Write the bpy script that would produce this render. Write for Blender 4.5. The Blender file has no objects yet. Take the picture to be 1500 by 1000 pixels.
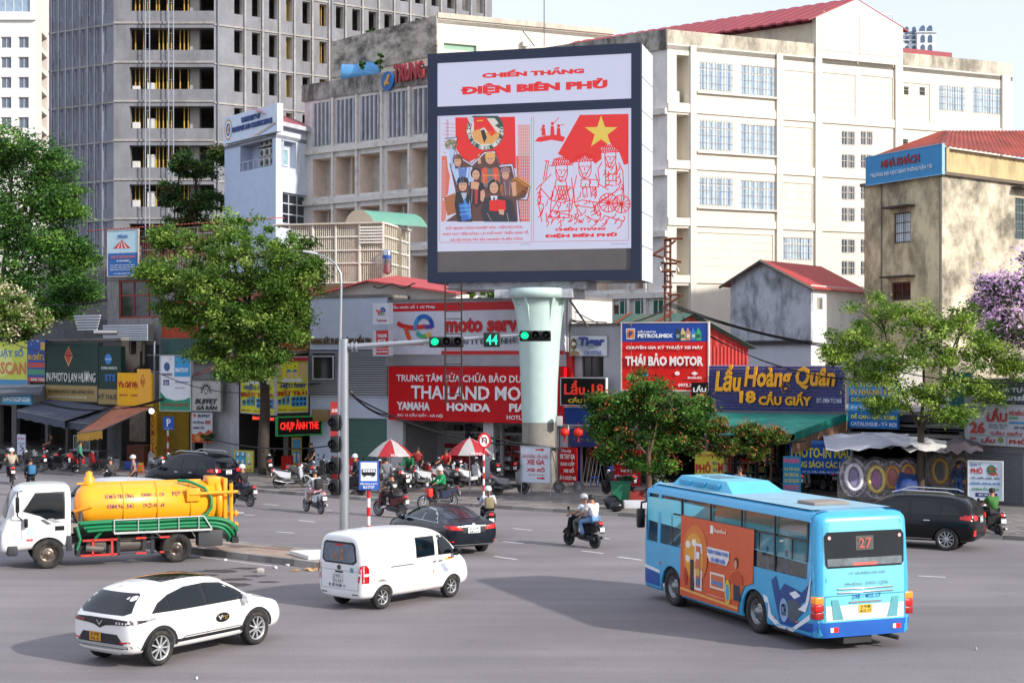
import bpy,bmesh,math,random
import numpy as np
from mathutils import Vector,Matrix
from mathutils.bvhtree import BVHTree
random.seed(7)
SC=bpy.context.scene
COL=SC.collection
R=math.radians
# ---------------- camera, world, sun, exposure ----------------
F,CX,HY,H=2250.0,750.0,520.0,6.25 # focal length in photo pixels, photo centre, horizon row, eye height
cam=bpy.data.cameras.new('camera');camo=bpy.data.objects.new('camera',cam);COL.objects.link(camo)
camo.location=(0,0,H);camo.rotation_euler=(R(90),0,0)
cam.sensor_width=36;cam.lens=36*F/1500;cam.shift_y=20/1500
cam.clip_start=.5;cam.clip_end=4000
SC.camera=camo
SUN=Vector((.832*math.cos(R(27.5)),-.555*math.cos(R(27.5)),math.sin(R(27.5))))
world=bpy.data.worlds.new('World');SC.world=world;world.use_nodes=True
wn=world.node_tree;bg=wn.nodes['Background']
sky=wn.nodes.new('ShaderNodeTexSky');sky.sky_type='NISHITA';sky.sun_disc=False
sky.sun_elevation=R(27.5);sky.sun_rotation=math.atan2(SUN.x,SUN.y)
sky.altitude=0;sky.air_density=1.3;sky.dust_density=2.5;sky.ozone_density=1.5
# soft cloud veil mixed into the sky, everywhere
tc=wn.nodes.new('ShaderNodeTexCoord');mp=wn.nodes.new('ShaderNodeMapping');mp.inputs['Scale'].default_value=(1.2,1.2,4.0)
nz=wn.nodes.new('ShaderNodeTexNoise');nz.inputs['Scale'].default_value=1.6;nz.inputs['Detail'].default_value=6
rp=wn.nodes.new('ShaderNodeValToRGB');rp.color_ramp.elements[0].position=.35;rp.color_ramp.elements[1].position=.72
rp.color_ramp.elements[0].color=(.68,.68,.68,1);rp.color_ramp.elements[1].color=(.97,.97,.97,1)
mx=wn.nodes.new('ShaderNodeMix');mx.data_type='RGBA';mx.inputs[7].default_value=(4.1,4.4,5.3,1)
wn.links.new(tc.outputs['Generated'],mp.inputs[0]);wn.links.new(mp.outputs[0],nz.inputs[0]);wn.links.new(nz.outputs[0],rp.inputs[0])
wn.links.new(rp.outputs[0],mx.inputs[0]);wn.links.new(sky.outputs[0],mx.inputs[6]);wn.links.new(mx.outputs[2],bg.inputs[0])
bg.inputs[1].default_value=.15
sl=bpy.data.lights.new('sun','SUN');sl.energy=3.15;sl.angle=R(1.4);sl.color=(1,.94,.86)
so=bpy.data.objects.new('sun',sl);COL.objects.link(so);so.rotation_euler=SUN.to_track_quat('Z','Y').to_euler()
vs=SC.view_settings;vs.view_transform='Standard';vs.look='None';vs.gamma=1;vs.exposure=.64;vs.use_curve_mapping=False
SC.cycles.max_bounces=6;SC.cycles.diffuse_bounces=3;SC.cycles.glossy_bounces=2;SC.cycles.transparent_max_bounces=8;SC.cycles.transmission_bounces=3
SC.cycles.caustics_reflective=False;SC.cycles.caustics_refractive=False

# ---------------- helpers ----------------
def lin(c):
 c=c/255
 return c/12.92 if c<=.04045 else((c+.055)/1.055)**2.4
def C(h):return(lin(int(h[0:2],16)),lin(int(h[2:4],16)),lin(int(h[4:6],16)),1)
_mats={}
def M(h,rough=.6,metal=0,var=.12,scale=1.5,bump=0,grime=None,ga=.5,gs=(1.2,1.2,.25),emit=0,alpha=1,spec=.5,coat=0,isl=0,trans=0,bscale=None,gcut=.52):
 """procedural material: base colour h with soft noise variation, optional streaky grime, bump, per-piece variation"""
 key=(h,rough,metal,var,scale,bump,grime,ga,gs,emit,alpha,spec,coat,isl,trans,bscale,gcut)
 if key in _mats:return _mats[key]
 m=bpy.data.materials.new('m_'+h);m.use_nodes=True;nt=m.node_tree;L=nt.links.new;N=nt.nodes.new
 b=nt.nodes['Principled BSDF'];b.inputs['Roughness'].default_value=rough;b.inputs['Metallic'].default_value=metal
 b.inputs['Specular IOR Level'].default_value=spec;b.inputs['Coat Weight'].default_value=coat;b.inputs['Coat Roughness'].default_value=.04
 col=C(h);cur=None
 tcn=N('ShaderNodeTexCoord')
 if var:
  n=N('ShaderNodeTexNoise');n.inputs['Scale'].default_value=scale;n.inputs['Detail'].default_value=5;n.inputs['Roughness'].default_value=.65
  L(tcn.outputs['Object'],n.inputs[0])
  r=N('ShaderNodeMapRange');r.inputs[1].default_value=.3;r.inputs[2].default_value=.7;r.inputs[3].default_value=1-var;r.inputs[4].default_value=1+var
  L(n.outputs[0],r.inputs[0])
  v=N('ShaderNodeMix');v.data_type='RGBA';v.blend_type='MULTIPLY';v.inputs[0].default_value=1;v.inputs[6].default_value=col
  L(r.outputs[0],v.inputs[7]);cur=v.outputs[2]
 if isl:
  g=N('ShaderNodeNewGeometry');r=N('ShaderNodeMapRange');r.inputs[3].default_value=1-isl;r.inputs[4].default_value=1+isl
  L(g.outputs['Random Per Island'],r.inputs[0])
  v=N('ShaderNodeMix');v.data_type='RGBA';v.blend_type='MULTIPLY';v.inputs[0].default_value=1;v.inputs[6].default_value=col
  if cur:L(cur,v.inputs[6])
  L(r.outputs[0],v.inputs[7]);cur=v.outputs[2]
 if grime:
  mpn=N('ShaderNodeMapping');mpn.inputs['Scale'].default_value=gs;L(tcn.outputs['Object'],mpn.inputs[0])
  n=N('ShaderNodeTexNoise');n.inputs['Scale'].default_value=1;n.inputs['Detail'].default_value=7;n.inputs['Roughness'].default_value=.7;L(mpn.outputs[0],n.inputs[0])
  r=N('ShaderNodeMapRange');r.inputs[1].default_value=gcut-.04;r.inputs[2].default_value=gcut+.16;r.inputs[3].default_value=0;r.inputs[4].default_value=ga
  L(n.outputs[0],r.inputs[0])
  v=N('ShaderNodeMix');v.data_type='RGBA';v.inputs[6].default_value=col;v.inputs[7].default_value=C(grime)
  L(r.outputs[0],v.inputs[0])
  if cur:L(cur,v.inputs[6])
  cur=v.outputs[2]
 if cur:L(cur,b.inputs['Base Color'])
 else:b.inputs['Base Color'].default_value=col
 if bump:
  n=N('ShaderNodeTexNoise');n.inputs['Scale'].default_value=bscale or 40;n.inputs['Detail'].default_value=4;L(tcn.outputs['Object'],n.inputs[0])
  bp=N('ShaderNodeBump');bp.inputs['Strength'].default_value=bump;bp.inputs['Distance'].default_value=.02;L(n.outputs[0],bp.inputs['Height']);L(bp.outputs[0],b.inputs['Normal'])
 if emit:
  if cur:L(cur,b.inputs['Emission Color'])
  else:b.inputs['Emission Color'].default_value=col
  b.inputs['Emission Strength'].default_value=emit
 if alpha<1:b.inputs['Alpha'].default_value=alpha
 if trans:
  t=N('ShaderNodeBsdfTranslucent');ms=N('ShaderNodeMixShader');ms.inputs[0].default_value=trans
  if cur:L(cur,t.inputs[0])
  else:t.inputs[0].default_value=col
  L(b.outputs[0],ms.inputs[1]);L(t.outputs[0],ms.inputs[2]);L(ms.outputs[0],nt.nodes['Material Output'].inputs[0])
 _mats[key]=m;return m

W={} # world matrix of every thing that parents parts
I4=Matrix.Identity(4)
def tag(o,label=None,cat=None,group=None,kind=None):
 if label:o['label']=label
 if cat:o['category']=cat
 if group:o['group']=group
 if kind:o['kind']=kind
 return o
def E(name,loc,label,cat,group=None,rz=0):
 o=bpy.data.objects.new(name,None);COL.objects.link(o);o.empty_display_size=.3
 o.location=loc;o.rotation_euler=(0,0,rz)
 W[o]=Matrix.Translation(Vector(loc))@Matrix.Rotation(rz,4,'Z')
 return tag(o,label,cat,group)
def ml(m):return m if isinstance(m,(list,tuple))else[m]
def link(name,me,parent=None,T=None):
 o=bpy.data.objects.new(name,me);COL.objects.link(o)
 if parent is not None:o.parent=parent;W[o]=W.get(parent,I4)
 if T is not None:o.matrix_local=T
 return o
def put(name,me,parent,Tw):
 """place shared mesh at world matrix under parent"""
 o=bpy.data.objects.new(name,me);COL.objects.link(o);o.parent=parent
 o.matrix_local=W[parent].inverted()@Tw;W[o]=Tw
 return o
class MB:
 def __init__(s):s.v=[];s.f=[];s.m=[];s.s=[]
 def add(s,vs,fs,m=0,sm=False):
  k=len(s.v);s.v.extend([tuple(p)for p in vs])
  for f in fs:s.f.append([i+k for i in f]);s.m.append(m);s.s.append(sm)
  return s
 def quad(s,a,b,c,d,m=0):return s.add([a,b,c,d],[(0,1,2,3)],m)
 def box(s,x0,y0,z0,x1,y1,z1,m=0,T=None,c=0):
  if x1<x0:x0,x1=x1,x0
  if y1<y0:y0,y1=y1,y0
  if z1<z0:z0,z1=z1,z0
  if c:
   c=min(c,.49*min(x1-x0,y1-y0,z1-z0));bm=bmesh.new();bmesh.ops.create_cube(bm,size=1)
   for v in bm.verts:v.co=Vector((x0+(v.co.x+.5)*(x1-x0),y0+(v.co.y+.5)*(y1-y0),z0+(v.co.z+.5)*(z1-z0)))
   bmesh.ops.bevel(bm,geom=bm.edges[:],offset=c,segments=2,affect='EDGES',profile=.6)
   vs=[v.co.copy()for v in bm.verts];fs=[[v.index for v in f.verts]for f in bm.faces];bm.free()
  else:
   vs=[Vector(p)for p in((x0,y0,z0),(x1,y0,z0),(x1,y1,z0),(x0,y1,z0),(x0,y0,z1),(x1,y0,z1),(x1,y1,z1),(x0,y1,z1))]
   fs=[(3,2,1,0),(4,5,6,7),(0,1,5,4),(1,2,6,5),(2,3,7,6),(3,0,4,7)]
  if T is not None:vs=[T@v for v in vs]
  return s.add(vs,fs,m,bool(c))
 def tube(s,pts,r,n=8,m=0,cap=True):
  pts=[Vector(p)for p in pts];rs=r if isinstance(r,(list,tuple))else[r]*len(pts)
  d0=(pts[1]-pts[0]).normalized();up=Vector((0,0,1))if abs(d0.z)<.9 else Vector((1,0,0));vs=[]
  for i,p in enumerate(pts):
   d=(pts[min(i+1,len(pts)-1)]-pts[max(i-1,0)])
   d=d.normalized()if d.length>1e-9 else d0
   a=up-d*up.dot(d);a=a.normalized()if a.length>1e-6 else d.orthogonal().normalized()
   up=a;b=d.cross(a)
   for k in range(n):
    t=2*math.pi*k/n;vs.append(p+(a*math.cos(t)+b*math.sin(t))*rs[i])
  fs=[(i*n+k,i*n+(k+1)%n,(i+1)*n+(k+1)%n,(i+1)*n+k)for i in range(len(pts)-1)for k in range(n)]
  s.add(vs,fs,m,n>5)
  if cap:
   e=(len(pts)-1)*n
   s.add([vs[k]for k in range(n)],[list(range(n))[::-1]],m);s.add([vs[e+k]for k in range(n)],[list(range(n))],m)
  return s
 def lathe(s,prof,T=I4,n=16,m=0):
  vs=[T@Vector((r*math.cos(2*math.pi*k/n),r*math.sin(2*math.pi*k/n),z))for r,z in prof for k in range(n)]
  fs=[(i*n+k,i*n+(k+1)%n,(i+1)*n+(k+1)%n,(i+1)*n+k)for i in range(len(prof)-1)for k in range(n)]
  return s.add(vs,fs,m,True)
 def ball(s,c,r,m=0,n=10,rz=None,ry=None):
  rz=rz or r;ry=ry or r;c=Vector(c)
  return s.lathe([(math.sin(math.pi*i/n)+1e-4,-math.cos(math.pi*i/n))for i in range(n+1)],Matrix.Translation(c)@Matrix.Diagonal((r,ry,rz,1)),n+4,m)
 def prism(s,poly,fn,d0,d1,m=0,ms=None):
  """poly in (u,v), fn(u,v,d)->point"""
  n=len(poly);vs=[fn(u,v,d0)for u,v in poly]+[fn(u,v,d1)for u,v in poly]
  s.add(vs,[list(range(n))[::-1],list(range(n,2*n))],m)
  return s.add(vs,[(i,(i+1)%n,n+(i+1)%n,n+i)for i in range(n)],m if ms is None else ms)
 def fb(s,fr,u0,v0,u1,v1,d0,d1,m=0):
  return s.prism([(u0,v0),(u1,v0),(u1,v1),(u0,v1)],fr.w,d0,d1,m)
 def mesh(s,name,mats,Tinv=None):
  me=bpy.data.meshes.new(name)
  vs=s.v if Tinv is None else[tuple(Tinv@Vector(p))for p in s.v]
  me.from_pydata(vs,[],s.f);me.polygons.foreach_set('material_index',s.m);me.polygons.foreach_set('use_smooth',s.s)
  for q in ml(mats):me.materials.append(q)
  me.update();return me
 def build(s,name,mats,parent=None,local=False):
  """verts are world coords (local=True: coords of the parent thing)"""
  if parent is None:
   a=np.array(s.v);lo,hi=a.min(0),a.max(0);o0=Vector(((lo[0]+hi[0])/2,(lo[1]+hi[1])/2,lo[2]))
   o=link(name,s.mesh(name,mats,Matrix.Translation(-o0)));o.location=o0;W[o]=Matrix.Translation(o0);return o
  return link(name,s.mesh(name,mats,None if local else W[parent].inverted()),parent)
def split(b,name,mats,parent,local=False):
 """each separate piece of b becomes an object of its own"""
 key={};par_={}
 def fd(x):
  while par_[x]!=x:x=par_[x]
  return x
 ids=[key.setdefault(tuple(round(c,4)for c in v),len(key))for v in b.v]
 for k in ids:par_.setdefault(k,k)
 for f in b.f:
  r0=fd(ids[f[0]])
  for i in f[1:]:par_[fd(ids[i])]=r0
 gr={}
 for f,m,s in zip(b.f,b.m,b.s):gr.setdefault(fd(ids[f[0]]),[]).append((f,m,s))
 for fs in gr.values():
  q=MB();mp={}
  for f,m,s in fs:
   for i in f:
    if i not in mp:mp[i]=len(q.v);q.v.append(b.v[i])
   q.f.append([mp[i]for i in f]);q.m.append(m);q.s.append(s)
  o=q.build(name,mats,parent,local)
 return o
def flat_smooth(o,ang=35):
 o.data.set_sharp_from_angle(angle=R(ang));return o
def P(px,py,Y):return Vector(((px-CX)*Y/F,Y,H-(py-HY)*Y/F))
def G(px,py,z=0):Y=F*(H-z)/(py-HY);return Vector(((px-CX)*Y/F,Y,z))
class FR:
 """vertical plane: o = ground point at its left end (seen from the camera), u = along, n = outward"""
 def __init__(s,a,b):
  s.o=Vector((a[0],a[1],0));d=Vector((b[0]-a[0],b[1]-a[1],0));s.len=d.length;s.u=d.normalized();s.n=Vector((s.u.y,-s.u.x,0))
 def w(s,u,v,d=0):return s.o+s.u*u+s.n*d+Vector((0,0,v))
 def hit(s,px,py,d=0):
  r=Vector(((px-CX)/F,1,(HY-py)/F));c=Vector((0,0,H));t=(d-(c-s.o).dot(s.n))/r.dot(s.n);p=c+r*t
  return(p-s.o).dot(s.u),p.z
 def rc(s,x0,y0,x1,y1,d=0):
  """photo rectangle -> (u0, v0, u1, v1) on this plane"""
  u0=s.hit(x0,(y0+y1)/2,d)[0];u1=s.hit(x1,(y0+y1)/2,d)[0];xm=(x0+x1)/2
  return u0,s.hit(xm,y1,d)[1],u1,s.hit(xm,y0,d)[1]
 def T(s,u,v,d=0):
  m=Matrix.Identity(4);m.col[0][:3]=s.u;m.col[1][:3]=(0,0,1);m.col[2][:3]=s.n;m.col[3][:3]=s.w(u,v,d);return m
def FP(xa,Ya,xb,Yb):return FR(((xa-CX)*Ya/F,Ya),((xb-CX)*Yb/F,Yb))
_tx={}
def tmesh(s,bold=.02,ex=.01,shear=0,res=2):
 bold=.07 if bold>=.1 else min(bold,.042);k=(s,bold,ex,shear,res)
 if k in _tx:return _tx[k]
 cu=bpy.data.curves.new('t','FONT');sd=s.replace('Đ','D');cu.body=sd;b0=bold;cu.offset=bold;cu.extrude=.5;cu.resolution_u=res;cu.shear=shear;cu.space_line=.9
 o=bpy.data.objects.new('t',cu);me=bpy.data.meshes.new_from_object(o);o2=o
 for i in[i for i,ch in enumerate(s)if ch=='Đ']: # the stroked letter: a D with its own crossbar
  cu.body=sd[:i+1];q=bpy.data.meshes.new_from_object(o2);xr=max(v.co.x for v in q.vertices);cu.body='D';q=bpy.data.meshes.new_from_object(o2);xs=[v.co.x for v in q.vertices];x0=xr-(max(xs)-min(xs))
  q=bmesh.new();q.from_mesh(me);y0=.33;c=[q.verts.new((x0+a_,y0+b_,z))for z in(-.5,.5)for a_,b_ in((-.08,0),(.34,0),(.34,.09+b0),(-.08,.09+b0))]
  for f in((3,2,1,0),(4,5,6,7),(0,1,5,4),(1,2,6,5),(2,3,7,6),(3,0,4,7)):q.faces.new([c[k]for k in f])
  q.to_mesh(me);q.free()
 bpy.data.objects.remove(o2)
 n=len(me.vertices);a=np.zeros(n*3);me.vertices.foreach_get('co',a);a=a.reshape(-1,3)
 lo,hi=a.min(0),a.max(0);a-=lo;a/=np.maximum(hi-lo,1e-6)
 bpy.data.meshes.remove(me)if False else None
 me.vertices.foreach_set('co',a.reshape(-1));me.materials.clear();me.name='lettering'
 _tx[k]=me;return me
def text(parent,s,T,w,h,mat,ex=.012,bold=.02,name='lettering',shear=0,res=2):
 """lettering fitted to w x h with its lower left corner at T (x right, y up, z outward)"""
 me=tmesh(s,bold,.01,shear,res).copy();me.materials.append(mat)
 o=put(name,me,parent,T@Matrix.Diagonal((w,h,ex,1)));return o
def sign(name,label,cat,fr,rect,d=.1,th=.12,face='ffffff',edge='888888',texts=(),shapes=(),frame=0,fcol='c0c0c0',group=None,uv=False,emit=0,rough=.45,base=None,facem=None):
 """rect in photo pixels (or uv on fr if uv). texts: (string, x0, y0, x1, y1, colour[, bold, raise]) in 0..1 of the sign, y up.
       shapes: (poly in 0..1, colour) flat print"""
 u0,v0,u1,v1=rect if uv else fr.rc(*rect,d=d)
 o=E(name,fr.w((u0+u1)/2,v0,d),label,cat,group)
 fm=facem or M(face,rough,var=.07,emit=emit,grime='5b574e',ga=.12,gs=(.8,.8,.4),spec=.2)
 MB().fb(fr,u0,v0,u1,v1,d-th,d,0).build('panel',fm,o)
 if frame:
  b=MB();f=frame
  b.fb(fr,u0-f,v0-f,u1+f,v0,d-th-.01,d+.03);b.fb(fr,u0-f,v1,u1+f,v1+f,d-th-.01,d+.03)
  b.fb(fr,u0-f,v0,u0,v1,d-th-.01,d+.03);b.fb(fr,u1,v0,u1+f,v1,d-th-.01,d+.03)
  b.build('frame',M(fcol,.5),o)
 W_,H_=u1-u0,v1-v0
 for i,(poly,c)in enumerate(shapes):
  vs=[fr.w(u0+x*W_,v0+y*H_,d+.004+.003*i)for x,y in poly]
  MB().add(vs,[list(range(len(vs)))]).build('print',c if not isinstance(c,str)else M(c,rough,var=.05,emit=emit),o)
 dd=d+.005+.003*len(shapes)
 for t in texts:
  s,x0,y0,x1,y1,c=t[:6];bold=t[6]if len(t)>6 else .02;ra=t[7]if len(t)>7 else .006;sh=t[8]if len(t)>8 else 0
  text(o,s,fr.T(u0+x0*W_,v0+y0*H_,dd),(x1-x0)*W_,(y1-y0)*H_,c if not isinstance(c,str)else M(c,.5,var=0,emit=emit),ra,bold,shear=sh)
 return o
def rect(x0,y0,x1,y1):return[(x0,y0),(x1,y0),(x1,y1),(x0,y1)]
def disc(cx,cy,rx,ry=None,n=20,a0=0,a1=360):
 ry=ry or rx;k=n if a1-a0<360 else n-1
 return[(cx+rx*math.cos(R(a0+(a1-a0)*i/(n if a1-a0>=360 else k))),cy+ry*math.sin(R(a0+(a1-a0)*i/(n if a1-a0>=360 else k))))for i in range(n if a1-a0>=360 else n+1)]
def copy_tree(o,parent=None,mw=None):
 c=o.copy();COL.objects.link(c);c.parent=parent
 if parent is not None:c.matrix_local=o.matrix_local.copy()if False else o.matrix_basis.copy()
 for ch in[x for x in bpy.data.objects if x.parent==o]if False else KIDS.get(o,[]):KIDS.setdefault(c,[]).append(copy_tree(ch,c))
 return c
KIDS={}
def index_kids():
 KIDS.clear()
 for x in bpy.data.objects:
  if x.parent is not None:KIDS.setdefault(x.parent,[]).append(x)
def wallgrid(b,fr,u0,u1,v0,v1,holes,depth,m=0,mr=0,d=0,back=None):
 """wall face with rectangular holes (ua, va, ub, vb) and reveals of given depth"""
 hs=[h for h in holes if h[2]>u0 and h[0]<u1]
 us=sorted({round(x,4)for x in[u0,u1]+[h[0]for h in hs]+[h[2]for h in hs]});vs_=sorted({round(x,4)for x in[v0,v1]+[h[1]for h in hs]+[h[3]for h in hs]})
 for j in range(len(vs_)-1):
  vm=(vs_[j]+vs_[j+1])/2;run=None
  row=[h for h in hs if h[1]<vm<h[3]]
  for i in range(len(us)-1):
   um=(us[i]+us[i+1])/2;hole=any(h[0]<um<h[2]for h in row)
   if not hole and run is None:run=us[i]
   if run is not None and(hole or i==len(us)-2):
    e=us[i]if hole else us[i+1]
    b.quad(fr.w(run,vs_[j],d),fr.w(e,vs_[j],d),fr.w(e,vs_[j+1],d),fr.w(run,vs_[j+1],d),m);run=None
 for h in hs:
  a,c,e,g=h[:4];q=d-depth
  b.quad(fr.w(a,c,d),fr.w(a,c,q),fr.w(a,g,q),fr.w(a,g,d),mr);b.quad(fr.w(e,c,q),fr.w(e,c,d),fr.w(e,g,d),fr.w(e,g,q),mr)
  b.quad(fr.w(a,c,d),fr.w(e,c,d),fr.w(e,c,q),fr.w(a,c,q),mr);b.quad(fr.w(a,g,q),fr.w(e,g,q),fr.w(e,g,d),fr.w(a,g,d),mr)
  if back is not None:b.quad(fr.w(a,c,q),fr.w(e,c,q),fr.w(e,g,q),fr.w(a,g,q),back)
_wm={}
def window(parent,fr,h,d,cols=2,rows=1,fw=.06,fcol='e8e4da',glass='33424a',bars=0,barcol='e8e4da',curtain=None,top=0):
 """window part > frame, pane(s), bars sharing meshes by size"""
 u0,v0,u1,v1=h;w,hh=round(u1-u0,2),round(v1-v0,2)
 k=(w,hh,cols,rows,fw,fcol,glass,bars,barcol,curtain,top)
 if k not in _wm:
  f=MB();X=lambda a,b_,c,e,z0,z1:f.box(a,b_,z0,c,e,z1)
  X(0,0,fw,hh,0,.07);X(w-fw,0,w,hh,0,.07);X(fw,0,w-fw,fw,0,.07);X(fw,hh-fw,w-fw,hh,0,.07)
  for i in range(1,cols):x=w*i/cols;X(x-fw*.4,fw,x+fw*.4,hh-fw,.005,.065)
  ys=[hh*i/rows for i in range(1,rows)]if not top else[hh*top]
  for y in ys:X(fw,y-fw*.4,w-fw,y+fw*.4,.008,.06)
  fm=f.mesh('frame',M(fcol,.6))
  p=MB();ncol=max(cols,1)
  pm=p.box(0,0,-.02,w/ncol-.01,hh-fw,0).mesh('pane',M(glass,.12,var=.25,scale=1.2,spec=.8))
  bm_=None
  if bars:
   q=MB();n=max(2,int(w/bars))
   for i in range(1,n):x=w*i/n;q.box(x-.012,0,.1,x+.012,hh,.124)
   for i in range(0,int(hh/.5)+1):y=min(hh-.01,.02+i*.5);q.box(0,y-.01,.1,w,y+.01,.12)
   bm_=q.mesh('bars',M(barcol,.6,grime='7a3a1c',ga=.6,gs=(6,6,6)))
  cm=None
  if curtain:
   q=MB();n=8
   for i in range(n):q.box(w*(i+.1)/n,.1,-.06,w*(i+.85)/n,hh-.06,-.045)
   cm=q.mesh('curtain',M(curtain,.8,isl=.25))
  _wm[k]=(fm,pm,bm_,cm)
 fm,pm,bm_,cm=_wm[k]
 T=fr.T(u0,v0,d-.075);o=put('window',fm,parent,T)
 for i in range(max(cols,1)):
  p=put('pane',pm,o,T@Matrix.Translation((w*i/max(cols,1)+.005,fw/2,.025)))
 if bm_:put('bars',bm_,o,T)
 if cm:put('curtain',cm,o,T@Matrix.Translation((0,0,.1)))
 return o
# ---------------- ground ----------------
def asphalt():
 m=bpy.data.materials.new('asphalt');m.use_nodes=True;nt=m.node_tree;L=nt.links.new;N=nt.nodes.new;b=nt.nodes['Principled BSDF']
 tcn=N('ShaderNodeTexCoord')
 def noise(sc,det,mscale=(1,1,1)):
  mm=N('ShaderNodeMapping');mm.inputs['Scale'].default_value=mscale;mm.inputs['Rotation'].default_value=(0,0,R(38));L(tcn.outputs['Object'],mm.inputs[0])
  n=N('ShaderNodeTexNoise');n.inputs['Scale'].default_value=sc;n.inputs['Detail'].default_value=det;n.inputs['Roughness'].default_value=.6;L(mm.outputs[0],n.inputs[0]);return n.outputs[0]
 def ramp(x,a,b_,lo,hi):
  r=N('ShaderNodeMapRange');r.inputs[1].default_value=a;r.inputs[2].default_value=b_;r.inputs[3].default_value=lo;r.inputs[4].default_value=hi;L(x,r.inputs[0]);return r.outputs[0]
 def mul(a,b_):
  k=N('ShaderNodeMath');k.operation='MULTIPLY';L(a,k.inputs[0]);L(b_,k.inputs[1]);return k.outputs[0]
 f=mul(ramp(noise(.12,4),.35,.65,.84,1.1),ramp(noise(.5,6,(.1,1.8,1)),.3,.7,.86,1.1))
 f=mul(f,ramp(noise(14,5),.3,.7,.9,1.1));f=mul(f,ramp(noise(1.6,8),.60,.72,1,.86))
 v=N('ShaderNodeMix');v.data_type='RGBA';v.blend_type='MULTIPLY';v.inputs[0].default_value=1;v.inputs[6].default_value=(.215,.195,.200,1);L(f,v.inputs[7])
 L(v.outputs[2],b.inputs['Base Color']);b.inputs['Roughness'].default_value=.82;b.inputs['Specular IOR Level'].default_value=.3
 bp=N('ShaderNodeBump');bp.inputs['Strength'].default_value=.35;bp.inputs['Distance'].default_value=.01;L(noise(60,3),bp.inputs['Height']);L(bp.outputs[0],b.inputs['Normal'])
 return m
g=MB();g.quad((-900,-200,-.03),(900,-200,-.03),(900,1500,-.03),(-900,1500,-.03));tag(g.build('ground',M('77736b',.9,scale=.1)),kind='structure')
g=MB();g.quad((-90,-20,0),(90,-20,0),(90,190,0),(-90,190,0));tag(g.build('road',asphalt()),kind='structure')
def lerp(a,b,t):return a+(b-a)*t
def along(pts,n):
 pts=[Vector((p[0],p[1]))for p in pts];L_=[0]
 for i in range(1,len(pts)):L_.append(L_[-1]+(pts[i]-pts[i-1]).length)
 out=[]
 for k in range(n+1):
  s=L_[-1]*k/n;i=max(j for j in range(len(L_)-1)if L_[j]<=s+1e-9)
  out.append(pts[i].lerp(pts[i+1],min(1,(s-L_[i])/(L_[i+1]-L_[i]))))
 return out,L_[-1]
KERB=[(-60,112),(-40,96),(-26.2,85.2),(-18,76.5),(-11.9,70.3),(-7.56,67),(-4.3,64.5),(-1.58,63.2),(1.79,61.1),(5.04,59.1),(16.7,52.1),(30,44),(60,27)]
WALL=[(-62,124),(-44,111),(-31,98),(-20.3,88.5),(-14.9,85),(-10.6,82),(-6.4,81),(-2,79),(2.6,76),(8,73),(16,69),(30,60),(62,42)]
kp,kl=along(KERB,150);KN=150
gd,_=along([(x,y+14)for x,y in WALL],150)
SW=.14
s=MB()
for i in range(KN):
 a,b_,c,d=kp[i],kp[i+1],gd[i+1],gd[i]
 s.quad((a.x,a.y,SW-.012),(b_.x,b_.y,SW-.012),(c.x,c.y,SW-.012),(d.x,d.y,SW-.012))
sidewalk=s.build('sidewalk',M('6d6866',.85,scale=.7,var=.25,bump=.3));tag(sidewalk,kind='structure')
# kerb stones along the far pavement, about 1.1 m each
km=[M('8d8985',.8,var=.15,grime='4a4642',ga=.5,gs=(2,2,2)),M('9a9690',.8,var=.15),M('7b7773',.85,var=.2)]
kpts,kl=along(KERB[2:12],72)
for i in range(72):
 a,b_=kpts[i],kpts[i+1];d=(b_-a).normalized();nrm=Vector((-d.y,d.x));b_=b_-d*.02
 q=[a-nrm*0.0,b_,b_+nrm*.3,a+nrm*.3]
 MB().prism([(p.x,p.y)for p in q],lambda x,y,z:(x,y,z),-.01,SW+.006,0).build('kerb_stone',km[(i*7)%3],sidewalk)
# paving tiles: real joints, one mesh
pv=MB();rr=random.Random(3)
kk,_=along(KERB[3:11],90)
for i in range(90):
 a,b_=kk[i],kk[i+1];d=(b_-a);L1=d.length;d=d.normalized();nrm=Vector((-d.y,d.x))
 for j in range(16):
  o=a+nrm*(.34+j*.42);w=L1-.015;z=SW+rr.uniform(-.004,.004);sh=(.21 if j%2 else 0)
  o=o+d*sh
  c4=[o,o+d*w,o+d*w+nrm*.405,o+nrm*.405]
  pv.add([(p.x,p.y,z)for p in c4]+[(p.x,p.y,SW-.02)for p in c4],[(0,1,2,3),(0,4,5,1),(1,5,6,2),(2,6,7,3),(3,7,4,0)])
o=pv.build('paving',M('7d7672',.85,var=.15,isl=.14,grime='3d3936',ga=.6,gs=(.6,.6,.6)),sidewalk);tag(o,kind='stuff')
# traffic island
IA,IB=Vector((-9.6,48.05)),Vector((-5.6,44.9));idir=(IB-IA).normalized();inr=Vector((-idir.y,idir.x))
def IP(s_,t_,z=.2):p=IA+idir*s_+inr*t_;return Vector((p.x,p.y,z))
IW=1.95;IL=9.3
is_=MB();poly=[(-22,0),(IL-1,0),(IL-.3,.3),(IL,IW/2),(IL-.3,IW-.3),(IL-1,IW),(-22,IW)]
is_.prism([(p.x,p.y)for p in[IP(*q)for q in poly]],lambda x,y,z:(x,y,z),-.02,.185)
island=is_.build('traffic_island',M('9d8d80',.9,var=.25,scale=1.2,grime='a0563a',ga=.35,gs=(.8,.8,.8),bump=.3));tag(island,kind='structure')
for side in(0,1):
 for i in range(24):
  s0=-16+i*1.0
  t0=-.02 if side==0 else IW-.18
  if s0>IL-1.9:break
  pl=[IP(s0,t0),IP(s0+.985,t0),IP(s0+.985,t0+.2),IP(s0,t0+.2)]
  MB().prism([(p.x,p.y)for p in pl],lambda x,y,z:(x,y,z),-.02,.197).build('kerb_stone',km[(i*5+side)%3],island)
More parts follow.
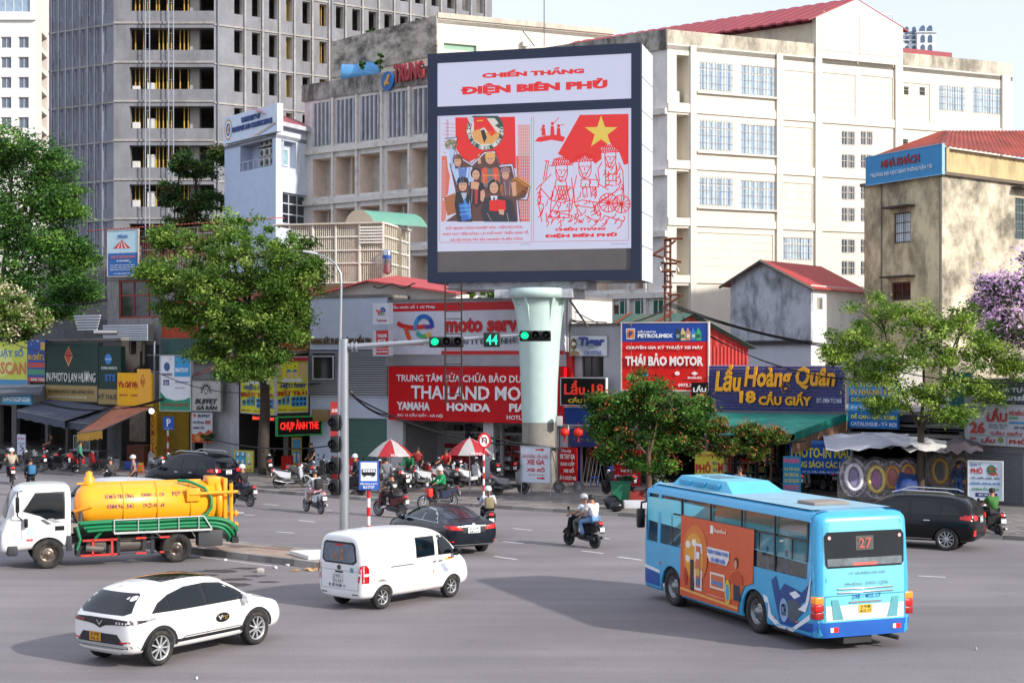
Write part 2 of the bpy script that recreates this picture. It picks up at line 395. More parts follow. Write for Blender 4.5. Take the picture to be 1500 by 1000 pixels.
# concrete slab lying on the island
sb=MB();c=[G(424,811,.2),G(452,819.5,.2),G(478,818,.2),G(478,809,.2)]
tagp=MB().prism([(p.x,p.y)for p in c],lambda x,y,z:(x,y,z),.2,.31).build('concrete_slab',M('d5d6d4',.7,var=.1));tag(tagp,'pale grey concrete slab lying flat on the traffic island','slab')
# lane dashes
wp=M('c9c6c4',.7,var=.2,scale=3,grime='6f6a6a',ga=.6,gs=(3,3,3))
road_marks=[((351,753.2),(373.5,754.3)),((437,761.6),(461,764.4)),((404,778.5),(431,780.3)),((386,738.2),(407,739.6)),((478,747),(487,747.6)),
              ((751,773.6),(779,776.4)),((724,814.5),(757,819)),((852,806.2),(884,810.2)),((737,792.4),(767,795.8)),((881,787),(893,789)),
              ((530,771.5),(556,773.6)),((300,765),(322,766.6)),((560,754),(580,755.6)),((905,815),(940,820)),((1345,843),(1385,845)),((625,763.5),(648,765.5))]
dm=MB()
for i,(a,b_)in enumerate(road_marks):
 a,b_=G(*a),G(*b_);d=(b_-a).normalized();n_=Vector((-d.y,d.x,0))*.07;L1=(b_-a).length;b_=a+d*min(L1,2.6)
 q=MB();q.quad(a-n_+Vector((0,0,.004)),b_-n_+Vector((0,0,.004)),b_+n_+Vector((0,0,.004)),a+n_+Vector((0,0,.004)))
 tag(q.build('lane_marking',wp),kind='structure')
q=MB();a,b_=IP(-3,-.35,.004),IP(3.5,-.42,.004);n_=Vector((inr.x,inr.y,0))*.05;q.quad(a-n_,b_-n_,b_+n_,a+n_);tag(q.build('edge_marking',wp),kind='structure')
am=M('3c3836',.9,var=.3,scale=6);rr=random.Random(9)
for px,py,w in((318,836,.9),(345,848,.7),(372,843,.5),(330,856,1.0),(290,842,.8),(360,832,.6),(395,852,.4),(262,838,.6),(306,851,.5)):
 c=G(px,py,0);n=11;pts=[(c.x+w*rr.uniform(.3,.62)*math.cos(6.283*i/n)*1.5,c.y+w*rr.uniform(.25,.5)*math.sin(6.283*i/n),.004+.001*(px%4))for i in range(n)]
 tag(MB().add(pts,[list(range(n))]).build('worn_patch_surface',am),kind='structure')
# ---------------- buildings ----------------
def bld(name,label,fr,cat='building',group=None):return E(name,fr.w(0,0),label,cat,group)
def roofpoly(o,pts,z,m,name='roof',th=.3):
 b=MB();b.prism([(p[0],p[1])for p in pts],lambda x,y,d:(x,y,d),z-th,z);return b.build(name,m,o)
# --- grey concrete tower under construction
conc=M('828388',.9,var=.16,scale=.5,grime='5c5856',ga=.55,gs=(.5,.5,.16),bump=.4,bscale=8)
conc_shade=M('7c7f8a',.9,var=.18,scale=.5,grime='54525a',ga=.5,gs=(.5,.5,.2),bump=.4,bscale=8)  # bluish copy of conc, the left face's shade put into its colour
dark=M('2a2826',.9,var=.3)
tyel=M('c9a548',.6)
TC0=(-38.9,150.0);TC1=(-29.1,150.0);TR=(-2.2,169.0);TL=(-46.6,154.6)
fc=FR((-38.9,150),TC1);fr_=FR(TC1,TR);fl=FR(TL,TC0)
tw=E('concrete_tower',(-33,152,0),'unfinished grey concrete tower with rows of empty window openings','tower')
FLH=57.3*150/2250
v_sill0=H-(92.5-HY)*150/2250 # top of a spandrel row in the photo
zb=lambda k:v_sill0-k*FLH # level of the floor line k storeys below that row
b=MB();ho=[]
ua,ub=fc.hit(189.5,100)[0],fc.len+.0
for k in range(-3,6):
 s0=H-(73.5+57.3*k-HY)*150/2250;s1=H-(41+57.3*k-HY)*150/2250
 ho.append((ua,s0,ub,s1))
wallgrid(b,fc,0,ub,0,50,ho,1.0,0,0);b.build('wall',conc,tw)
b=MB();hr=[]
# right wing columns
cols=[(343,12.5),(369,12.5),(394,12),(419,9),(443,11.5),(468,11),(492,11),(516,12),(540,12),(563,11.5),(586,12),(608,12),(632,11),(655,11),(677,10),(698,10)]
for px,w in cols:
 u=fr_.hit(px,60)[0];u1_=fr_.hit(px+w,60)[0]
 for k in range(-3,6):
  base=H-(76+57.3*k-HY)*150/2250+.2
  hr.append((u,base-.05,u1_,base+2.2))
wallgrid(b,fr_,0,fr_.len,0,50,hr,.7,0,1);b.build('wall',[conc,M('b5b1ac',.9,var=.1)],tw)
b=MB();hl=[]
nL=8
for i in range(nL):
 u=.55+i*(fl.len-.9)/nL
 for k in range(-3,7):
  base=H-(76+57.3*k-HY)*150/2250
  hl.append((u,base,u+.38,base+2.5))
wallgrid(b,fl,0,fl.len,0,50,hl,.5,0,1);b.build('wall',[conc_shade,M('b8bcc8',.8)],tw)
for h in hl: # vertical fins and frames beside each slot
 pass
fin=MB()
for i in range(nL):
 u=.55+i*(fl.len-.9)/nL;fin.fb(fl,u-.2,0,u-.06,50,0,.16)
fin.build('fins',conc_shade,tw)
fn=MB()
for k,(px,w)in enumerate(cols):
 u=fr_.hit(px+w,60)[0];fn.fb(fr_,u+.12,0,u+.3,50,0,.18)
for k in range(-3,6):
 z=H-(94+57.3*k-HY)*150/2250
 fn.fb(fr_,.01,z-.04,fr_.len,z+.12,.0,.1);fn.fb(fc,0,z+.1,ub-.01,z+.3,0,.1);fn.fb(fl,0,z,fl.len,z+.16,0,.1)
fn.build('ledge',M('a09c98',.9,var=.2,grime='4c4844',ga=.5,gs=(.4,.4,.4)),tw)
# interior: slabs, back wall, yellow props, sacks
b=MB()
for k in range(-3,7):
 z=H-(86+57.3*k-HY)*150/2250
 b.prism([(TC0[0]+.3,150.6),(TC1[0],150.6),(TR[0]-.5,169.2),(TR[0]-6,177),(TL[0]+.6,162)],lambda x,y,d:(x,y,d),z-.15,z+.15)
split(b,'floor_slab',M('6f6a66',.9,var=.2),tw)
b=MB();b.quad((-45,161,0),(-29,161,0),(-29,161,50),(-45,161,50));b.quad((-29,157.5,0),(-3,176,0),(-3,176,50),(-29,157.5,50));b.quad((-29,157.5,0),(-29,161,0),(-29,161,50),(-29,157.5,50))
b.build('inner_wall',M('6a6560',.95,var=.35,scale=.4),tw)
b=MB();rr=random.Random(5)
for k in range(-3,5):
 zf=H-(86+57.3*k-HY)*150/2250+.15
 for x in(193,199,205,211,224,228,234,240,246,259,265,271):
  if rr.random()<.88:u=fc.hit(x,100)[0];b.fb(fc,u,zf,u+.09,zf+3.0,-1.4,-1.3)
 b.fb(fc,fc.hit(190,60)[0],zf+.32,fc.hit(272,60)[0],zf+.42,-1.5,-1.42)
 for ci in(3,5):
  u=fr_.hit(cols[ci][0],60)[0]
  for q in(0.05,.3,.55):b.fb(fr_,u+q,zf,u+q+.1,zf+3,-.8,-.72)
tag(b.build('formwork_props',tyel,tw),kind='stuff')
b=MB()
for k,n in((1,2),(2,2),(3,2),(4,2)):
 zf=H-(74+57.3*k-HY)*150/2250
 for x,hh in((191,.5+.25*(k>1)),(213,.5+.3*k)):
  u=fc.hit(x,100)[0];b.fb(fc,u,zf,u+.7,zf+min(hh,1.6),-1.2,-.8)
split(b,'material_sack',M('d8d6d2',.8,isl=.1),tw)
b=MB();u=fc.hit(273,60)[0];b.fb(fc,u,0,u+.95,50,-2.5,-1.6);b.build('column',M('a9a5a0',.9),tw)
# hoist rails in front of the open bays
b=MB()
for px in(213,219,247,254):
 u=fc.hit(px,60,.6)[0];b.tube([fc.w(u,8,.6),fc.w(u,50,.6)],.05,5)
for z in np.arange(9,50,1.5):
 for p0,p1 in((213,219),(247,254)):b.tube([fc.w(fc.hit(p0,60,.6)[0],z,.6),fc.w(fc.hit(p1,60,.6)[0],z,.6)],.03,4)
split(b,'hoist_rail',M('aeb4bc',.4,.6),tw)
b=MB();u=fc.hit(313,60)[0]
b.tube([fr_.w(.35,5,.2),fr_.w(.35,50,.2)],.07,6);b.tube([fr_.w(fr_.hit(485,60)[0],5,.2),fr_.w(fr_.hit(485,60)[0],50,.2)],.07,6);split(b,'drain_pipe',M('7c8492',.5),tw)
# --- crane mast behind
b=MB();cx_,cy_=P(600,20,172)[:2]
for sx in(-1,1):
 for sy in(-1,1):b.tube([(cx_+sx,cy_+sy,0),(cx_+sx,cy_+sy,60)],.13,4)
for k in range(28):
 z=4+k*2
 for a,c in(((-1,-1),(1,-1)),((1,-1),(1,1)),((1,1),(-1,1)),((-1,1),(-1,-1))):
  b.tube([(cx_+a[0],cy_+a[1],z),(cx_+c[0],cy_+c[1],z)],.07,4);b.tube([(cx_+a[0],cy_+a[1],z),(cx_+c[0],cy_+c[1],z+2)],.07,4)
tag(b.build('crane_mast',M('e08a20',.5)),'orange lattice mast of a tower crane behind the concrete tower','crane')
# --- far white apartment tower
fa=FP(-60,250,53,250);fb_=FP(53,250,72,262)
ft=E('apartment_tower',fa.w(0,0),'tall white apartment tower with small square windows at the far left','tower')
b=MB();ho=[]
SY=250/2250
zof=lambda y:H-(y-HY)*SY
for k in range(6):
 for px in(-28,1,26.5):
  u=fa.hit(px,100)[0];ho.append((u,zof(70.5+29.4*k),u+15.5*SY,zof(54+29.4*k)))
wallgrid(b,fa,0,fa.len,0,75,ho+[(.5,zof(18),fa.len-1,zof(-4))],.35,0,0)
b.fb(fa,0,zof(30),fa.len,zof(26),0,.5);b.build('wall',M('e9e6e2',.7,var=.06),ft)
for h in ho:window(ft,fa,h,-.3,2,1,.1,'c9c9cc','5f6a78')
h=(.5,zof(18),fa.len-1,zof(-4));window(ft,fa,h,-.3,8,1,.15,'c9d0d8','8fa4b8')
b=MB();hb=[]
for k in range(8):hb.append((fb_.len*.42,zof(60+29.4*k),fb_.len*.85,zof(38+29.4*k)))
wallgrid(b,fb_,0,fb_.len,0,75,hb,1,0,0,back=1);b.build('wall',[M('cfc8bf',.8,var=.06),dark],ft)
roofpoly(ft,[fa.w(0,0),fa.w(fa.len,0),fb_.w(fb_.len,0),fb_.w(fb_.len,0)+Vector((-10,20,0)),fa.w(0,0)+Vector((0,30,0))],75,M('aaaaaa'))
# --- tiny domed tower far right
f3=FP(1322,420,1368,420);dt=E('domed_tower',f3.w(0,0),'distant white tower with arched windows and a small grey dome','tower')
zz=lambda y:H-(y-HY)*420/2250
b=MB();wl=f3.len;T0=f3.w(wl/2,0,-4)
b.fb(f3,0,0,wl,zz(60),-9,0);b.fb(f3,.8,zz(60),wl-.8,zz(52),-8,-.6)
b.fb(f3,-.4,zz(60),wl+.4,zz(58.5),-9.2,.4);b.fb(f3,.4,zz(52),wl-.4,zz(50),-8.4,-.2)
b.fb(f3,wl*.42,0,wl,zz(50),-3,1.6);b.fb(f3,wl*.38,zz(50),wl+.4,zz(48.5),-3,2)
b.build('wall',M('dfe1e6',.7,var=.05),dt)
b=MB();b.lathe([(2.2,zz(49)),(2.2,zz(46)),(2.0,zz(44)),(1.3,zz(42)),(.2,zz(40.6))],Matrix.Translation((T0.x,T0.y,0)),14);b.build('dome',M('7f8794',.5),dt)
for i in range(4):
 for j in range(3):
  u=(.6+i*2.0);u2=u+1.1;v=zz(79-j*0)if False else zz(78)+j*2.6
  MB().prism([(u,v),(u2,v),(u2,v+1.5),(u+.8,v+2),(u+.3,v+2),(u,v+1.5)],f3.w,-.2,1.75 if u>wl*.42 else .05).build('window',M('54657c',.3),dt)
# --- big cream university building
Cc=(10.12,100.0);Cr=(36.4,111.7);Cl=(-16.3,120.8)
fR=FR(Cc,Cr);fL=FR(Cl,Cc)
ub_=E('university_building',(10,104,0),'large cream university building with barred windows and a red roof gable','building')
zC=lambda y:H-(y-HY)*100/2250
wc=M('dbd4c6',.75,var=.05,scale=.6,grime='8d8472',ga=.12,gs=(.7,.7,.2));wtop=M('cfc6b2',.85,var=.1,grime='5d574d',ga=.75,gs=(.9,.9,.35),gcut=.47)
wshade=M('ddd3c4',.8,var=.08,grime='6d6760',ga=.3,gs=(.8,.8,.2))
HT=zC(43)
b=MB();hs=[]
R_=lambda x0,y0,x1,y1:fR.rc(x0,y0,x1,y1)
# corner loggia openings, window pairs, stair windows
log=[]
for y0,y1 in((81,151),(168,236),(251,319),(334,403),(418,470)):log.append(R_(991,y0,1009,y1))
win=[]
for(y0,y1)in((92,134),(177,221),(260,302)):
 win.append(R_(1023,y0,1074,y1));win.append(R_(1084,y0+5,1136,y1+7))
for a in((1374,126,1414,163),(1424,128,1466,167),(1144,348,1190,381)):win.append(R_(*a))
st=[]
for y0 in(192,226,272,304,350,382):
 for x0,x1 in((1232,1253),(1260,1279)):st.append(R_(x0,y0,x1,y0+21))
vt=[R_(1324,127,1331,139),R_(1347,128,1355,140),R_(1322,204,1330,216)]
for h in log:hs.append(h)
wallgrid(b,fR,0,fR.len,0,HT-.9,log+win+st+vt,.28,0,0)
for a_,c_,e_,g_ in log:
 for q in((a_,c_,a_,g_),(e_,c_,e_,g_)):b.quad(fR.w(q[0],q[1],-.27),fR.w(q[0],q[1],-1.3),fR.w(q[0],q[3],-1.3),fR.w(q[0],q[3],-.27))
 b.quad(fR.w(a_,c_,-1.3),fR.w(e_,c_,-1.3),fR.w(e_,g_,-1.3),fR.w(a_,g_,-1.3));b.quad(fR.w(a_,c_,-.27),fR.w(e_,c_,-.27),fR.w(e_,c_,-1.3),fR.w(a_,c_,-1.3));b.quad(fR.w(a_,g_,-.27),fR.w(e_,g_,-.27),fR.w(e_,g_,-1.3),fR.w(a_,g_,-1.3))
b.build('wall',wc,ub_)
b=MB();b.fb(fR,0,HT-.9,fR.hit(1196,60)[0],HT,-.3,0);b.fb(fR,fR.hit(1320,60)[0],HT-.9,fR.len,HT,-.3,0);split(b,'parapet',wtop,ub_)
# pilasters and floor bands standing proud
b=MB();HB=HT-.92
for px,w in((1136.5,9),(1193,10),(1310,12),(1466.5,14)):
 u=fR.hit(px,200)[0];b.fb(fR,u,0,u+w*.052,HB,0,.16)
for px,w in((1010.5,9),):
 u=fR.hit(px,200)[0];b.fb(fR,u,0,u+.42,HB,0,.14)
for(y,th)in((160,.55),(243,.55),(327,.5),(411,.5)):
 z=zC(y-3);ua_=fR.hit(1016,y)[0]
 b.fb(fR,.02,z-th/2,fR.len,z+th/2,0,.1)
split(b,'pilaster',wc,ub_)
b=MB()
for h in[h for h in win[:6]]:pass
for k in range(0,6,2):
 b.fb(fR,win[k][0]-.15,win[k][1]-.22,win[k+1][2]+.15,win[k][1]-.1,.0,.2)
split(b,'window_sill',wc,ub_)
for h in win:window(ub_,fR,h,-.02,4,1,.07,'d8d4cc','86a2bd',bars=.22,barcol='c9bfae',curtain='a9bfd2',top=.72)
for h in st:window(ub_,fR,h,-.02,2,2,.06,'d8d4cc','56606a',bars=.2,barcol='c9bfb0')
for h in vt:
 b=MB()
 for j in range(5):z=h[1]+(h[3]-h[1])*(j+.2)/5;b.fb(fR,h[0]+.01,z,h[2]-.01,z+.04,-.25,-.05)
 b.build('vent',M('6d6a64'),ub_)
for h in log:
 window(ub_,fR,(h[0]+.02,h[1]+.9,h[0]+.55,h[3]-.25),-1.2,1,1,.06,'9a968e','2f4656',top=.7)
b=MB();h=log[0];b.fb(fR,h[0]+.1,h[1]+.02,h[0]+.6,h[1]+.85,-1.0,-.6);b.build('air_conditioner',M('e4e4e0',.5),ub_)
# thin raised strips standing in for the shade lines of panel joints
b=MB()
for x0,y0,x1,y1 in((1146,104,1192,166),(1206,108,1253,172),(1262,112,1308,175),(1146,186,1190,248),(1146,268,1190,329),(1022,342,1132,402),(1322,122,1362,178),(1206,20,1256,92),(1262,20,1308,97)):
 u0,v0,u1,v1=R_(x0,y0,x1,y1)
 b.fb(fR,u0,v1-.03,u1,v1+.03,0,.05);b.fb(fR,u1-.03,v0,u1+.03,v1,0,.05)
 if y0>100:
  n=5
  for j in range(1,n):v=v0+(v1-v0)*j/n;b.fb(fR,u0,v-.008,u1,v+.008,0,.018)
b.build('panel_shade_lines',M('d9cdb8',.8),ub_)
# gable pediment
g0,g1=fR.hit(1194,60)[0],fR.hit(1321,60)[0];gp=fR.hit(1253,0)
ge0=fR.hit(1194,26)[1];ge1=fR.hit(1321,42)[1]
b=MB();b.prism([(g0,HT-.95),(g1,HT-.95),(g1,ge1),(gp[0],gp[1]),(g0,ge0)],fR.w,-.4,.12);b.build('pediment',wc,ub_)
b=MB()
b.prism([(g0+.25,HT-.4),(gp[0]-.15,HT-.4),(gp[0]-.15,gp[1]-1.3),(g0+.25,ge0-.6)],fR.w,.1,.16);b.prism([(gp[0]+.25,HT-.4),(g1-.35,HT-.4),(g1-.35,ge1-.6),(gp[0]+.25,gp[1]-1.1)],fR.w,.1,.16)
split(b,'pediment_panel',M('f0e7d3',.75,var=.04),ub_)
# red sheet roof running back-left from the gable
ad=Vector((-26.4,20.8,0)).normalized()
Pk=fR.w(gp[0],gp[1]+.1,.1);El=fR.w(g0-.6,ge0-.15,.1);Er=fR.w(g1+.5,ge1-.1,.1)
rm=M('94303a',.55,var=.1,scale=.5,grime='6a2a2c',ga=.3)
b=MB();L_=27
for a,c in((Pk,El),(Pk,Er)):
 for t0,t1 in((0,1),):
  n=54
  for i in range(n):
   z=Vector((0,0,.05 if i%2 else 0));p,q=a+ad*(L_*i/n),a+ad*(L_*(i+1)/n);r_,s_=c+ad*(L_*i/n),c+ad*(L_*(i+1)/n)
   b.add([p+z,q+z,s_+z,r_+z,p+z-Vector((0,0,.12)),q+z-Vector((0,0,.12)),s_+z-Vector((0,0,.12)),r_+z-Vector((0,0,.12))],[(0,1,2,3),(7,6,5,4),(0,3,7,4),(1,5,6,2),(3,2,6,7)])
b.build('roof',rm,ub_)
b=MB();q0=fR.w(g0,HT-.3,-.3);b.add([q0,q0+ad*18,q0+ad*18+Vector((0,0,ge0-HT-.1)),q0+Vector((0,0,ge0-HT))],[(0,1,2,3)]);b.build('attic_wall',M('cfc3ac',.8,grime='5d574d',ga=.5),ub_)
b=MB();b.fb(fR,fR.hit(1321,78)[0],HT-.1,fR.hit(1396,84)[0],HT+.35,-1.5,-.1);b.build('roof_edge',rm,ub_)
back=[fR.w(0,0),fR.w(fR.len,0),fR.w(fR.len,0)+Vector((-8,18,0)),Vector((-10,138,0)),Vector((-16.3,120.8,0))]
roofpoly(ub_,back,HT-1,M('8f8a80',.9))
b=MB()
for i in range(1,4):a,c=back[i],back[i+1];b.quad(a,c,(c.x,c.y,HT),(a.x,a.y,HT))
b.build('wall',wshade,ub_)
# left wing: parapet, concrete louvre groups, deep loggias
u_of=lambda px:fL.hit(px,200)[0]
bays=[(458,487),(491,522),(527.5,558.5),(567,599),(603,640),(648,690),(700,745),(755,800),(812,858),(872,920),(930,944)]
b=MB();hl_=[]
zL=lambda u,k:HT-2.45-k*3.98
for k in range(0,7):
 for x0,x1 in bays:
  u0,u1=u_of(x0),u_of(x1)
  if k==0:hl_.append((u0,HT-4.9,u1,HT-1.55))
  else:hl_.append((u0,HT-5.35-k*3.98+.45,u1,HT-5.9+3.98-k*3.98+.0))
hl_=[h for h in hl_ if h[1]>.3]
wallgrid(b,fL,0,fL.len,0,HT-1.3,hl_,1.5,0,1,back=2)
b.build('wall',[M('dcd8d2',.8,var=.08,grime='6c6864',ga=.35,gs=(.8,.8,.3)),M('e6d2c2',.8),M('cdc8c0',.85)],ub_)
b=MB();b.fb(fL,-.2,HT-1.3,fL.len,HT,-.3,.15);split(b,'parapet',M('a8a29a',.9,var=.2,grime='3f3b38',ga=.85,gs=(.9,.9,.5),gcut=.44),ub_)
b=MB()
for x0,x1 in bays:
 u0,u1=u_of(x0),u_of(x1);n=5
 for i in range(n):u=lerp(u0,u1,(i+.3)/n);b.prism([(u,HT-4.9),(u+.16,HT-4.9),(u+.16,HT-1.6),(u,HT-1.6)],fL.w,-.7,.12)
split(b,'louvre_fin',M('b9bac0',.85,var=.12,grime='6a6664',ga=.5,gs=(2,2,.5)),ub_)
b=MB()
for k in range(1,7):
 z=HT-5.35-(k)*3.98+3.98+.1
 b.fb(fL,0,z-.28,fL.len,z+.1,0,.3)
for x0,x1 in bays:u=u_of(x1);b.fb(fL,u+.04,0,u+.24,HT-1.32,0,.22)
split(b,'ledge',M('d9d2ca',.8,grime='3f3b38',ga=.6,gs=(1.5,1.5,1.5),gcut=.55),ub_)
for k in range(1,6):
 for i,(x0,x1)in enumerate(bays):
  u0,u1=u_of(x0),u_of(x1);zb_=HT-5.35-k*3.98+.45;W1=u1-u0
  kind=(i+k)%3
  if kind==0:window(ub_,fL,(u0+W1*.5,zb_+.9,u1-.05,zb_+3.0),-1.38,2,2,.06,'a8a49c','3a4248')
  elif kind==1:window(ub_,fL,(u0+W1*.45,zb_+1.2,u0+W1*.9,zb_+2.6),-1.38,1,2,.06,'c8c4bc','2c3236')
  else:
   q=MB();q.fb(fL,u0+W1*.35,zb_,u0+W1*.42,zb_+3.1,-1.5,-.9);q.build('partition',M('c9bcae',.8),ub_)
# green glazed strip low on the corner left of x=980
for x0,x1 in((846,866),(874,900),(908,925),(930,950),(957,974)):
 u0,u1=fL.hit(x0,440)[0],fL.hit(x1,440)[0];window(ub_,fL,(u0,fL.hit(900,470)[1],u1,fL.hit(900,428)[1]),.12,2,1,.07,'d9d9d2','1e5a4c',top=.7)
# university crest and red lettering on the parapet
cr=E('university_crest',fL.w(u_of(567),HT-.6,.3),'round blue university crest with a gold emblem on the concrete parapet','sign')
uc,vc=fL.hit(567.5,119,.3);r0=14*118/2250
MB().prism(disc(uc,vc,r0*.8,r0,24),fL.w,.16,.34).build('disc',M('1d5fa0',.4),cr)
b=MB()
b.prism([(uc-.3,vc-.1),(uc-.1,vc+.1),(uc+.1,vc+.5),(uc+.3,vc+.45),(uc+.1,vc),(uc+.25,vc-.3),(uc-.05,vc-.2),(uc-.2,vc-.4)],fL.w,.34,.38);b.build('emblem',M('c99a3a',.4),cr)
tl=E('red_lettering',fL.w(u_of(600),HT-1.3,.3),'raised red letters TRUNG standing along the concrete parapet','lettering sign')
ua_,va_=fL.hit(578,127,.3);ub2,vb2=fL.hit(622,101,.3)
text(tl,'TRUNG',fL.T(ua_,HT-.95,.3),ub2-ua_,1.35,M('a8323a',.5),.15,.05)
# --- set-back higher block
hb0=(-5.62,116.0);fX=FR(hb0,(8.1,122.1));fY=FR((-14.6,125.8),hb0);hz=32.1
hb=E('stair_block',fX.w(0,0),'tall cream block behind the parapet with a small red shutter window','building')
b=MB();gh=[fX.rc(650,65,698,74)];wallgrid(b,fX,0,fX.len,20,hz-.4,gh,.2,0,0,back=1);b.build('wall',[wc,M('7fa58c',.5)],hb)
b=MB();rw=fY.rc(503,93,515,106);wallgrid(b,fY,0,fY.len,20,hz-2.2,[rw],.25,0,0,back=1);b.build('wall',[M('d5ccb8',.8,var=.08,grime='6d6760',ga=.2),dark],hb)
b=MB();b.fb(fY,-.2,hz-3.2,fY.len,hz-.2,-.3,.12);split(b,'parapet',M('b9b0a2',.9,var=.15,grime='3b3836',ga=.85,gs=(.5,.5,.9),gcut=.46),hb)
b=MB();b.fb(fX,0,hz-.4,fX.len,hz,-.3,.12);split(b,'parapet',M('c9c0b0',.9,grime='6d6760',ga=.4),hb)
b=MB();b.fb(fY,rw[0]+.02,rw[1]+.02,(rw[0]+rw[2])/2+.1,rw[3]-.02,-.12,-.05);b.build('shutter',M('9c3a34',.6),hb)
b=MB();b.fb(fX,.3,0,.9,0,0,0);
ac=MB();q=fX.rc(766,60,774,68,.3);ac.fb(fX,q[0],q[1],q[2],q[3],.1,.4);ac.build('air_conditioner',M('d8d6d0',.5),hb)
b=MB();b.tube([P(766,46,114),P(783,68,114)],.04,5);b.tube([P(797,0,114),P(797,68,114)],.035,5);tag(b.build('lightning_rod',M('444444',.5)),'thin dark rods rising above the top edge of the big screen','rod')
roofpoly(hb,[fY.w(0,0),fX.w(0,0),fX.w(fX.len,0),(0,135,0)],hz-.5,M('8f8a80'))
tk=MB()
for x,y0 in((528,109),(552,105)):
 c0=P(x,y0,122);tk.lathe([(.01,-1.5),(.75,-1.5),(.8,-1.4),(.8,1.4),(.75,1.5),(.01,1.55)],Matrix.Translation(c0)@Matrix.Rotation(R(90),4,'Y')@Matrix.Rotation(0,4,'Z'),16)
tag(tk.build('water_tank',M('5f9fd0',.3,.3)),'pair of shiny blue steel water tanks lying behind the parapet','water tank')
# --- pale blue annex with the university name board
an0=P(404,160,117);fA=FR(P(329,0,124)[:2],an0[:2]);fB=FR(an0[:2],P(459,0,121.5)[:2])
anx=E('blue_annex',fA.w(0,0),'pale blue annex with an open balcony of air conditioners below the name board','building')
zA=fA.hit(400,197)[1]
b=MB();bal=fA.rc(352,206,399,247);wallgrid(b,fA,0,fA.len,0,zA,[bal],1.0,0,1,back=1);b.build('wall',[M('bccbe0',.8,var=.05),M('aab4c6',.8)],anx)
b=MB();bal2=fB.rc(412,207,434,246);wg=fB.rc(414,284,450,330)
wallgrid(b,fB,0,fB.len,0,fB.hit(430,186)[1],[bal2,wg],.6,0,1,back=1);b.build('wall',[M('c2cad8',.8,var=.06),M('b4bccb',.8)],anx)
window(anx,fB,wg,-.2,3,3,.12,'b8bcc6','22262c');window(anx,fB,(bal2[0]+.4,bal2[1]+.2,bal2[2]-.3,bal2[3]-.5),-.5,1,1,.1,'d4d8de','8fb4b8')
b=MB();b.fb(fB,-.3,fB.hit(430,190)[1],fB.len,fB.hit(430,184)[1],-.2,.5);b.build('cornice',M('b8b9c2',.8),anx)
b=MB();z0,z1=fB.hit(430,183)[1],fB.hit(430,176)[1];b.add([fB.w(0,z0,.4),fB.w(fB.len+.4,z0,.4),fB.w(fB.len+.4,z1+.8,-2.5),fB.w(0,z1+.8,-2.5)],[(0,1,2,3)]);b.build('roof',M('96434a',.6),anx)
roofpoly(anx,[fA.w(0,0),fA.w(fA.len,0),fB.w(fB.len,0),(-15,130,0)],zA,M('9a9aa2'))
b=MB();
for i in range(6):u=lerp(bal[0],bal[2],(i+.5)/6);b.tube([fA.w(u,bal[1],0),fA.w(u,bal[1]+.7,0)],.03,4)
b.tube([fA.w(bal[0],bal[1]+.7,0),fA.w(bal[2],bal[1]+.7,0)],.04,4);split(b,'railing',M('c9ced8',.5),anx)
acu=MB();acu.box(0,0,0,.75,.62,.3,c=.03);acm=acu.mesh('air_conditioner',M('c3c1b8',.5));fm=MB();fm.lathe([(.24,.3),(.24,.32),(.02,.33)],Matrix.Translation((.3,.31,0)),12);fm=fm.mesh('fan',M('4a4a48',.6))
for j in range(4):
 for i in range(3 if j else 3):
  if j==3 and i==0:continue
  T=fA.T(lerp(bal[0],bal[2],.5)+i*.88-.2,bal[1]+.15+j*.78,-.75);a=put('air_conditioner',acm,anx,T);put('fan',fm,a,T)
b=MB()
for j in range(4):b.fb(fA,lerp(bal[0],bal[2],.42),bal[1]+.06+j*.78,bal[2]-.05,bal[1]+.12+j*.78,-.95,-.4)
split(b,'rack',M('3a3836',.6),anx)
sign('name_board','white UNIVERSITY OF TRANSPORT AND COMMUNICATIONS board with round emblem','sign',fA,(327,162,406,202),.35,.5,'d3deee',
     texts=[('UNIVERSITY OF',.36,.62,.7,.82,'1c3f86',.03,.05),('TRANSPORT AND COMMUNICATIONS',.18,.34,.92,.54,'1c3f86',.03,.05)],
     shapes=[([(.6,.02),(.97,.3),(.97,.36),(.55,.02)],'c9a04a'),([(.68,.02),(.98,.26),(.98,.3),(.64,.02)],'2a5cab'),(disc(.1,.5,.075,.4,22),'c08a3c'),(disc(.1,.5,.06,.33,22),'e8e8ee'),(disc(.1,.5,.045,.25,20),'3c5c96'),([(.08,.35),(.12,.38),(.1,.5),(.13,.62),(.1,.66),(.085,.52)],'e2b65a')])
# ---------------- shop row ----------------
def corr(b,p00,p10,p11,p01,n,h=.04,m=0,th=.02):
 """corrugated sheet: ridges run from p00-p01 side to p10-p11... n ridges along p00->p10"""
 p00,p10,p11,p01=map(Vector,(p00,p10,p11,p01));nr=(p10-p00).cross(p01-p00).normalized();vs=[]
 for i in range(2*n+1):
  t=i/(2*n);o=nr*(h if i%2 else 0);vs+=[p00.lerp(p10,t)+o,p01.lerp(p11,t)+o,p00.lerp(p10,t)+o-nr*th,p01.lerp(p11,t)+o-nr*th]
 fs=[]
 for i in range(2*n):k=i*4;fs+=[(k,k+4,k+5,k+1),(k+2,k+3,k+7,k+6)]
 fs+=[(0,1,3,2),(8*n,8*n+2,8*n+3,8*n+1)]
 return b.add(vs,fs,m)
def sheet(b,pts,th=.05,m=0,dn=(0,0,-1)):
 pts=[Vector(p)for p in pts];d=Vector(dn)*th;n=len(pts)
 b.add(pts+[p+d for p in pts],[list(range(n)),list(range(n,2*n))[::-1]]+[(i,n+i,n+(i+1)%n,(i+1)%n)for i in range(n)],m);return b
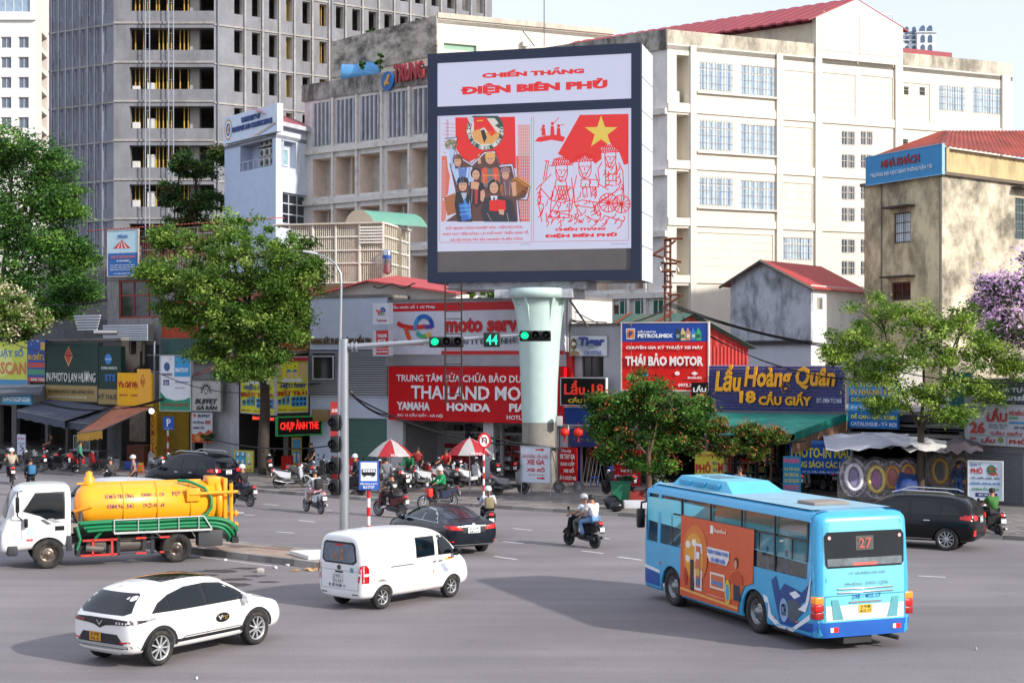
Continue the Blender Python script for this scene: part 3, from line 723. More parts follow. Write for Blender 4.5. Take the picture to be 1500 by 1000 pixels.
def shop(name,label,fr,u0,u1,ztop,depth,open_rects=(),wallm=None,inner=None,cat='shop',back='3b3835',fl='5e5a57'):
 """front wall with openings, side and back walls, floor and flat roof"""
 o=E(name,fr.w(u0,0),label,cat);wm_=wallm or M('8d8a86',.85,var=.1,grime='4c4946',ga=.5)
 b=MB();wallgrid(b,fr,u0,u1,0,ztop,open_rects,.25,0,0);b.build('wall',wm_,o)
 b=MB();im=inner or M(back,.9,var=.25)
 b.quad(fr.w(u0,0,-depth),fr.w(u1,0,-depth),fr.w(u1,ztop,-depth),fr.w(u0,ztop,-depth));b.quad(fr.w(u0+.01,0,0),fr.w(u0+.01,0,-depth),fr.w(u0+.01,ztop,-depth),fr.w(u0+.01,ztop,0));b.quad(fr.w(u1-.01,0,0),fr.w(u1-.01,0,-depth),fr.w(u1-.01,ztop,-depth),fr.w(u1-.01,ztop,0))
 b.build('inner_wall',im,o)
 b=MB();b.fb(fr,u0+.02,SW,u1-.02,SW+.02,-depth+.01,.0);b.build('floor',M(fl,.8,var=.2),o)
 b=MB();b.fb(fr,u0,ztop,u1,ztop+.15,-depth,.05);b.build('roof',M('7c7772',.9,var=.2),o)
 b=MB();b.fb(fr,u0+.02,3.1,u1-.02,3.2,-depth+.02,-.27);b.build('ceiling',M('6b6864',.9),o)
 return o
# --- far left print shops
f1=FP(-80,106,178,89);U1=lambda px,y=600:f1.hit(px,y)[0]
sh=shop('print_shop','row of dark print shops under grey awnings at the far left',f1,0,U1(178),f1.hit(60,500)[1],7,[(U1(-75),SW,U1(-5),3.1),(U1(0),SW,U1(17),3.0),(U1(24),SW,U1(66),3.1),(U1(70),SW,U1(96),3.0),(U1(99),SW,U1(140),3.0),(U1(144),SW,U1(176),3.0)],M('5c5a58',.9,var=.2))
sign('shop_sign','yellow-green sign with blue THUẬT SỐ and red IN-SCAN','sign',f1,(-40,499,40,563),.35,.2,'cfd84e',texts=[('KỸ THUẬT SỐ',.1,.6,.93,.85,'2d6fb5',.03),('IN-IN-SCAN',.05,.24,.98,.52,'d4703e',.03)],shapes=[(rect(0,0,1,.12),'2f86b8'),(disc(.45,.5,.3,.35,20),'dfe37a')],frame=.05)
sign('shop_sign','blue sign with yellow IN CHẤT LƯỢNG and red and green bars','sign',f1,(41,498,66,559),.4,.2,'1d4fa0',texts=[('IN CHẤT L',.03,.52,.98,.72,'e8b52c',.04),('8386 9988',.2,.02,.98,.09,'e9e2d8')],shapes=[(rect(0,.34,1,.46),'c0302c'),(rect(0,.17,1,.3),'2f8f62'),(rect(0,0,1,.11),'b62a2a'),(rect(.75,.76,1,.95),'d0a83a')])
fg=FP(66,92.5,177,87.5)
sign('shop_sign','large dark green IN-PHOTO LAN HƯƠNG board with a gold lower band','sign',fg,(67,503,143,587),.5,.3,'1f3a33',edge='1f3a33',frame=.05,fcol='2d4038',
     texts=[('IN-PHOTO LAN HƯƠNG',.03,.33,.97,.52,'d8d8d0',.0,.05),('IN NHANH-PHOTO MÀU-ĐÓNG SÁCH',.06,.13,.93,.21,'4c4534'),('CHUYÊN PHOTO IN ẤN GIÁ RẺ KHỔ LỚN NHỎ',.06,.05,.8,.1,'e2ddd0')],
     shapes=[(rect(0,0,1,.27),'9a8149'),([(.37,.78),(.45,.95),(.53,.78),(.45,.6)],'d8b24c'),([(.38,.79),(.45,.94),(.52,.79),(.45,.63)],'b3272c')])
sign('shop_sign','narrow dark green board with blue globe above a gold band','sign',fg,(144,507,177,592),.5,.3,'1f3a33',texts=[('KONICA MINOLTA',.15,.6,.85,.65,'d6dad6'),('STS',.3,.4,.78,.52,'2a66ac',.06),('KỸ THUẬT',.02,.07,.95,.19,'4c4534',.03)],
     shapes=[(rect(0,0,1,.26),'9a8149'),(disc(.45,.78,.15,.09),'2f7fc4'),(rect(.3,.77,.6,.785),'b9d4ec')])
def awning(name,label,pts,h,col,th=.06,val=None,m=None,group=None):
 """sloped cloth (back-left, back-right, front-right, front-left) with a hanging valance of height h"""
 o=E(name,(Vector(pts[2])+Vector(pts[3]))/2,label,'awning',group)
 mm=m or M(col,.8,var=.18,scale=2,grime='3a3a3c',ga=.3)
 b=MB();n=8;A,B_,C_,D=map(Vector,pts);vs=[]
 for i in range(n+1):
  for j in range(4):t,s_=i/n,j/3;p=A.lerp(B_,t).lerp(D.lerp(C_,t),s_);p.z-=.10*math.sin(math.pi*s_)*(1 if i%2 else .4);vs.append(p)
 fs=[(i*4+j,(i+1)*4+j,(i+1)*4+j+1,i*4+j+1)for i in range(n)for j in range(3)]
 b.add(vs,fs,0,True);b.build('cloth',mm,o)
 b=MB();b.tube([A,D],.03,5);b.tube([B_,C_],.03,5);b.tube([D,C_],.03,5);split(b,'rail',M('77777a',.4,.5),o)
 if h:
  b=MB();n=10
  for i in range(n):p,q=D.lerp(C_,i/n),D.lerp(C_,(i+1)/n);b.add([p,q,q-Vector((0,0,h*(1 if i%2 else .86))),p-Vector((0,0,h*(.86 if i%2 else 1)))],[(0,1,2,3)])
  b.build('valance',M(val or col,.8,var=.2),o)
 return o
def AW(x,y,Y):return P(x,y,Y)
awning('grey_awning','small grey awning above the IN-PHOTOCOPY-SCAN strip',[AW(-30,563,97),AW(65,563,93),AW(60,574,89),AW(-30,577,92)],.15,'5c6270')
sign('shop_sign','cyan IN-PHOTOCOPY-SCAN strip under the small grey awning','sign',FP(0,92,50,90),(2,577,46,592),.1,.1,'3d9ec4',texts=[('IN-PHOTOCOPY-SCAN',.06,.25,.95,.75,'eef4f6',.04)])
awning('grey_awning','long dark grey awning over the motorbikes under the green board',[AW(72,584,91),AW(158,596,87),AW(95,616,84),AW(25,601,88)],.45,'4a5060')
awning('grey_awning','shorter dark grey awning next to the orange one',[AW(130,596,88),AW(170,598,87),AW(140,622,83),AW(95,617,84.5)],.4,'4a4c58')
awning('orange_awning','faded orange awning with a yellow front flap over the food stall',[AW(172,593,85.5),AW(222,597,84),AW(150,629,80),AW(113,634,81)],.5,'a8664a',val='b58a34')
sign('shop_sign','yellow sign with red script above the orange awning','sign',FP(171,86,223,84.5),(172,546,222,594),.2,.15,'f0b21e',texts=[('Văn Chử Việt',.03,.5,.6,.75,'b02a20',.06),('xôi gà cơm rang',.06,.28,.3,.36,'a8502a'),('bún phở bánh mì',.4,.28,.6,.36,'a8502a'),('KK',.7,.66,.8,.8,'b02a20')],
     shapes=[(rect(.58,.1,.98,1.12),'eaaa2a'),([(.67,.75),(.75,.98),(.83,.75),(.75,.55)],'b9402c'),([(.69,.75),(.75,.92),(.81,.75),(.75,.6)],'eaaa2a')])
fq=FP(228,85,330,83)
sign('shop_sign','tall white sign with a green base and red lettering left of BUFFET GÀ RÁN','sign',fq,(235,521,279,601),.4,.2,'e4e8ee',frame=.04,texts=[('ITP - PHOTO - SCAN IN - ẤN',.06,.08,.93,.15,'b2362c',.04),('STS',.1,.46,.3,.56,'243a76',.06),('KONICA MINOLTA',.06,.64,.4,.68,'2a2f3a'),('Đầu tư LINHMẠNH',.5,.5,.95,.54,'6c7fae'),('SMARTSHOP',.5,.7,.93,.78,'eef2f6',.03),('dịch vụ in nhanh',.5,.4,.8,.43,'8a94ac')],
     shapes=[([(0,0),(1,0),(1,.25),(.8,.2),(.5,.18),(.2,.22),(0,.34)],'238a68'),(rect(.47,.62,1,1),'2f9ad0'),(disc(.22,.8,.1,.08),'335c86')])
sign('shop_sign','grey BUFFET GÀ RÁN sign with a black sunburst head','sign',fq,(281,558,323,601),.35,.15,'b9bab4',frame=.05,fcol='8d8d88',texts=[('BUFFET',.12,.22,.9,.4,'24221f',.06,.01,.25),('GÀ RÁN',.16,.02,.9,.2,'24221f',.06,.01,.25)],
     shapes=[([(.5+(.24 if i%2==0 else .13)*math.cos(R(a)),.66+(.34 if i%2==0 else .19)*math.sin(R(a)))for i,a in enumerate(range(-10,200,10))],'24221f'),(disc(.5,.64,.12,.16),'b9bab4'),(disc(.44,.66,.02,.03),'24221f'),(disc(.56,.66,.02,.03),'24221f'),(rect(.45,.56,.55,.6),'24221f')])
sign('banner','hanging menu banner with orange fried chicken under the BUFFET GÀ RÁN sign','banner',fq,(281,604,311,648),.3,.04,'c4c4c8',texts=[('BUFFET',.3,.84,.9,.94,'2c3a5c',.03),('KHUYẾN MẠI',.06,.62,.6,.74,'2c3a6c',.03),('89K',.66,.62,.94,.74,'b03a2c',.04),('COMBO LẨU',.06,.46,.6,.56,'2c3a6c',.03)],
     shapes=[([(0,0),(1,0),(1,.38),(.8,.44),(.6,.3),(.4,.38),(.2,.26),(0,.3)],'b8502a'),(disc(.3,.15,.14,.1),'d88a3c'),(disc(.7,.18,.16,.12),'cf7a34'),(disc(.14,.9,.07,.06),'c0562c')])
# narrow house with terrace cage
fh=FP(157,92,345,86);UH=lambda px,y=450:fh.hit(px,y)[0]
nh=shop('narrow_house','narrow house with a dark glazed floor and a fabric-screened roof terrace',fh,0,fh.len,fh.hit(230,408)[1],6,[(UH(174),fh.hit(200,466)[1],UH(238),fh.hit(200,410)[1]),(UH(191),fh.hit(200,545)[1],UH(234),fh.hit(200,503)[1]),(UH(240),SW,UH(262),3.1),(UH(265),SW,UH(278),3.1),(UH(190),SW,UH(232),3.1)],M('8e8c8c',.9,var=.15,grime='4a4846',ga=.6),cat='house')
window(nh,fh,(UH(174),fh.hit(200,466)[1],UH(238),fh.hit(200,410)[1]),-.05,3,1,.12,'8c3a32','24282c',top=.6);window(nh,fh,(UH(191),fh.hit(200,545)[1],UH(234),fh.hit(200,503)[1]),-.05,2,1,.08,'b8b6b2','4a5358',top=.6)
b=MB();zt0,zt1=fh.hit(230,406)[1]+.15,fh.hit(230,337)[1]
for px in(204,233,263,292,322,340):b.tube([fh.w(UH(px),zt0,.1),fh.w(UH(px),zt1,.1)],.045,5)
for f_ in(0,.28,.56,.86,1):b.tube([fh.w(UH(204),lerp(zt0,zt1,f_),.1),fh.w(UH(343),lerp(zt0,zt1,f_),.1)],.04,5)
split(b,'cage_frame',M('cfcac4',.5),nh)
b=MB();n=40
for i in range(n):
 u=lerp(UH(204),UH(343),i/n);b.tube([fh.w(u,zt0,.04),fh.w(u,zt1,.04)],.012,3,cap=False)
b.build('cage_bars',M('d8cfc8',.6),nh)
b=MB();corr(b,fh.w(-.9,zt1+.12,.8),fh.w(UH(345),zt1+.12,.8),fh.w(UH(345),zt1+.7,-4),fh.w(-.9,zt1+.7,-4),40);b.build('tin_roof',M('a8463c',.6,var=.2),nh)
b=MB()
for i,(p,q,c)in enumerate(((206,252,0),(255,300,0))):sheet(b,[fh.w(UH(p),zt0+1.0,-.1),fh.w(UH(q),zt0+.9,-.1),fh.w(UH(q),zt0+2.1,-.1),fh.w(UH(p),zt0+2.2,-.1)],.03,0,fh.n*-1)
split(b,'terrace_screen',M('b2564c',.9,var=.35,scale=2.5),nh)
b=MB();sheet(b,[fh.w(UH(206),zt0+.1,-1),fh.w(UH(300),zt0+.1,-1),fh.w(UH(300),zt1,-1),fh.w(UH(206),zt1,-1)],.03,0,fh.n*-1);b.build('terrace_wall',M('b9a8a0',.9,var=.2,grime='7a4a3c',ga=.4),nh)
fh2=FP(156,90.5,204,89.5)
sign('hanging_poster','blue advertising poster with a red tent above white lines of text','sign',fh2,(158,337,202,404),.3,.1,'b4d2dc',frame=.05,fcol='b8a8a0',texts=[('TiếnVũ',.32,.82,.66,.92,'3a6aa8',.04),('ĐẠI LÝ QUẢNG NINH',.1,.37,.92,.46,'c0707a',.05),('Địa Thọ: 0913282214',.3,.3,.72,.35,'dfe6ee'),('MÁI HIÊN MÁI XẾP BẠT KÉO',.08,.22,.9,.25,'e6ecf2'),('NHÀ BẠT QUÂN ĐỘI MÁI VÒM',.08,.17,.9,.2,'e6ecf2'),('RÈM SÁO Ô DÙ BẠT LÙA',.08,.12,.9,.15,'e6ecf2'),('TƯ VẤN MIỄN PHÍ',.2,.04,.8,.07,'e6ecf2')],
     shapes=[(rect(0,0,1,.5),'2360a4'),([(.17,.6),(.47,.79),(.76,.6)],'c23a3c'),([(.3,.6),(.46,.78),(.36,.6)],'e2c4c0'),([(.44,.6),(.47,.78),(.5,.6)],'e2c4c0'),([(.58,.6),(.49,.78),(.65,.6)],'e2c4c0')])
b=MB();slat=MB().box(0,0,0,1,.1,.05).mesh('slat',M('c4c8ce',.5))
pl=E('slatted_canopy',fh.w(UH(190),fh.hit(190,500)[1],.8),'white slatted canopy and planter rail under the dark glazed floor','canopy')
for i in range(6):
 z=fh.hit(155,484-i*3.9)[1];k=i*.06;put('slat',slat,pl,fh.T(UH(142)-k-.3,z,1.2)@Matrix.Diagonal((UH(171)-UH(142)+k*2,1,1,1)))
for i in range(7):
 z=fh.hit(200,499-i*3.4)[1];put('slat',slat,pl,fh.T(UH(171),z,1.0)@Matrix.Diagonal((UH(236)-UH(171),1,1,1)))
b.fb(fh,UH(171),fh.hit(200,500)[1],UH(236),fh.hit(200,476)[1],.6,.95);b.build('backing',M('2c2e32',.8),pl)
b=MB();b.tube([P(138,487,88),P(172,487,88)],.14,12);tag(b.build('steel_duct',M('c9c2bb',.25,.9)),'shiny steel duct beside the slatted canopy','duct')
b=MB();b.tube([fh.w(UH(183),3.2,.3),fh.w(UH(183),fh.hit(183,500)[1],.3)],.2,8);b.tube([fh.w(UH(232),3.2,.3),fh.w(UH(232),fh.hit(232,500)[1],.3)],.06,6);split(b,'drain_pipe',M('9aa0aa',.5),nh)
# rusty lean-to and plaster wall
fp_=FP(279,84.5,350,82.8)
pw=shop('plaster_house','grey plastered house front with a rusty red sheet roof',fp_,0,fp_.len,fp_.hit(300,560)[1],5,[(.1,SW,.9,3.0)],M('b0b0b4',.9,var=.12,grime='6a6866',ga=.5),cat='house')
b=MB();corr(b,fp_.w(-.2,4.9,.7),fp_.w(fp_.len,5.6,.7),fp_.w(fp_.len,7.6,-2.5),fp_.w(.4,5.8,-2.5),12,.05);b.build('tin_roof',M('6e2f2c',.8,var=.25,grime='8f8a88',ga=.6,gs=(1,1,1)),pw)
b=MB();corr(b,fh.w(UH(240),fh.hit(260,500)[1],.2),fh.w(UH(322),fh.hit(300,500)[1],.2),fh.w(UH(322),fh.hit(300,440)[1],.15),fh.w(UH(240),fh.hit(260,440)[1],.15),22,.04);b.build('orange_cladding',M('a8401f',.7,var=.2),nh)
b=MB();corr(b,fh.w(UH(240),fh.hit(260,530)[1],.25),fh.w(UH(322),fh.hit(300,530)[1],.25),fh.w(UH(322),fh.hit(300,495)[1],.25),fh.w(UH(240),fh.hit(260,495)[1],.25),22,.04);b.build('green_cladding',M('3c5a56',.7,var=.2),nh)
b=MB();b.tube([P(284,437,84),P(300,490,84)],.08,5);b.tube([P(322,480,84),P(300,512,84)],.07,5);tag(b.build('leaning_poles',M('cfd0d2',.5)),'white poles leaning against the orange sheet cladding behind the tree','poles')
# food stall interior
b=MB();fs_=FP(180,86,232,84.6)
st_=E('food_stall',fs_.w(1,SW),'yellow food stall with a glass cabinet and steel table','stall')
b.fb(fs_,0,SW,fs_.len,3.6,-2.5,-2.4);b.build('back_wall',M('a8861f',.8,var=.2),st_)
b=MB();b.fb(fs_,-2.2,.95,.1,1.0,1.0,1.9);
for u,d in((-2.15,1.05),(-2.15,1.85),(.0,1.05),(.0,1.85)):b.tube([fs_.w(u,SW,d),fs_.w(u,.95,d)],.025,5)
b.build('table',M('8d9196',.35,.7),st_)
b=MB();b.fb(fs_,-2.1,1.0,-.8,1.05,1.1,1.7);b.fb(fs_,-2.1,1.75,-.8,1.8,1.1,1.7)
for u in(-2.1,-1.45,-.84):b.fb(fs_,u,1.05,u+.04,1.75,1.66,1.7);b.fb(fs_,u,1.05,u+.04,1.75,1.1,1.14)
b.build('cabinet_frame',M('a0a4a8',.35,.6),st_);b=MB();b.fb(fs_,-2.06,1.06,-.85,1.74,1.13,1.65);b.build('cabinet_glass',M('4c5650',.1,spec=.9),st_)
b=MB();b.fb(fs_,.6,SW,1.9,1.25,-.6,.3);b.build('counter',M('6b3a26',.6,var=.2),st_)
b=MB();b.fb(fs_,-.3,1.4,.9,3.3,-.9,-.8);b.build('menu_board',M('8c7f70',.8,var=.4,scale=3),st_)
b=MB();b.prism([(-.9,.16),(-.1,.16),(0,.66),(-1,.66)],fs_.w,1.9,2.4);tag(b.build('plastic_tub',M('6f7486',.5)),'grey-blue plastic tub on the pavement by the food stall','tub')
b=MB();b.lathe([(.15,0),(.2,.5),(.21,.5),(.18,.48),(.01,.1)],Matrix.Translation(G(171,686,SW)),14);tag(b.build('white_bucket',M('d6d6d4',.4)),'white bucket standing in front of the steel stall table','bucket')
b=MB();b.box(-.35,-.2,0,.35,.2,.42,T=Matrix.Translation(G(193,687,SW)),c=.03);tag(b.build('blue_crate',M('2b4aa0',.5)),'blue crate on the pavement right of the white bucket','crate')
b=MB();b.box(-.12,-.12,0,.12,.12,.45,T=Matrix.Translation(G(206,690,SW)),c=.02);tag(b.build('yellow_stool',M('e0b020',.5)),'small yellow stool beside the blue crate','stool')
b=MB();b.fb(fs_,fs_.len-.25,SW,fs_.len+.1,fs_.hit(230,602)[1],.2,.35);o=b.build('yellow_post_sign',M('e0a21c',.5));tag(o,'tall narrow yellow post sign at the edge of the food stall','sign')
text(o,'C\nƠ\nM\nG\nÀ',fs_.T(fs_.len-.2,.8,.36),.24,2.4,M('a04020',.5),.01,.02)
b=MB();b.ball(P(222,602,83.8),.16,n=8);tag(b.build('round_lamp',M('f4f4f0',.5,emit=1,var=0)),'lit round white lamp under the orange awning','lamp')
# --- photo studio with yellow V sign
fx=FP(345,84,402,80.5);fy=FP(402,80.5,476,83.0)
zr=fx.hit(380,520)[1]
ps=shop('photo_studio','small photo studio with wooden balcony and dark doorway behind the V-shaped yellow signs',FP(345,85,478,83),0,4.9,zr,5,[(.9,SW,1.6,2.9),(2.0,SW,3.0,2.8),(3.3,SW,4.7,2.8)],M('6e6862',.9,var=.2,grime='3c3835',ga=.6))
b=MB();sheet(b,[P(347,519,85),P(402,517,80),P(478,513,83.5),P(440,508,86)],.12);b.build('canopy',M('6a625c',.9,var=.2),ps)
def mtr(fr,rc_,lab,red):
 im=[(rect(.02,.55,.22,.95),'b9c24a'),(rect(.72,.5,.98,.98),'b9c24a'),(disc(.85,.75,.12,.17),'cfb27c'),(disc(.1,.76,.09,.12),'cfb27c'),(disc(.4,.69,.07,.07,16),'d9b9a0'),(disc(.6,.69,.07,.07,16),'d9b9a0'),
          (disc(.4,.73,.075,.05,14,0,180),'2d7fae'),(disc(.6,.73,.075,.05,14,0,180),'2d7fae'),([(.14,.56),(.25,.63),(.42,.6),(.5,.62),(.58,.6),(.75,.63),(.86,.56),(.75,.54),(.5,.55),(.25,.54)],'d6dcd4'),
          ([(.38,.92),(.42,.96),(.45,.93),(.48,.98),(.51,.93),(.55,.96),(.58,.92)],'c43a28'),(rect(.48,.1,.97,.28),'3a9ad0')]+[(rect(.06+i*.13,.14,.16+i*.13,.24+.03*i),'3f93bb')for i in range(3)]+[(disc(.11+i*.13,.2+.01*i,.03,.03,10),'23282e')for i in range(3)]
 for j in range(2):
  for i in range(4):im.append((disc(.545+i*.12,.145+j*.09,.04,.03,10),'1e2d4c'))
 if red:im.append((rect(0,.93,1,1),'b03040'))
 return sign('photo_sign',lab,'sign',fr,rc_,.3,.12,'dcd93c',texts=[('HIỆU ẢNH',.12,.42,.9,.54,'1d3f8c',.05),('MẶT TRỜI',.04,.28,.96,.41,'b23224',.06),('CHUYÊN CHỤP ẢNH THẺ LẤY NGAY',.4,.02,.97,.06,'b2502c'),('ẢNH CƯỚI',.05,.03,.3,.07,'b2502c')],shapes=im,frame=.05,fcol='b8bcc0')
mtr(fx,(353,527,402,605),'left yellow HIỆU ẢNH MẶT TRỜI sign of the V-shaped pair',0);mtr(fy,(404,523,450,603),'right yellow HIỆU ẢNH MẶT TRỜI sign with a red strip on top',1)
sign('led_sign','black CHỤP ẢNH THẺ sign with red letters and a green rim','sign',FP(404,79.6,475,81.2),(407,611,470,636),.1,.15,'15120f',frame=.07,fcol='1f9a4c',texts=[('CHỤP ẢNH THẺ',.05,.18,.95,.88,M('e02a22',.4,emit=.7,var=0),.06,.02)])
sign('led_strip','small glowing red strip sign under the left yellow sign','sign',FP(366,81.8,404,80),(369,608,403,616),.1,.08,'3a0c0a',texts=[('ẢNH THẺ LẤY NGAY',.03,.15,.97,.85,M('ff3a28',.4,emit=1.5,var=0),.04)])
# wooden balcony above
wb=M('6b3a22',.7,var=.25,grime='2c1a10',ga=.4,gs=(2,2,.5));fw_=FP(350,86,458,84)
bc=E('wooden_balcony',fw_.w(0,fw_.hit(400,515)[1]),'wooden balcony with orange lattice rail under the big tree','balcony')
b=MB();zf=fw_.hit(400,514)[1];zr_=fw_.hit(400,437)[1]
b.fb(fw_,0,zf-.15,fw_.len,zf,-3.2,.2);b.build('deck',wb,bc)
for px in(354,376,410,451):
 u=fw_.hit(px,480)[0];MB().fb(fw_,u,zf,u+.16,zr_,-.1,.06).build('post',wb,bc)
b=MB();sheet(b,[fw_.w(-.4,zr_-.1,.7),fw_.w(fw_.len+.3,zr_-.1,.7),fw_.w(fw_.len+.3,zr_+.8,-3.4),fw_.w(-.4,zr_+.8,-3.4)],.12);b.build('roof',M('5c2e1e',.8,var=.25),bc)
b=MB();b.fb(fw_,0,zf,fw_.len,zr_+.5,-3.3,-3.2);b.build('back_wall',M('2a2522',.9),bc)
b=MB();b.fb(fw_,fw_.hit(370,460)[0],zf+1.0,fw_.hit(379,460)[0],zr_-.1,-3.2,-3.1);b.build('white_panel',M('d8d6d2',.7),bc)
lt=M('c06a3c',.6);u0,u1=fw_.hit(410,505)[0],fw_.hit(452,505)[0]
lm=MB().box(-.02,-.55,0,.02,.55,.02).mesh('lattice_slat',lt)
n=12
for i in range(n):
 for s_ in(-1,1):put('lattice_slat',lm,bc,fw_.T(lerp(u0,u1,(i+.5)/n),zf+.42,.06+.02*s_)@Matrix.Rotation(R(45*s_),4,'Z'))
b=MB();b.fb(fw_,u0,zf+.8,u1,zf+.88,0,.14);b.fb(fw_,u0,zf,u1,zf+.08,0,.14);b.fb(fw_,0,zf+.8,u0,zf+.86,0,.1)
split(b,'rail',lt,bc)
sign('gold_sign','upright gold sign hanging at the wooden balcony','sign',fw_,(429,470,444,507),.2,.08,'8a7338',texts=[('MIVE',.1,.3,.9,.6,'3c3220',.03)])
sign('studio_board','upright yellow board with blue portrait samples beside the door of the photo studio','sign',FP(425,84.2,450,84),(427,640,442,694),.5,.05,'d0a83a',shapes=[(rect(.12,.3,.88,.62),'3f93c4'),(rect(.12,.68,.88,.95),'4c9cc8')]+[(disc(x,y,.13,.08,10),'e2d2c4')for x in(.3,.7)for y in(.5,.38)])
sign('poster_strip','narrow yellow poster strip with a blue portrait near the traffic mast','sign',FP(474,82.5,482,82.5),(474,640,483,690),.6,.05,'cfc06a',shapes=[(rect(.1,.05,.9,.35),'3f9ad0'),(rect(.1,.5,.9,.7),'3a4a4c'),(disc(.5,.22,.25,.08,10),'e2d2c4')])
sign('red_counter','red counter box in front of the photo studio','counter',FP(411,83,428,83),(412,668,427,692),.9,.6,'b82420')
sign('portrait_board','yellow-and-blue portrait board standing against the tree trunk','sign',FP(342,80.5,372,80),(343,660,371,690),.1,.06,'d8d060',frame=.03,fcol='b0a850',texts=[('ẢNH THẺ',.3,.04,.92,.18,'c06a6c',.03)],
     shapes=[(rect(.05,.25,.62,.95),'46a4cc'),(rect(.66,.25,.95,.92),'cfd06a')]+[([(x-.09,y-.16),(x+.09,y-.16),(x+.06,y-.04),(x-.06,y-.04)],'2a3a44')for x,y in((.2,.86),(.47,.86),(.2,.5),(.47,.5),(.8,.5))]+[(disc(x,y,.06,.1,12),'e2dcd4')for x,y in((.2,.84),(.47,.84),(.2,.48),(.47,.48),(.8,.48),(.8,.8))])
sign('red_banner','small red vertical banner hanging on the lamp post','banner',FP(480,72,492,72),(484,588,496,640),0,.03,'a03434',texts=[('ÁO DÀI',.15,.7,.85,.82,'e8d8d0',.04),('TRUNG',.15,.45,.85,.55,'e8d8d0',.04),('TÂM',.15,.25,.85,.35,'e8d8d0',.04)])
b=MB();b.box(-.45,-.3,0,.45,.3,.62,c=.02,T=Matrix.Translation(P(470,600,81)+Vector((0,0,-.6))));tag(b.build('gold_box_sign',M('7a6430',.4)),'dark gold box sign on the jeweller front beside the lamp post','sign')
# --- jeweller with louvred front
ft_=FP(454,82,568,80.2);UT=lambda px,y=560:ft_.hit(px,y)[0];ZT=lambda y,px=510:ft_.hit(px,y)[1]
jw=shop('jewellery_shop','pale blue-grey jeweller front with horizontal louvres and a green roller shutter',ft_,0,ft_.len,ZT(436),8,[(UT(505),SW,UT(568)-.05,ZT(612))],M('c2cbdc',.6,var=.06),back='4a4744')
lv=MB().box(0,0,0,1,.055,.06).mesh('louvre_slat',M('b9bcc2',.4,.3));lb=MB();lb.fb(ft_,0,ZT(580),ft_.len,ZT(512),0,.04);lb.build('louvre_backing',M('4c4f55',.7),jw)
wj=ft_.rc(460,521,491,556)
n=20
for i in range(n):
 z=lerp(ZT(580),ZT(513),i/n)
 if wj[1]-.05<z<wj[3]+.05:
  put('louvre_slat',lv,jw,ft_.T(0,z,.05)@Matrix.Diagonal((wj[0]-.05,1,1,1)));put('louvre_slat',lv,jw,ft_.T(wj[2]+.05,z,.05)@Matrix.Diagonal((ft_.len-wj[2]-.05,1,1,1)))
 else:put('louvre_slat',lv,jw,ft_.T(0,z,.05)@Matrix.Diagonal((ft_.len,1,1,1)))
window(jw,ft_,wj,.2,1,1,.06,'c2c6cc','23262c')
def shutter(o,fr,u0,z0,u1,z1,col,d=-.12,n=22):
 """roller shutter, each slat its own piece"""
 h=(z1-z0)/n;k=('sh',round(h,3),col)
 if k not in _wm:_wm[k]=MB().prism([(0,0),(.03,.02),(.03,h*.8),(0,h*.97)],lambda a,b_,d_:(d_,b_,a),0,1).mesh('shutter_slat',M(col,.5,.1,var=.08,grime='54534f',ga=.35,gs=(.7,.7,.7)))
 for i in range(n):put('shutter_slat',_wm[k],o,fr.T(u0,z0+i*h,d)@Matrix.Diagonal((u1-u0,1,1,1)))
shutter(jw,ft_,UT(505),SW,UT(568)-.05,ZT(612),'54796e')
jl=text(jw,'TRANG SỨC PLATIN VÀNG NIỀM TIN',ft_.T(.05,ZT(504),.03),UT(545)-.1,ZT(490)-ZT(504),M('8a6a3a',.3,.6),.06,.02)
b=MB();b.lathe([(.01,-.02),(.16,0),(.2,.08),(.16,.16),(.01,.18)],Matrix.Translation(P(511,577,78)),12);tag(b.build('siren_dome',M('d8dade',.4)),'pale round lamp dome on the bracket behind the traffic mast','lamp')
# --- moto service with big red boards
fm_=FP(568,80.2,832,74.4);UM=lambda px,y=560:fm_.hit(px,y)[0];ZM=lambda y,px=640:fm_.hit(px,y)[1]
zt=ZM(442)
mo=shop('moto_service','motorbike service shop with open bays under two big red and white boards',fm_,0,fm_.len,zt,4.5,[(UM(590),SW,UM(708),ZM(612)-.1),(UM(722),SW,UM(830)-.2,ZM(612)-.1)],M('c6c6c8',.7,var=.06),inner=M('c9c8c6',.8),fl='4a4644')
b=MB();u0,u1=UM(590),UM(830);b.fb(fm_,u0,SW,u1,1.5,-3.9,-3.8);b.build('red_wainscot',M('b01f22',.5),mo)
b=MB();b.fb(fm_,u0,1.15,u1,1.25,-3.79,-3.76);b.fb(fm_,u0,2.1,u1,2.2,-3.79,-3.6);b.build('white_shelf',M('d2d2d2',.5),mo)
b=MB();b.fb(fm_,u0,SW,u1,3.0,-4.3,-4.0);b.build('inner_partition',M('bfbfbf',.7),mo)
b=MB();rr=random.Random(11)
for i in range(26):u=rr.uniform(u0,u1-.5);b.fb(fm_,u,2.2,u+rr.uniform(.15,.4),2.2+rr.uniform(.1,.35),-3.76,-3.5)
tag(b.build('boxed_parts',M('6b6460',.7,isl=.6)),kind='stuff')
b=MB();b.fb(fm_,UM(624),1.4,UM(632),2.6,-3.7,-3.6);b.build('blue_poster',M('24305c',.5),mo)
for px in(712,770):b=MB();b.tube([fm_.w(UM(px),SW,-1.5),fm_.w(UM(px),3.1,-1.5)],.12,10);b.build('column',M('b8b8ba',.6),mo)
b=MB()
for i in range(5):z=lerp(ZM(536),ZM(519),(i+.2)/5);b.fb(fm_,0,z,fm_.len,z+.1,.02,.16)
split(b,'steel_rib',M('a9abb0',.35,.4),mo)
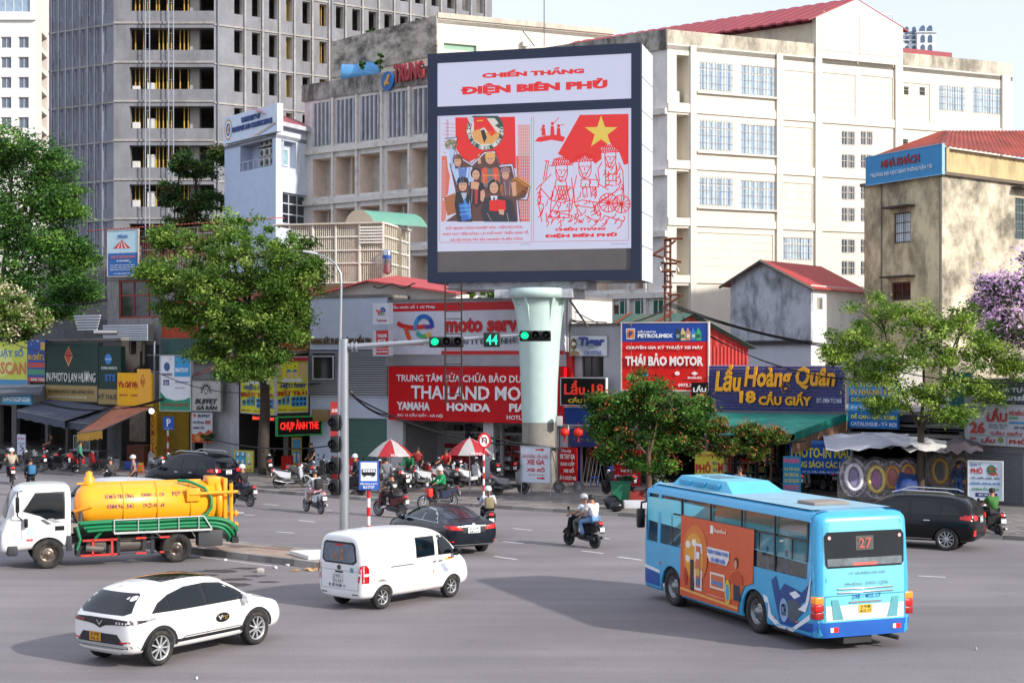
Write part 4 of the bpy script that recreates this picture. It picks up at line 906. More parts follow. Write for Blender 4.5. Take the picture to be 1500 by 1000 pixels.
b=MB();b.fb(fm_,0,ZM(536),fm_.len,ZM(519),0,.02);b.build('rib_backing',M('5b5d62',.6),mo)
rd='cc0a16'
s2=sign('upper_board','white moto service board with a multicolour rounded emblem and red top strip','sign',fm_,(568,442,826,519),.22,.25,'d5d6e0',edge='d5d6e0',
     texts=[('Dầu nhớt số 1 từ Pháp',.015,.885,.285,.965,'eef0f2',.02),('moto service',.345,.42,.86,.72,rd,.05,.04),('CÔNG TY ĐỈNH NHỚT VIỆT',.36,.17,.86,.34,'5a6070',.03,.03),('TotalEnergies',.03,.15,.3,.28,'c04048',.03)],
     shapes=[(rect(0,.84,1,1),rd),(rect(.32,0,1,.07),rd)])
# multicolour emblem on it: red bar, blue-green-yellow ring
u0,v0,u1,v1=fm_.rc(568,442,826,519,d=.22);Wd,Hd=u1-u0,v1-v0
def fpt(x,y):return fm_.w(u0+x*Wd,v0+y*Hd,.26)
def stroke(pts,w,col,fr,d,name,par,ex=.05):
 b=MB();n=len(pts);L_,R__=[],[]
 for i,p in enumerate(pts):
  a,c=Vector(pts[max(i-1,0)]),Vector(pts[min(i+1,n-1)]);t=(c-a).normalized();q=Vector((-t.y,t.x))*w/2;L_.append(Vector(p)+q);R__.append(Vector(p)-q)
 for i in range(n-1):b.prism([tuple(R__[i]),tuple(R__[i+1]),tuple(L_[i+1]),tuple(L_[i])],fr.w,d,d+ex)
 b.build(name,M(col,.4,var=0),par)
def UV(px,py,d=.22):return fm_.hit(px,py,d)
def ring(fr,c,r,a0,a1,n=10):return[(c[0]+r*math.cos(R(lerp(a0,a1,i/n))),c[1]+r*math.sin(R(lerp(a0,a1,i/n))))for i in range(n+1)]
def emblem(fr,cpx,cpy,r,par,d):
 c=fr.hit(cpx,cpy,d);w=r*.42
 stroke([(c[0]-r*3.2,c[1]+r*.35),(c[0]-r*2.6,c[1]+r*.1),(c[0]-r*1.6,c[1]-r*.1),(c[0]-r*.4,c[1]-r*.05),(c[0]+r*.1,c[1])],w,'d42a24',fr,d,'emblem_bar',par)
 stroke([(c[0]-r*2.2,c[1]-r*.1),(c[0]-r*2.0,c[1]-r*.7),(c[0]-r*1.7,c[1]-r*1.3)],w,'e2572a',fr,d+.001,'emblem_stem',par)
 for a0,a1,col in((200,130,'3c8fc8'),(130,40,'1f66b4'),(40,-5,'2348a0')):stroke(ring(fr,c,r,a0,a1),w,col,fr,d+.002,'emblem_arc',par)
 stroke([(c[0]+r,c[1]),(c[0]+r*.2,c[1]-r*.05)],w,'5a3a96',fr,d+.003,'emblem_arc',par)
 for a0,a1,col in((215,250,'3aa0a0'),(250,290,'4cae5c'),(290,318,'e8b43a')):stroke(ring(fr,c,r,a0,a1),w,col,fr,d+.002,'emblem_arc',par)
emblem(fm_,621,478,.52,s2,.225)
sign('lower_board','large red THAILAND MOTO board naming motorbike makers','sign',fm_,(569,537,826,618),.5,.3,rd,edge='a0141a',texts=[('TRUNG TÂM SỬA CHỮA BẢO DƯỠNG',.05,.72,.88,.89,'f0f0f2',.015,.02),('THAILAND MOTO',.14,.4,.9,.65,'f0f0f2',.02,.03),('YAMAHA',.053,.19,.25,.34,'f0f0f2',.06,.02),('HONDA',.35,.19,.6,.34,'f0f0f2',.08,.02),('PIAGGIO',.705,.2,.95,.35,'f0f0f2',.05,.02),('ĐC: 12 CẦU GIẤY - HÀ NỘI',.055,.06,.325,.14,'f0f0f2',.02),('HOTLINE: 0989',.69,.06,.9,.14,'f0f0f2',.02)])
fbx=FP(544,79.2,569,78.2)
bs=sign('box_sign','small white box sign with the multicolour emblem at the corner of the moto shop','sign',fbx,(546,444,569,475),.3,.3,'dcdfe8',texts=[('TotalEnergies',.25,.1,.9,.24,'c04048',.02)]);emblem(fbx,561,455.5,.16,bs,.305)
sign('box_sign','small red and white THAILAND box sign below the emblem box sign','sign',fbx,(546,484,569,521),.3,.3,'d0d2da',texts=[('THAILAND',.3,.72,.92,.86,'eef0f2',.03),('MOTOR',.35,.54,.85,.66,'eef0f2',.03),('MR BÁN 0989 088',.25,.12,.95,.22,'eef0f2',.02)],shapes=[(rect(.22,.3,1,1),rd),(rect(.22,.05,1,.26),rd)])
# red-roofed white shed above and behind
fk=FP(455,84,665,81.5)
rs=E('low_white_shed',fk.w(0,7),'low white shed with a red tin roof edge above the big boards','shed')
z0,z1=fk.hit(560,440)[1],fk.hit(560,422)[1]
b=MB();b.prism([(0,z0-1.5),(fk.len,z0-1.5),(fk.len,z1-.3),(3.3,z1+.35),(0,z1-.35)],fk.w,-4,-.3);b.build('wall',M('d6d2cc',.8,var=.1),rs)
b=MB();sheet(b,[fk.w(-1.5,z1-.7,.2),fk.w(3.4,z1+.45,.2),fk.w(3.4,z1+.9,-4.2),fk.w(-1.5,z1-.2,-4.2)],.08);sheet(b,[fk.w(3.4,z1+.45,.2),fk.w(fk.len+.2,z1-.3,.2),fk.w(fk.len+.2,z1+.1,-4.2),fk.w(3.4,z1+.9,-4.2)],.08);b.build('roof',M('b44a4c',.6,var=.15),rs)
b=MB();pts=[fk.w(3.8+i*.22,z1+.1-.12*math.sin(i),.25+.02*(i%2))for i in range(12)];b.tube(pts,.04,5);tag(b.build('black_cable',M('1c1c1c',.5)),'coiled black cable lying on the red shed roof','cable')
# white slatted roof terrace cage
fc_=FP(425,88,562,86.5);fd_=FP(562,86.5,598,92)
rc_=E('terrace_cage',fc_.w(0,9),'translucent white-barred terrace cage on a roof with laundry inside','terrace')
z0,z1=fc_.hit(500,415)[1],fc_.hit(500,329)[1]
b=MB()
for fr,n in((fc_,46),(fd_,12)):
 for i in range(n):u=fr.len*i/n;b.fb(fr,u,z0,u+.03,z1,0,.03)
b.build('bars',M('dcd4c4',.6),rc_)
b=MB()
for f_ in(0,.33,.55,.78,1.0):
 z=lerp(z0,z1,f_);b.fb(fc_,0,z,fc_.len,z+.07,.03,.09);b.fb(fd_,0,z,fd_.len,z+.07,.03,.09)
for fr,us in((fc_,(0,.25,.5,.75,1)),(fd_,(1,))):
 for t in us:u=fr.len*t;b.fb(fr,u-.05,z0,u+.05,z1,.03,.1)
split(b,'cage_frame',M('ece6da',.5),rc_)
b=MB();b.quad(fc_.w(0,z0,-.06),fc_.w(fc_.len,z0,-.06),fc_.w(fc_.len,z1,-.06),fc_.w(0,z1,-.06));b.quad(fd_.w(0,z0,-.06),fd_.w(fd_.len,z0,-.06),fd_.w(fd_.len,z1,-.06),fd_.w(0,z1,-.06))
b.build('plastic_sheet',M('d8d2c0',.3,alpha=.45,var=.2),rc_)
b=MB();b.quad(fc_.w(-.5,z0,-3),fc_.w(fc_.len,z0,-3),fc_.w(fc_.len,z1,-3),fc_.w(-.5,z1,-3));b.build('back_wall',M('a8a090',.9,var=.3,scale=1),rc_)
b=MB();sheet(b,[fc_.w(-1,z1+.1,.2),fc_.w(fc_.len,z1+.1,.2),fd_.w(fd_.len,z1+.1,.2),(fd_.w(fd_.len,z1+.1,-3)),fc_.w(-1,z1+.1,-3)],.08);b.build('roof',M('cfc8ba',.7),rc_)
b=MB();b.fb(fc_,0,z0-1.9,fc_.len,z0,-3,-.02);b.fb(fd_,0,z0-1.9,fd_.len,z0,-.4,-.02);b.build('wall',M('c4b3a0',.85,var=.15),rc_)
lau=('e4e2dc','5fa8a8','c9cf9a','5a9a3c','c8643c','b03a34','4a4640','d8d0b0');rr=random.Random(2)
for i in range(9):
 u=.9+i*.52;b=MB();h=rr.uniform(.5,1.5);z=z0+rr.uniform(.1,1.0);b.fb(fc_,u,z,u+rr.uniform(.3,.5),z+h,-.5,-.42);split(b,'laundry',M(lau[i%8],.8,var=.3,scale=4),rc_)
b=MB();u=fc_.hit(543,343)[0]
for i in range(6):b.fb(fc_,fc_.hit(528,340)[0],z1-.25-i*.17,fc_.len,z1-.15-i*.17,.1,.14)
split(b,'vent_slat',M('e8e4da',.5),rc_)
b=MB();T=Matrix.Translation(P(567,0,86.3));zt_=H-(400-HY)*86.3/2250;X_=P(567,400,86.3)
b.lathe([(.02,-.1),(.1,-.05),(.25,.05),(.25,1.2),(.22,1.28),(.1,1.34),(.02,1.36)],Matrix.Translation(X_),16);o=tag(b.build('water_heater',M('b9bcc4',.2,.9)),'upright steel tank with a blue band on the terrace corner','tank')
b=MB();b.lathe([(.256,.8),(.256,1.0)],Matrix.Translation(X_),16);b.build('blue_band',M('3050a0',.4),o)
b=MB();c0,c1=P(527,318,90),P(617,318,94);ax=Vector((0,1,0));n=12;vs=[];A=[P(505,327,89),P(527,309,89),P(547,327,89)];off=P(585,311,95)-P(527,309,89)
prof=[(-1.0,0),(-.8,.42),(-.5,.68),(-.15,.78),(.2,.74),(.55,.56),(.8,.3),(1.0,0)]
pr=[P(527,327,88)+Vector((x*.85,0,z))for x,z in prof];sh_=Vector((2.9,2.6,0));sheet_=MB()
sheet_.add(pr+[p+sh_ for p in pr],[(i,i+1,len(pr)+i+1,len(pr)+i)for i in range(len(pr)-1)],0,True);oo=tag(sheet_.build('barrel_roof',M('5c9080',.6,var=.1)),'curved green sheet roof above the terrace cage','roof')
b=MB();b.add(pr,[list(range(len(pr)))]);b.build('gable_panel',M('8d8478',.8),oo)

# shop clutter
def shelf(label,c,yaw,w,h,d,cols,n=4):
 T=Matrix.Translation(c)@Matrix.Rotation(R(yaw),4,'Z');o=E('goods_shelf',c,label,'shelf');b=MB();rr=random.Random(int(c[0]*7))
 for x in(0,w):b.box(x,0,0,x+.04,.04,h,T=T);b.box(x,d,0,x+.04,d+.04,h,T=T)
 b.build('shelf_frame',M('6a6c70',.5,.5),o)
 for k in range(n):
  z=.12+k*(h-.2)/n;MB().box(0,0,z,w,d,z+.03,T=T).build('shelf_board',M('8a8680',.6),o);x=.05
  q=MB()
  while x<w-.15:ww=rr.uniform(.08,.25);q.box(x,.03,z+.03,x+ww-.015,d-.05,z+.03+rr.uniform(.1,(h-.2)/n-.06),rr.randrange(len(cols)),T=T);x+=ww
  tag(q.build('goods',[M(c_,.6,var=.2)for c_ in cols],o),kind='stuff')
def stool(label,px,py,col,grp='plastic stools on the pavement'):
 b=MB();c=G(px,py,SW)
 for x in(-.12,.12):
  for y in(-.12,.12):b.tube([c+Vector((x*1.2,y*1.2,0)),c+Vector((x,y,.4))],.02,4)
 b.box(-.16,-.16,.4,.16,.16,.44,c=.015,T=Matrix.Translation(c));tag(b.build('plastic_stool',M(col,.5)),label,'stool',grp)
# ---------------- right half of the shop row ----------------
# --- billboard column and screen
LB=P(627,0,72.0);RB=P(939,0,69.4);fS=FR(LB[:2],RB[:2]);zt=fS.hit(780,71.5)[1];zb2=fS.hit(780,412)[1]
bb=E('led_billboard',(P(795,0,71.3).x,71.3,SW),'giant LED screen in a navy frame on a thick pale column','billboard')
b=MB();b.fb(fS,0,zb2,fS.len,zt,-3.0,-.12,1);b.quad(fS.w(fS.len+.02,zb2,-.15),fS.w(fS.len+.02,zb2,-2.98),fS.w(fS.len+.02,zt-.02,-2.98),fS.w(fS.len+.02,zt-.02,-.15),2)
b.build('cabinet',[M('1b2740',.5),M('1b2740',.5),M('cfd2d8',.6,var=.04)],bb)
u0,v0,u1,v1=0,zb2,fS.len,zt
s_l,s_t=fS.hit(641,90),None
US=lambda x:fS.hit(x,250)[0];
VS=lambda y,x=780:fS.hit(x,y)[1]
b=MB();X0,X1=US(641),US(925)
def fr4(b,u0,v0,u1,v1):b.fb(fS,u0,v0,u1,v1,-.12,.08)
fr4(b,0,v0,X0,v1);fr4(b,X1,v0,u1,v1);fr4(b,X0,VS(86),X1,v1);fr4(b,X0,v0,X1,VS(397));fr4(b,X0,VS(164.5),X1,VS(151))
split(b,'frame',M('17233c',.55,var=.1),bb)
b=MB()
for i in range(1,7):z=lerp(v0,v1,i/7);b.quad(fS.w(fS.len+.035,z,-.16),fS.w(fS.len+.035,z,-2.97),fS.w(fS.len+.035,z+.05,-2.97),fS.w(fS.len+.035,z+.05,-.16))
split(b,'panel_joints',M('9a9ea6',.6),bb)
EM=.5
def em(c,e=EM):
 m=M(c,.5,var=0,emit=.66,spec=.31);m.node_tree.nodes['Principled BSDF'].inputs['Base Color'].default_value=(.03,.03,.03,1);return m
MB().fb(fS,X0,VS(151),X1,VS(86),-.12,0).build('screen_panel',em('c4c6e0'),bb)
MB().fb(fS,X0,VS(366),X1,VS(164.5),-.12,0).build('screen_panel',em('c2c4de'),bb)
MB().fb(fS,X0,VS(397),X1,VS(366),-.12,0).build('screen_panel',M('5a5656',.7,var=.08),bb)
b=MB();b.fb(fS,.9,zb2-.35,fS.len-2.6,zb2-.003,-2.7,-.3);b.fb(fS,3.2,zb2-.75,fS.len-3.2,zb2-.36,-2.9,-.1);split(b,'underframe',M('b9bcc2',.6,grime='55524e',ga=.7,gs=(2,2,2)),bb)
def scr(poly,col,lay,name='picture',e=EM):
 vs=[fS.w(x,y,.004+lay*.0025)for x,y in poly];return MB().add(vs,[list(range(len(vs)))]).build(name,em(col,e),bb)
def stx(s,px0,py0,px1,py1,col='d6181c',bold=.05):
 a=fS.hit(px0,py1);c=fS.hit(px1,py0);text(bb,s,fS.T(a[0],a[1],.02),c[0]-a[0],c[1]-a[1],em(col,.35),.004,bold)
stx('CHIẾN THẮNG',706,97,856,115,bold=.1);stx('ĐIỆN BIÊN PHỦ',675,114,890,142,bold=.1)
# left poster; coordinates are zoomed pixels mapped to the screen plane
def q3(x,y):return fS.hit(610+x/2.6316,50+y/2.6316)
def pic(pts,col,lay,name='picture'):scr([q3(*p)for p in pts],col,lay,name)
def line3(pts,w,col,lay,name='drawn_line'):
 b=MB();hw=w/2.6316*70/2250/2;P_=[Vector(q3(*p))for p in pts]
 for i in range(len(P_)-1):
  a,c=P_[i],P_[i+1];t=(c-a);
  if t.length<1e-5:continue
  t.normalize();q=Vector((-t.y,t.x))*hw;a=a-t*hw*.6;c=c+t*hw*.6
  b.add([fS.w(*(v),.004+lay*.0025)for v in(a-q,c-q,c+q,a+q)],[(0,1,2,3)])
 return b
def poly3(pts,w,col,lay):line3(pts,w,col,lay).build('drawn_line',em(col),bb)
RED='d81f1c';INK='24222c';WH='c4c6e0';SKN='c99a80';ORG='cf8a44'
# border rules
for a in([(90,320),(90,803),(443,803),(443,320)],[(452,320),(452,800),(817,795),(817,310)]):poly3(a,2,'c0666c',1)
# crane and scaffolding washes at both sides of the left poster
pic([(97,470),(140,470),(128,560),(112,722),(96,722)],'cc6a52',1);pic([(384,470),(437,470),(437,722),(396,722)],'cc5a48',1);pic([(392,350),(437,350),(437,470),(392,470)],'cf8878',1)
for x in(118,122):poly3([(x,330),(x,470)],2,'c0504a',2)
for y in range(345,460,14):poly3([(100+(y%3)*4,y),(150,y+3)],1.6,'c0504a',2)
for x in range(396,437,7):poly3([(x,350),(x,716)],1.5,WH,2)
for y in range(360,716,12):poly3([(392,y),(437,y)],1.2,WH,3)
for y in range(490,716,9):poly3([(98,y),(112,y)],1.4,WH,3)
pic([(150,322),(380,319),(384,520),(330,500),(300,520),(250,470),(190,500),(170,470),(152,440)],RED,2)
# round emblem
EC=(266,372)
def circ(c,rx,ry,n=28,a0=0,a1=360):return[(c[0]+rx*math.cos(R(lerp(a0,a1,i/n))),c[1]+ry*math.sin(R(lerp(a0,a1,i/n))))for i in range(n+(0 if a1-a0>=360 else 1))]
pic(circ(EC,72,76,30,-48,228),'2c4a44',3);pic(circ(EC,56,60,30,-52,232),'cfc9c0',4);pic([(222,322),(268,320),(310,380),(288,395),(262,360),(222,378)],RED,5)
pic([(212,378),(240,366),(262,380),(300,372),(322,380),(312,408),(290,424),(246,424),(222,406)],'d49a58',5);pic([(248,372),(262,368),(272,400),(262,420),(254,398)],INK,6);pic([(196,322),(222,322),(218,350),(206,346)],'b8bcc8',6);pic([(318,345),(334,358),(332,372),(302,352)],'3a4c4c',6)
for i,ch in enumerate('CHIẾN SỸ ĐIỆN BIÊN PHỦ'):
 a=196-i*9.6+0;ar=R(a)
 x,y=EC[0]+64*math.cos(ar),EC[1]+67*math.sin(-ar)*-1
 if ch!=' ':
  u,v=q3(x,y);T_=fS.T(u,v,.03)@Matrix.Rotation(-(R(a)-R(90))+R(180),4,'Z')@Matrix.Translation((-.07,-.08,0));me=tmesh(ch,.02,.01,0,1).copy();me.materials.append(em('d0d4d4'));put('lettering',me,bb,T_@Matrix.Diagonal((.13,.17,.002,1)))
poly3([(234,335),(257,333)],3,'e8c83c',7)
# outlines of the group, then each figure
pic([(112,404),(160,398),(150,440),(160,470),(215,500),(262,456),(304,452),(322,505),(372,500),(382,552),(440,590),(428,640),(382,630),(398,724),(104,724),(150,690),(100,636),(146,600),(122,520)],WH,6)
pic([(128,500),(160,474),(215,508),(262,462),(304,460),(322,512),(366,508),(378,556),(432,592),(420,630),(386,640),(392,722),(112,722),(158,690),(150,600)],'5a3a38',7)
pic([(106,630),(150,612),(154,690),(120,700)],'a0603c',7);pic([(316,590),(350,560),(400,550),(438,580),(430,616),(380,625),(330,622)],ORG,7);poly3([(330,600),(380,572),(430,588)],3,'a8662c',8);poly3([(335,612),(382,590),(432,604)],2,'a8662c',8)
pic([(122,432),(138,426),(150,520),(215,512),(225,580),(160,590),(136,520)],'a8bce0',8);pic(circ((134,426),24,22,12),'6a7a5a',8)
for p in((120,418),(138,410),(148,428),(126,436)):pic(circ(p,7,6,8),'b08a7a',9)
def head(x,y,r,hair,sk=SKN,hat=None,lay=12):
 pic(circ((x,y-r*.15),r*1.12,r*1.25,16),hair,lay);pic(circ((x,y+r*.15),r*.8,r*1.05,16),sk,lay+1)
 for s_ in(-1,1):poly3([(x+s_*r*.45,y-.05*r),(x+s_*r*.15,y)],1.8,INK,lay+2)
 poly3([(x-r*.25,y+r*.75),(x+r*.25,y+r*.72)],1.8,'b0403c',lay+2)
 if hat:pic([(x-r*1.25,y-r*.45),(x-r*.9,y-r*1.35),(x,y-r*1.6),(x+r*.9,y-r*1.35),(x+r*1.25,y-r*.45)],hat,lay+3)
pic([(160,505),(178,520),(196,512),(190,560),(166,562)],'5a7ab8',9)
head(160,490,17,'4a3430',hat='7a5048');head(285,482,17,'c99a58',hat='d6a45a');head(344,540,17,'6a4440',hat='94707a')
pic([(250,530),(262,512),(286,520),(312,512),(326,540),(322,590),(250,590)],'6a6a70',10);pic([(252,520),(272,514),(274,575),(256,575)],'d8502c',11);pic([(296,514),(316,520),(318,572),(298,575)],'d8502c',11);poly3([(256,545),(318,545)],4,'e08a4c',12)
pic([(330,556),(360,552),(376,570),(374,624),(336,624)],'6c4c54',10)
head(230,540,18,INK);pic([(205,572),(222,566),(240,566),(262,578),(266,640),(232,668),(206,640)],INK,11);pic([(224,568),(240,568),(236,656),(226,656)],'a8343c',13);pic([(212,566),(244,574),(238,600),(210,596)],SKN,14)
head(180,582,20,INK,hat=INK,lay=14);pic([(152,612),(176,606),(200,612),(214,650),(216,724),(160,724),(148,660)],INK,13);pic([(164,655),(210,650),(214,712),(176,722)],'2f62b8',14);pic([(172,612),(196,612),(186,650)],'a8aec8',14);pic([(186,630),(214,700),(206,716),(182,660)],'3a86c8',15)
for y in(664,680,696):poly3([(168,y),(210,y-4)],2.5,'7ab0e0',16)
head(300,590,21,INK,lay=16);pic([(262,640),(282,626),(300,632),(322,624),(370,644),(388,724),(262,724),(250,680)],'2a2c38',15);pic([(286,624),(314,624),(304,670),(298,670)],'ced2e2',17);pic([(296,630),(304,630),(303,660),(298,660)],'2c3a6c',18)
pic([(282,642),(314,638),(344,642),(346,678),(312,684),(282,680)],RED,19);poly3([(313,640),(313,682)],1.6,'a0141a',20);pic([(248,606),(262,600),(266,622),(258,648),(248,642)],SKN,18);pic([(318,676),(340,678),(338,698),(320,694)],SKN,20)
pic([(366,572),(384,570),(386,622),(372,626)],SKN,12);pic([(238,465),(246,462),(250,500),(238,500)],SKN,9)
for pts in([(136,520),(150,440),(146,500)],[(180,520),(182,580)],[(206,516),(200,570)],[(168,540),(176,580)]):poly3(pts,2,'6a7aa8',21)
for pts in([(262,540),(262,585)],[(306,540),(308,585)],[(216,600),(214,650)],[(256,600),(258,640)],[(340,570),(346,620)],[(362,570),(360,622)],[(274,690),(290,720)],[(350,690),(356,722)],[(206,640),(210,700)]):poly3(pts,2,'a89a9a',21)
for pts in([(112,404),(160,398),(150,440),(160,468),(215,500),(262,454),(304,450),(322,505),(372,500),(382,552),(440,590),(428,640),(392,640),(402,724)],):poly3(pts,3,INK,22)
stx('ĐẨY MẠNH CÔNG NGHIỆP HÓA - HIỆN ĐẠI HÓA,',653.5,328.5,766,337.5,'c84048',.03);stx('PHÁT HUY TIỀM NĂNG, LỢI THẾ PHÁT TRIỂN KINH TẾ,',649,337,775,346,'c84048',.03);stx('XÃ HỘI VÙNG TÂY BẮC NHANH VÀ BỀN VỮNG',659,346,766,354.5,'c84048',.03)
stx('TRANH CỔ ĐỘNG',762,357,778,359,'5a5a70',.01);stx('NGHỆ THUẬT QUẢNG CÁO',896,356,920,358.5,'5a5a70',.01)
stx('CHIẾN THẮNG',813,331,887,338.5,bold=.1);stx('ĐIỆN BIÊN PHỦ',798.5,340,904,349.5,bold=.1)
# right poster: red diagonal, star, line-drawn soldiers
pic([(630,312),(816,308),(816,500),(800,505),(780,450),(740,430),(716,440),(716,480),(690,500),(650,470),(600,500),(560,470),(545,462)],RED,1)
sx,sy=712,380;pic([(sx+(66 if i%2==0 else 26)*math.sin(math.pi*i/5),sy-(66 if i%2==0 else 26)*math.cos(math.pi*i/5))for i in range(10)],'d8bc4c',2)
pic([(456,414),(470,398),(500,392),(548,388),(574,398),(566,416),(520,408),(480,416)],RED,2)
for x,h_ in((490,48),(524,62),(548,50)):
 pic([(x-8,392),(x-6,392-h_*.6),(x+6,392-h_*.6),(x+9,392)],RED,3);pic(circ((x,392-h_*.75),6,7,10),RED,3)
poly3([(478,372),(492,352)],3,RED,3);poly3([(528,345),(550,322)],3,RED,3);poly3([(545,352),(570,350)],3,RED,3)
# white bodies over the red, then outlines
pic([(470,740),(468,600),(510,560),(530,500),(560,470),(590,490),(604,560),(640,480),(680,480),(696,530),(716,510),(712,440),(746,420),(780,450),(776,500),(800,540),(806,725),(640,728)],WH,3)
def lines(sets,w=3.7):
 b=MB()
 for pts in sets:
  q=line3(pts,w,RED,5);b.add(q.v,q.f)
 b.build('line_drawing',em(RED),bb)
def helmet(x,y,r):
 L_=[circ((x,y),r,r*.8,14,180,360),[(x-r*1.3,y+3),(x+r*1.25,y-2)],circ((x,y+r*.8),r*.62,r*.95,12,0,180),[(x-r*.62,y),(x-r*.62,y+r*.8)],[(x+r*.62,y),(x+r*.62,y+r*.8)]]
 for i in range(-3,4):L_.append([(x+i*r*.28,y),(x+i*r*.2+r*.2,y-r*.7)]);L_.append([(x+i*r*.28,y),(x+i*r*.2-r*.2,y-r*.7)])
 L_+=[[(x-r*.35,y+r*.55),(x-r*.1,y+r*.5)],[(x+r*.15,y+r*.5),(x+r*.4,y+r*.55)],[(x,y+r*.6),(x-r*.05,y+r*.95)],[(x-r*.2,y+r*1.25),(x+r*.2,y+r*1.22)],[(x-r*.62,y+r*.4),(x-r*.1,y+r*1.8),(x+r*.62,y+r*.4)]]
 return L_
L_=helmet(560,505,36)+helmet(650,490,38)+helmet(748,455,34)
L_+=[[(520,540),(482,580),(468,640),(484,724)],[(598,555),(606,620),(600,660)],[(540,560),(520,640),(516,706)],[(575,560),(590,640),(588,708)],[(516,680),(552,684),(590,680)],[(516,706),(590,708)],[(552,684),(552,708)],[(484,600),(520,640),(560,650),(600,640)],[(500,724),(545,640),(600,590)],
       [(510,490),(498,560)],[(502,490),(490,562)],[(496,488),(512,492)],[(462,600),(478,580)],[(466,616),(484,596)],
       [(618,545),(606,600),(612,660),(640,700)],[(690,540),(704,580),(740,600)],[(636,560),(700,562)],[(634,590),(702,590)],[(636,560),(634,590)],[(668,560),(668,590)],[(700,562),(702,590)],[(612,660),(680,670),(776,600)],[(640,640),(700,650),(770,606)],[(680,650),(700,700),(712,696),(694,648)],[(650,700),(700,724)],[(600,650),(640,640)],
       [(716,495),(700,520),(706,570)],[(780,495),(796,530),(800,620),(790,690)],[(730,500),(730,580),(760,585)],[(770,500),(770,585)],[(728,540),(775,540)],[(728,565),(775,565)],[(740,540),(740,565)],[(758,540),(758,565)],[(520,724),(560,690),(600,700),(640,728)],[(470,655),(490,655)],[(724,700),(800,722)]]
for r0_ in(0,30,60,90,120,150):
 for cx_,cy_,rr_ in((740,650,36),(790,655,34)):L_.append([(cx_-rr_*math.cos(R(r0_)),cy_-rr_*math.sin(R(r0_))),(cx_+rr_*math.cos(R(r0_)),cy_+rr_*math.sin(R(r0_)))])
for cx_,cy_,rr_ in((740,650,36),(790,655,34)):L_.append(circ((cx_,cy_),rr_,rr_,18)+[(cx_+rr_,cy_)])
for i in range(5):L_.append([(536+i*10,585),(552+i*10,640)]);L_.append([(552+i*10,585),(534+i*10,640)])
rr=random.Random(8)
for(x0,y0,x1,y1,n)in((475,590,600,720,26),(612,560,706,720,24),(712,500,800,600,16),(640,690,810,726,14),(545,690,640,726,10)):
 for i in range(n):x,y,a=rr.uniform(x0,x1),rr.uniform(y0,y1),rr.uniform(.9,2.2);l=rr.uniform(10,34);L_.append([(x,y),(x+l*.5*math.cos(a),y+l*.5*math.sin(a)),(x+l*.8*math.cos(a+.5),y+l*math.sin(a+.4))])
for i in range(4):L_.append([(640+i*16,592),(644+i*15,628)])
lines(L_)
# column
cb=Vector((P(790,0,71.4).x,71.4,0));T=Matrix.Translation(cb)
zz=lambda y:H-(y-HY)*71.4/2250
ch=M('bcd2cb',.6,var=.07,grime='8a9a94',ga=.25,gs=(1,1,.3));cg=M('8d8880',.8,var=.15,grime='55514b',ga=.4)
b=MB();b.lathe([(.80,0),(.80,zz(618))],T,32,0);b.build('column_base',cg,bb)
b=MB();b.lathe([(.81,zz(618)),(.86,zz(560)),(.97,zz(500)),(1.12,zz(450)),(1.16,zz(437)),(1.38,zz(437)),(1.38,zz(423)),(1.0,zz(422))],T,32,0);b.build('column_shaft',ch,bb)
b=MB()
for a in(-160,-120,-60,-20):b.prism([(1.0,zz(480)),(1.2,zz(450)),(1.34,zz(437)),(.9,zz(437))],lambda u,v,d,a=a:cb+Vector((math.cos(R(a))*u-math.sin(R(a))*d,math.sin(R(a))*u+math.cos(R(a))*d,v)),-.07,.07)
split(b,'gusset',ch,bb)
b=MB();b.tube([cb+Vector((1.0,-.3,1.9+.0)),cb+Vector((.2,-1.0,2.05)),cb+Vector((-1.3,-.8,2.25)),cb+Vector((-2.5,-.5,2.5))],.05,6);b.tube([cb+Vector((.9,-.4,.2)),cb+Vector((.95,-.4,3.6))],.035,5);b.build('cables',M('1d1d1f',.6),bb)
b=MB();b.box(.75,-1.0,3.0,1.05,-.7,3.45,T=T,c=.03);b.build('meter_box',M('a8aaa8',.5),bb)
# ladder hanging below the screen
ld=E('steel_ladder',P(676,575,73),'dark steel ladder hanging from the billboard in front of the boards','ladder')
b=MB();
for px in(652,676):b.tube([P(px,590,71.5),P(px,412,71.5)],.04,5)
for px in(655,673):b.tube([P(px,590,71.1),P(px,545,71.1)],.025,5)
b.build('rails',M('2e2420',.6),ld)
rg=MB().tube([(0,0,0),(24*71.5/2250,0,0)],.022,5).mesh('rung',M('2e2420',.6))
for i in range(16):put('rung',rg,ld,Matrix.Translation(P(652,588-i*11,71.5)))
# --- narrow red front with lanterns right of the column
fn_=FP(816,74.9,925,72.6);UN=lambda px,y=600:fn_.hit(px,y)[0];ZN=lambda y,px=870:fn_.hit(px,y)[1]
ls=shop('hotpot_entrance','narrow red shopfront with a dark window above a blue doorway with lanterns',fn_,0,fn_.len,ZN(478),6,[(UN(852),ZN(552),UN(884),ZN(522)),(UN(850),SW,UN(893),ZN(636))],M('b3b5bc',.7,var=.08),fl='77736e')
window(ls,fn_,(UN(845),ZN(552),UN(884),ZN(522)),-.1,2,1,.05,'3a3434','2c2220')
b=MB();b.fb(fn_,0,ZN(596),UN(842),ZN(515),.02,.25);b.build('red_panel',M('c01a1e',.5),ls)
b=MB();b.fb(fn_,UN(841),SW,UN(850),ZN(628),0,.3);b.fb(fn_,UN(893),SW,UN(898),ZN(628),0,.3);b.fb(fn_,UN(841),ZN(654),UN(893),ZN(628),.3,.4);split(b,'blue_frame',M('1c2c74',.5),ls)
text(ls,'PETROLIMEX',fn_.T(UN(846),ZN(646),.41),1.1,.16,M('5a68a0',.5),.01)
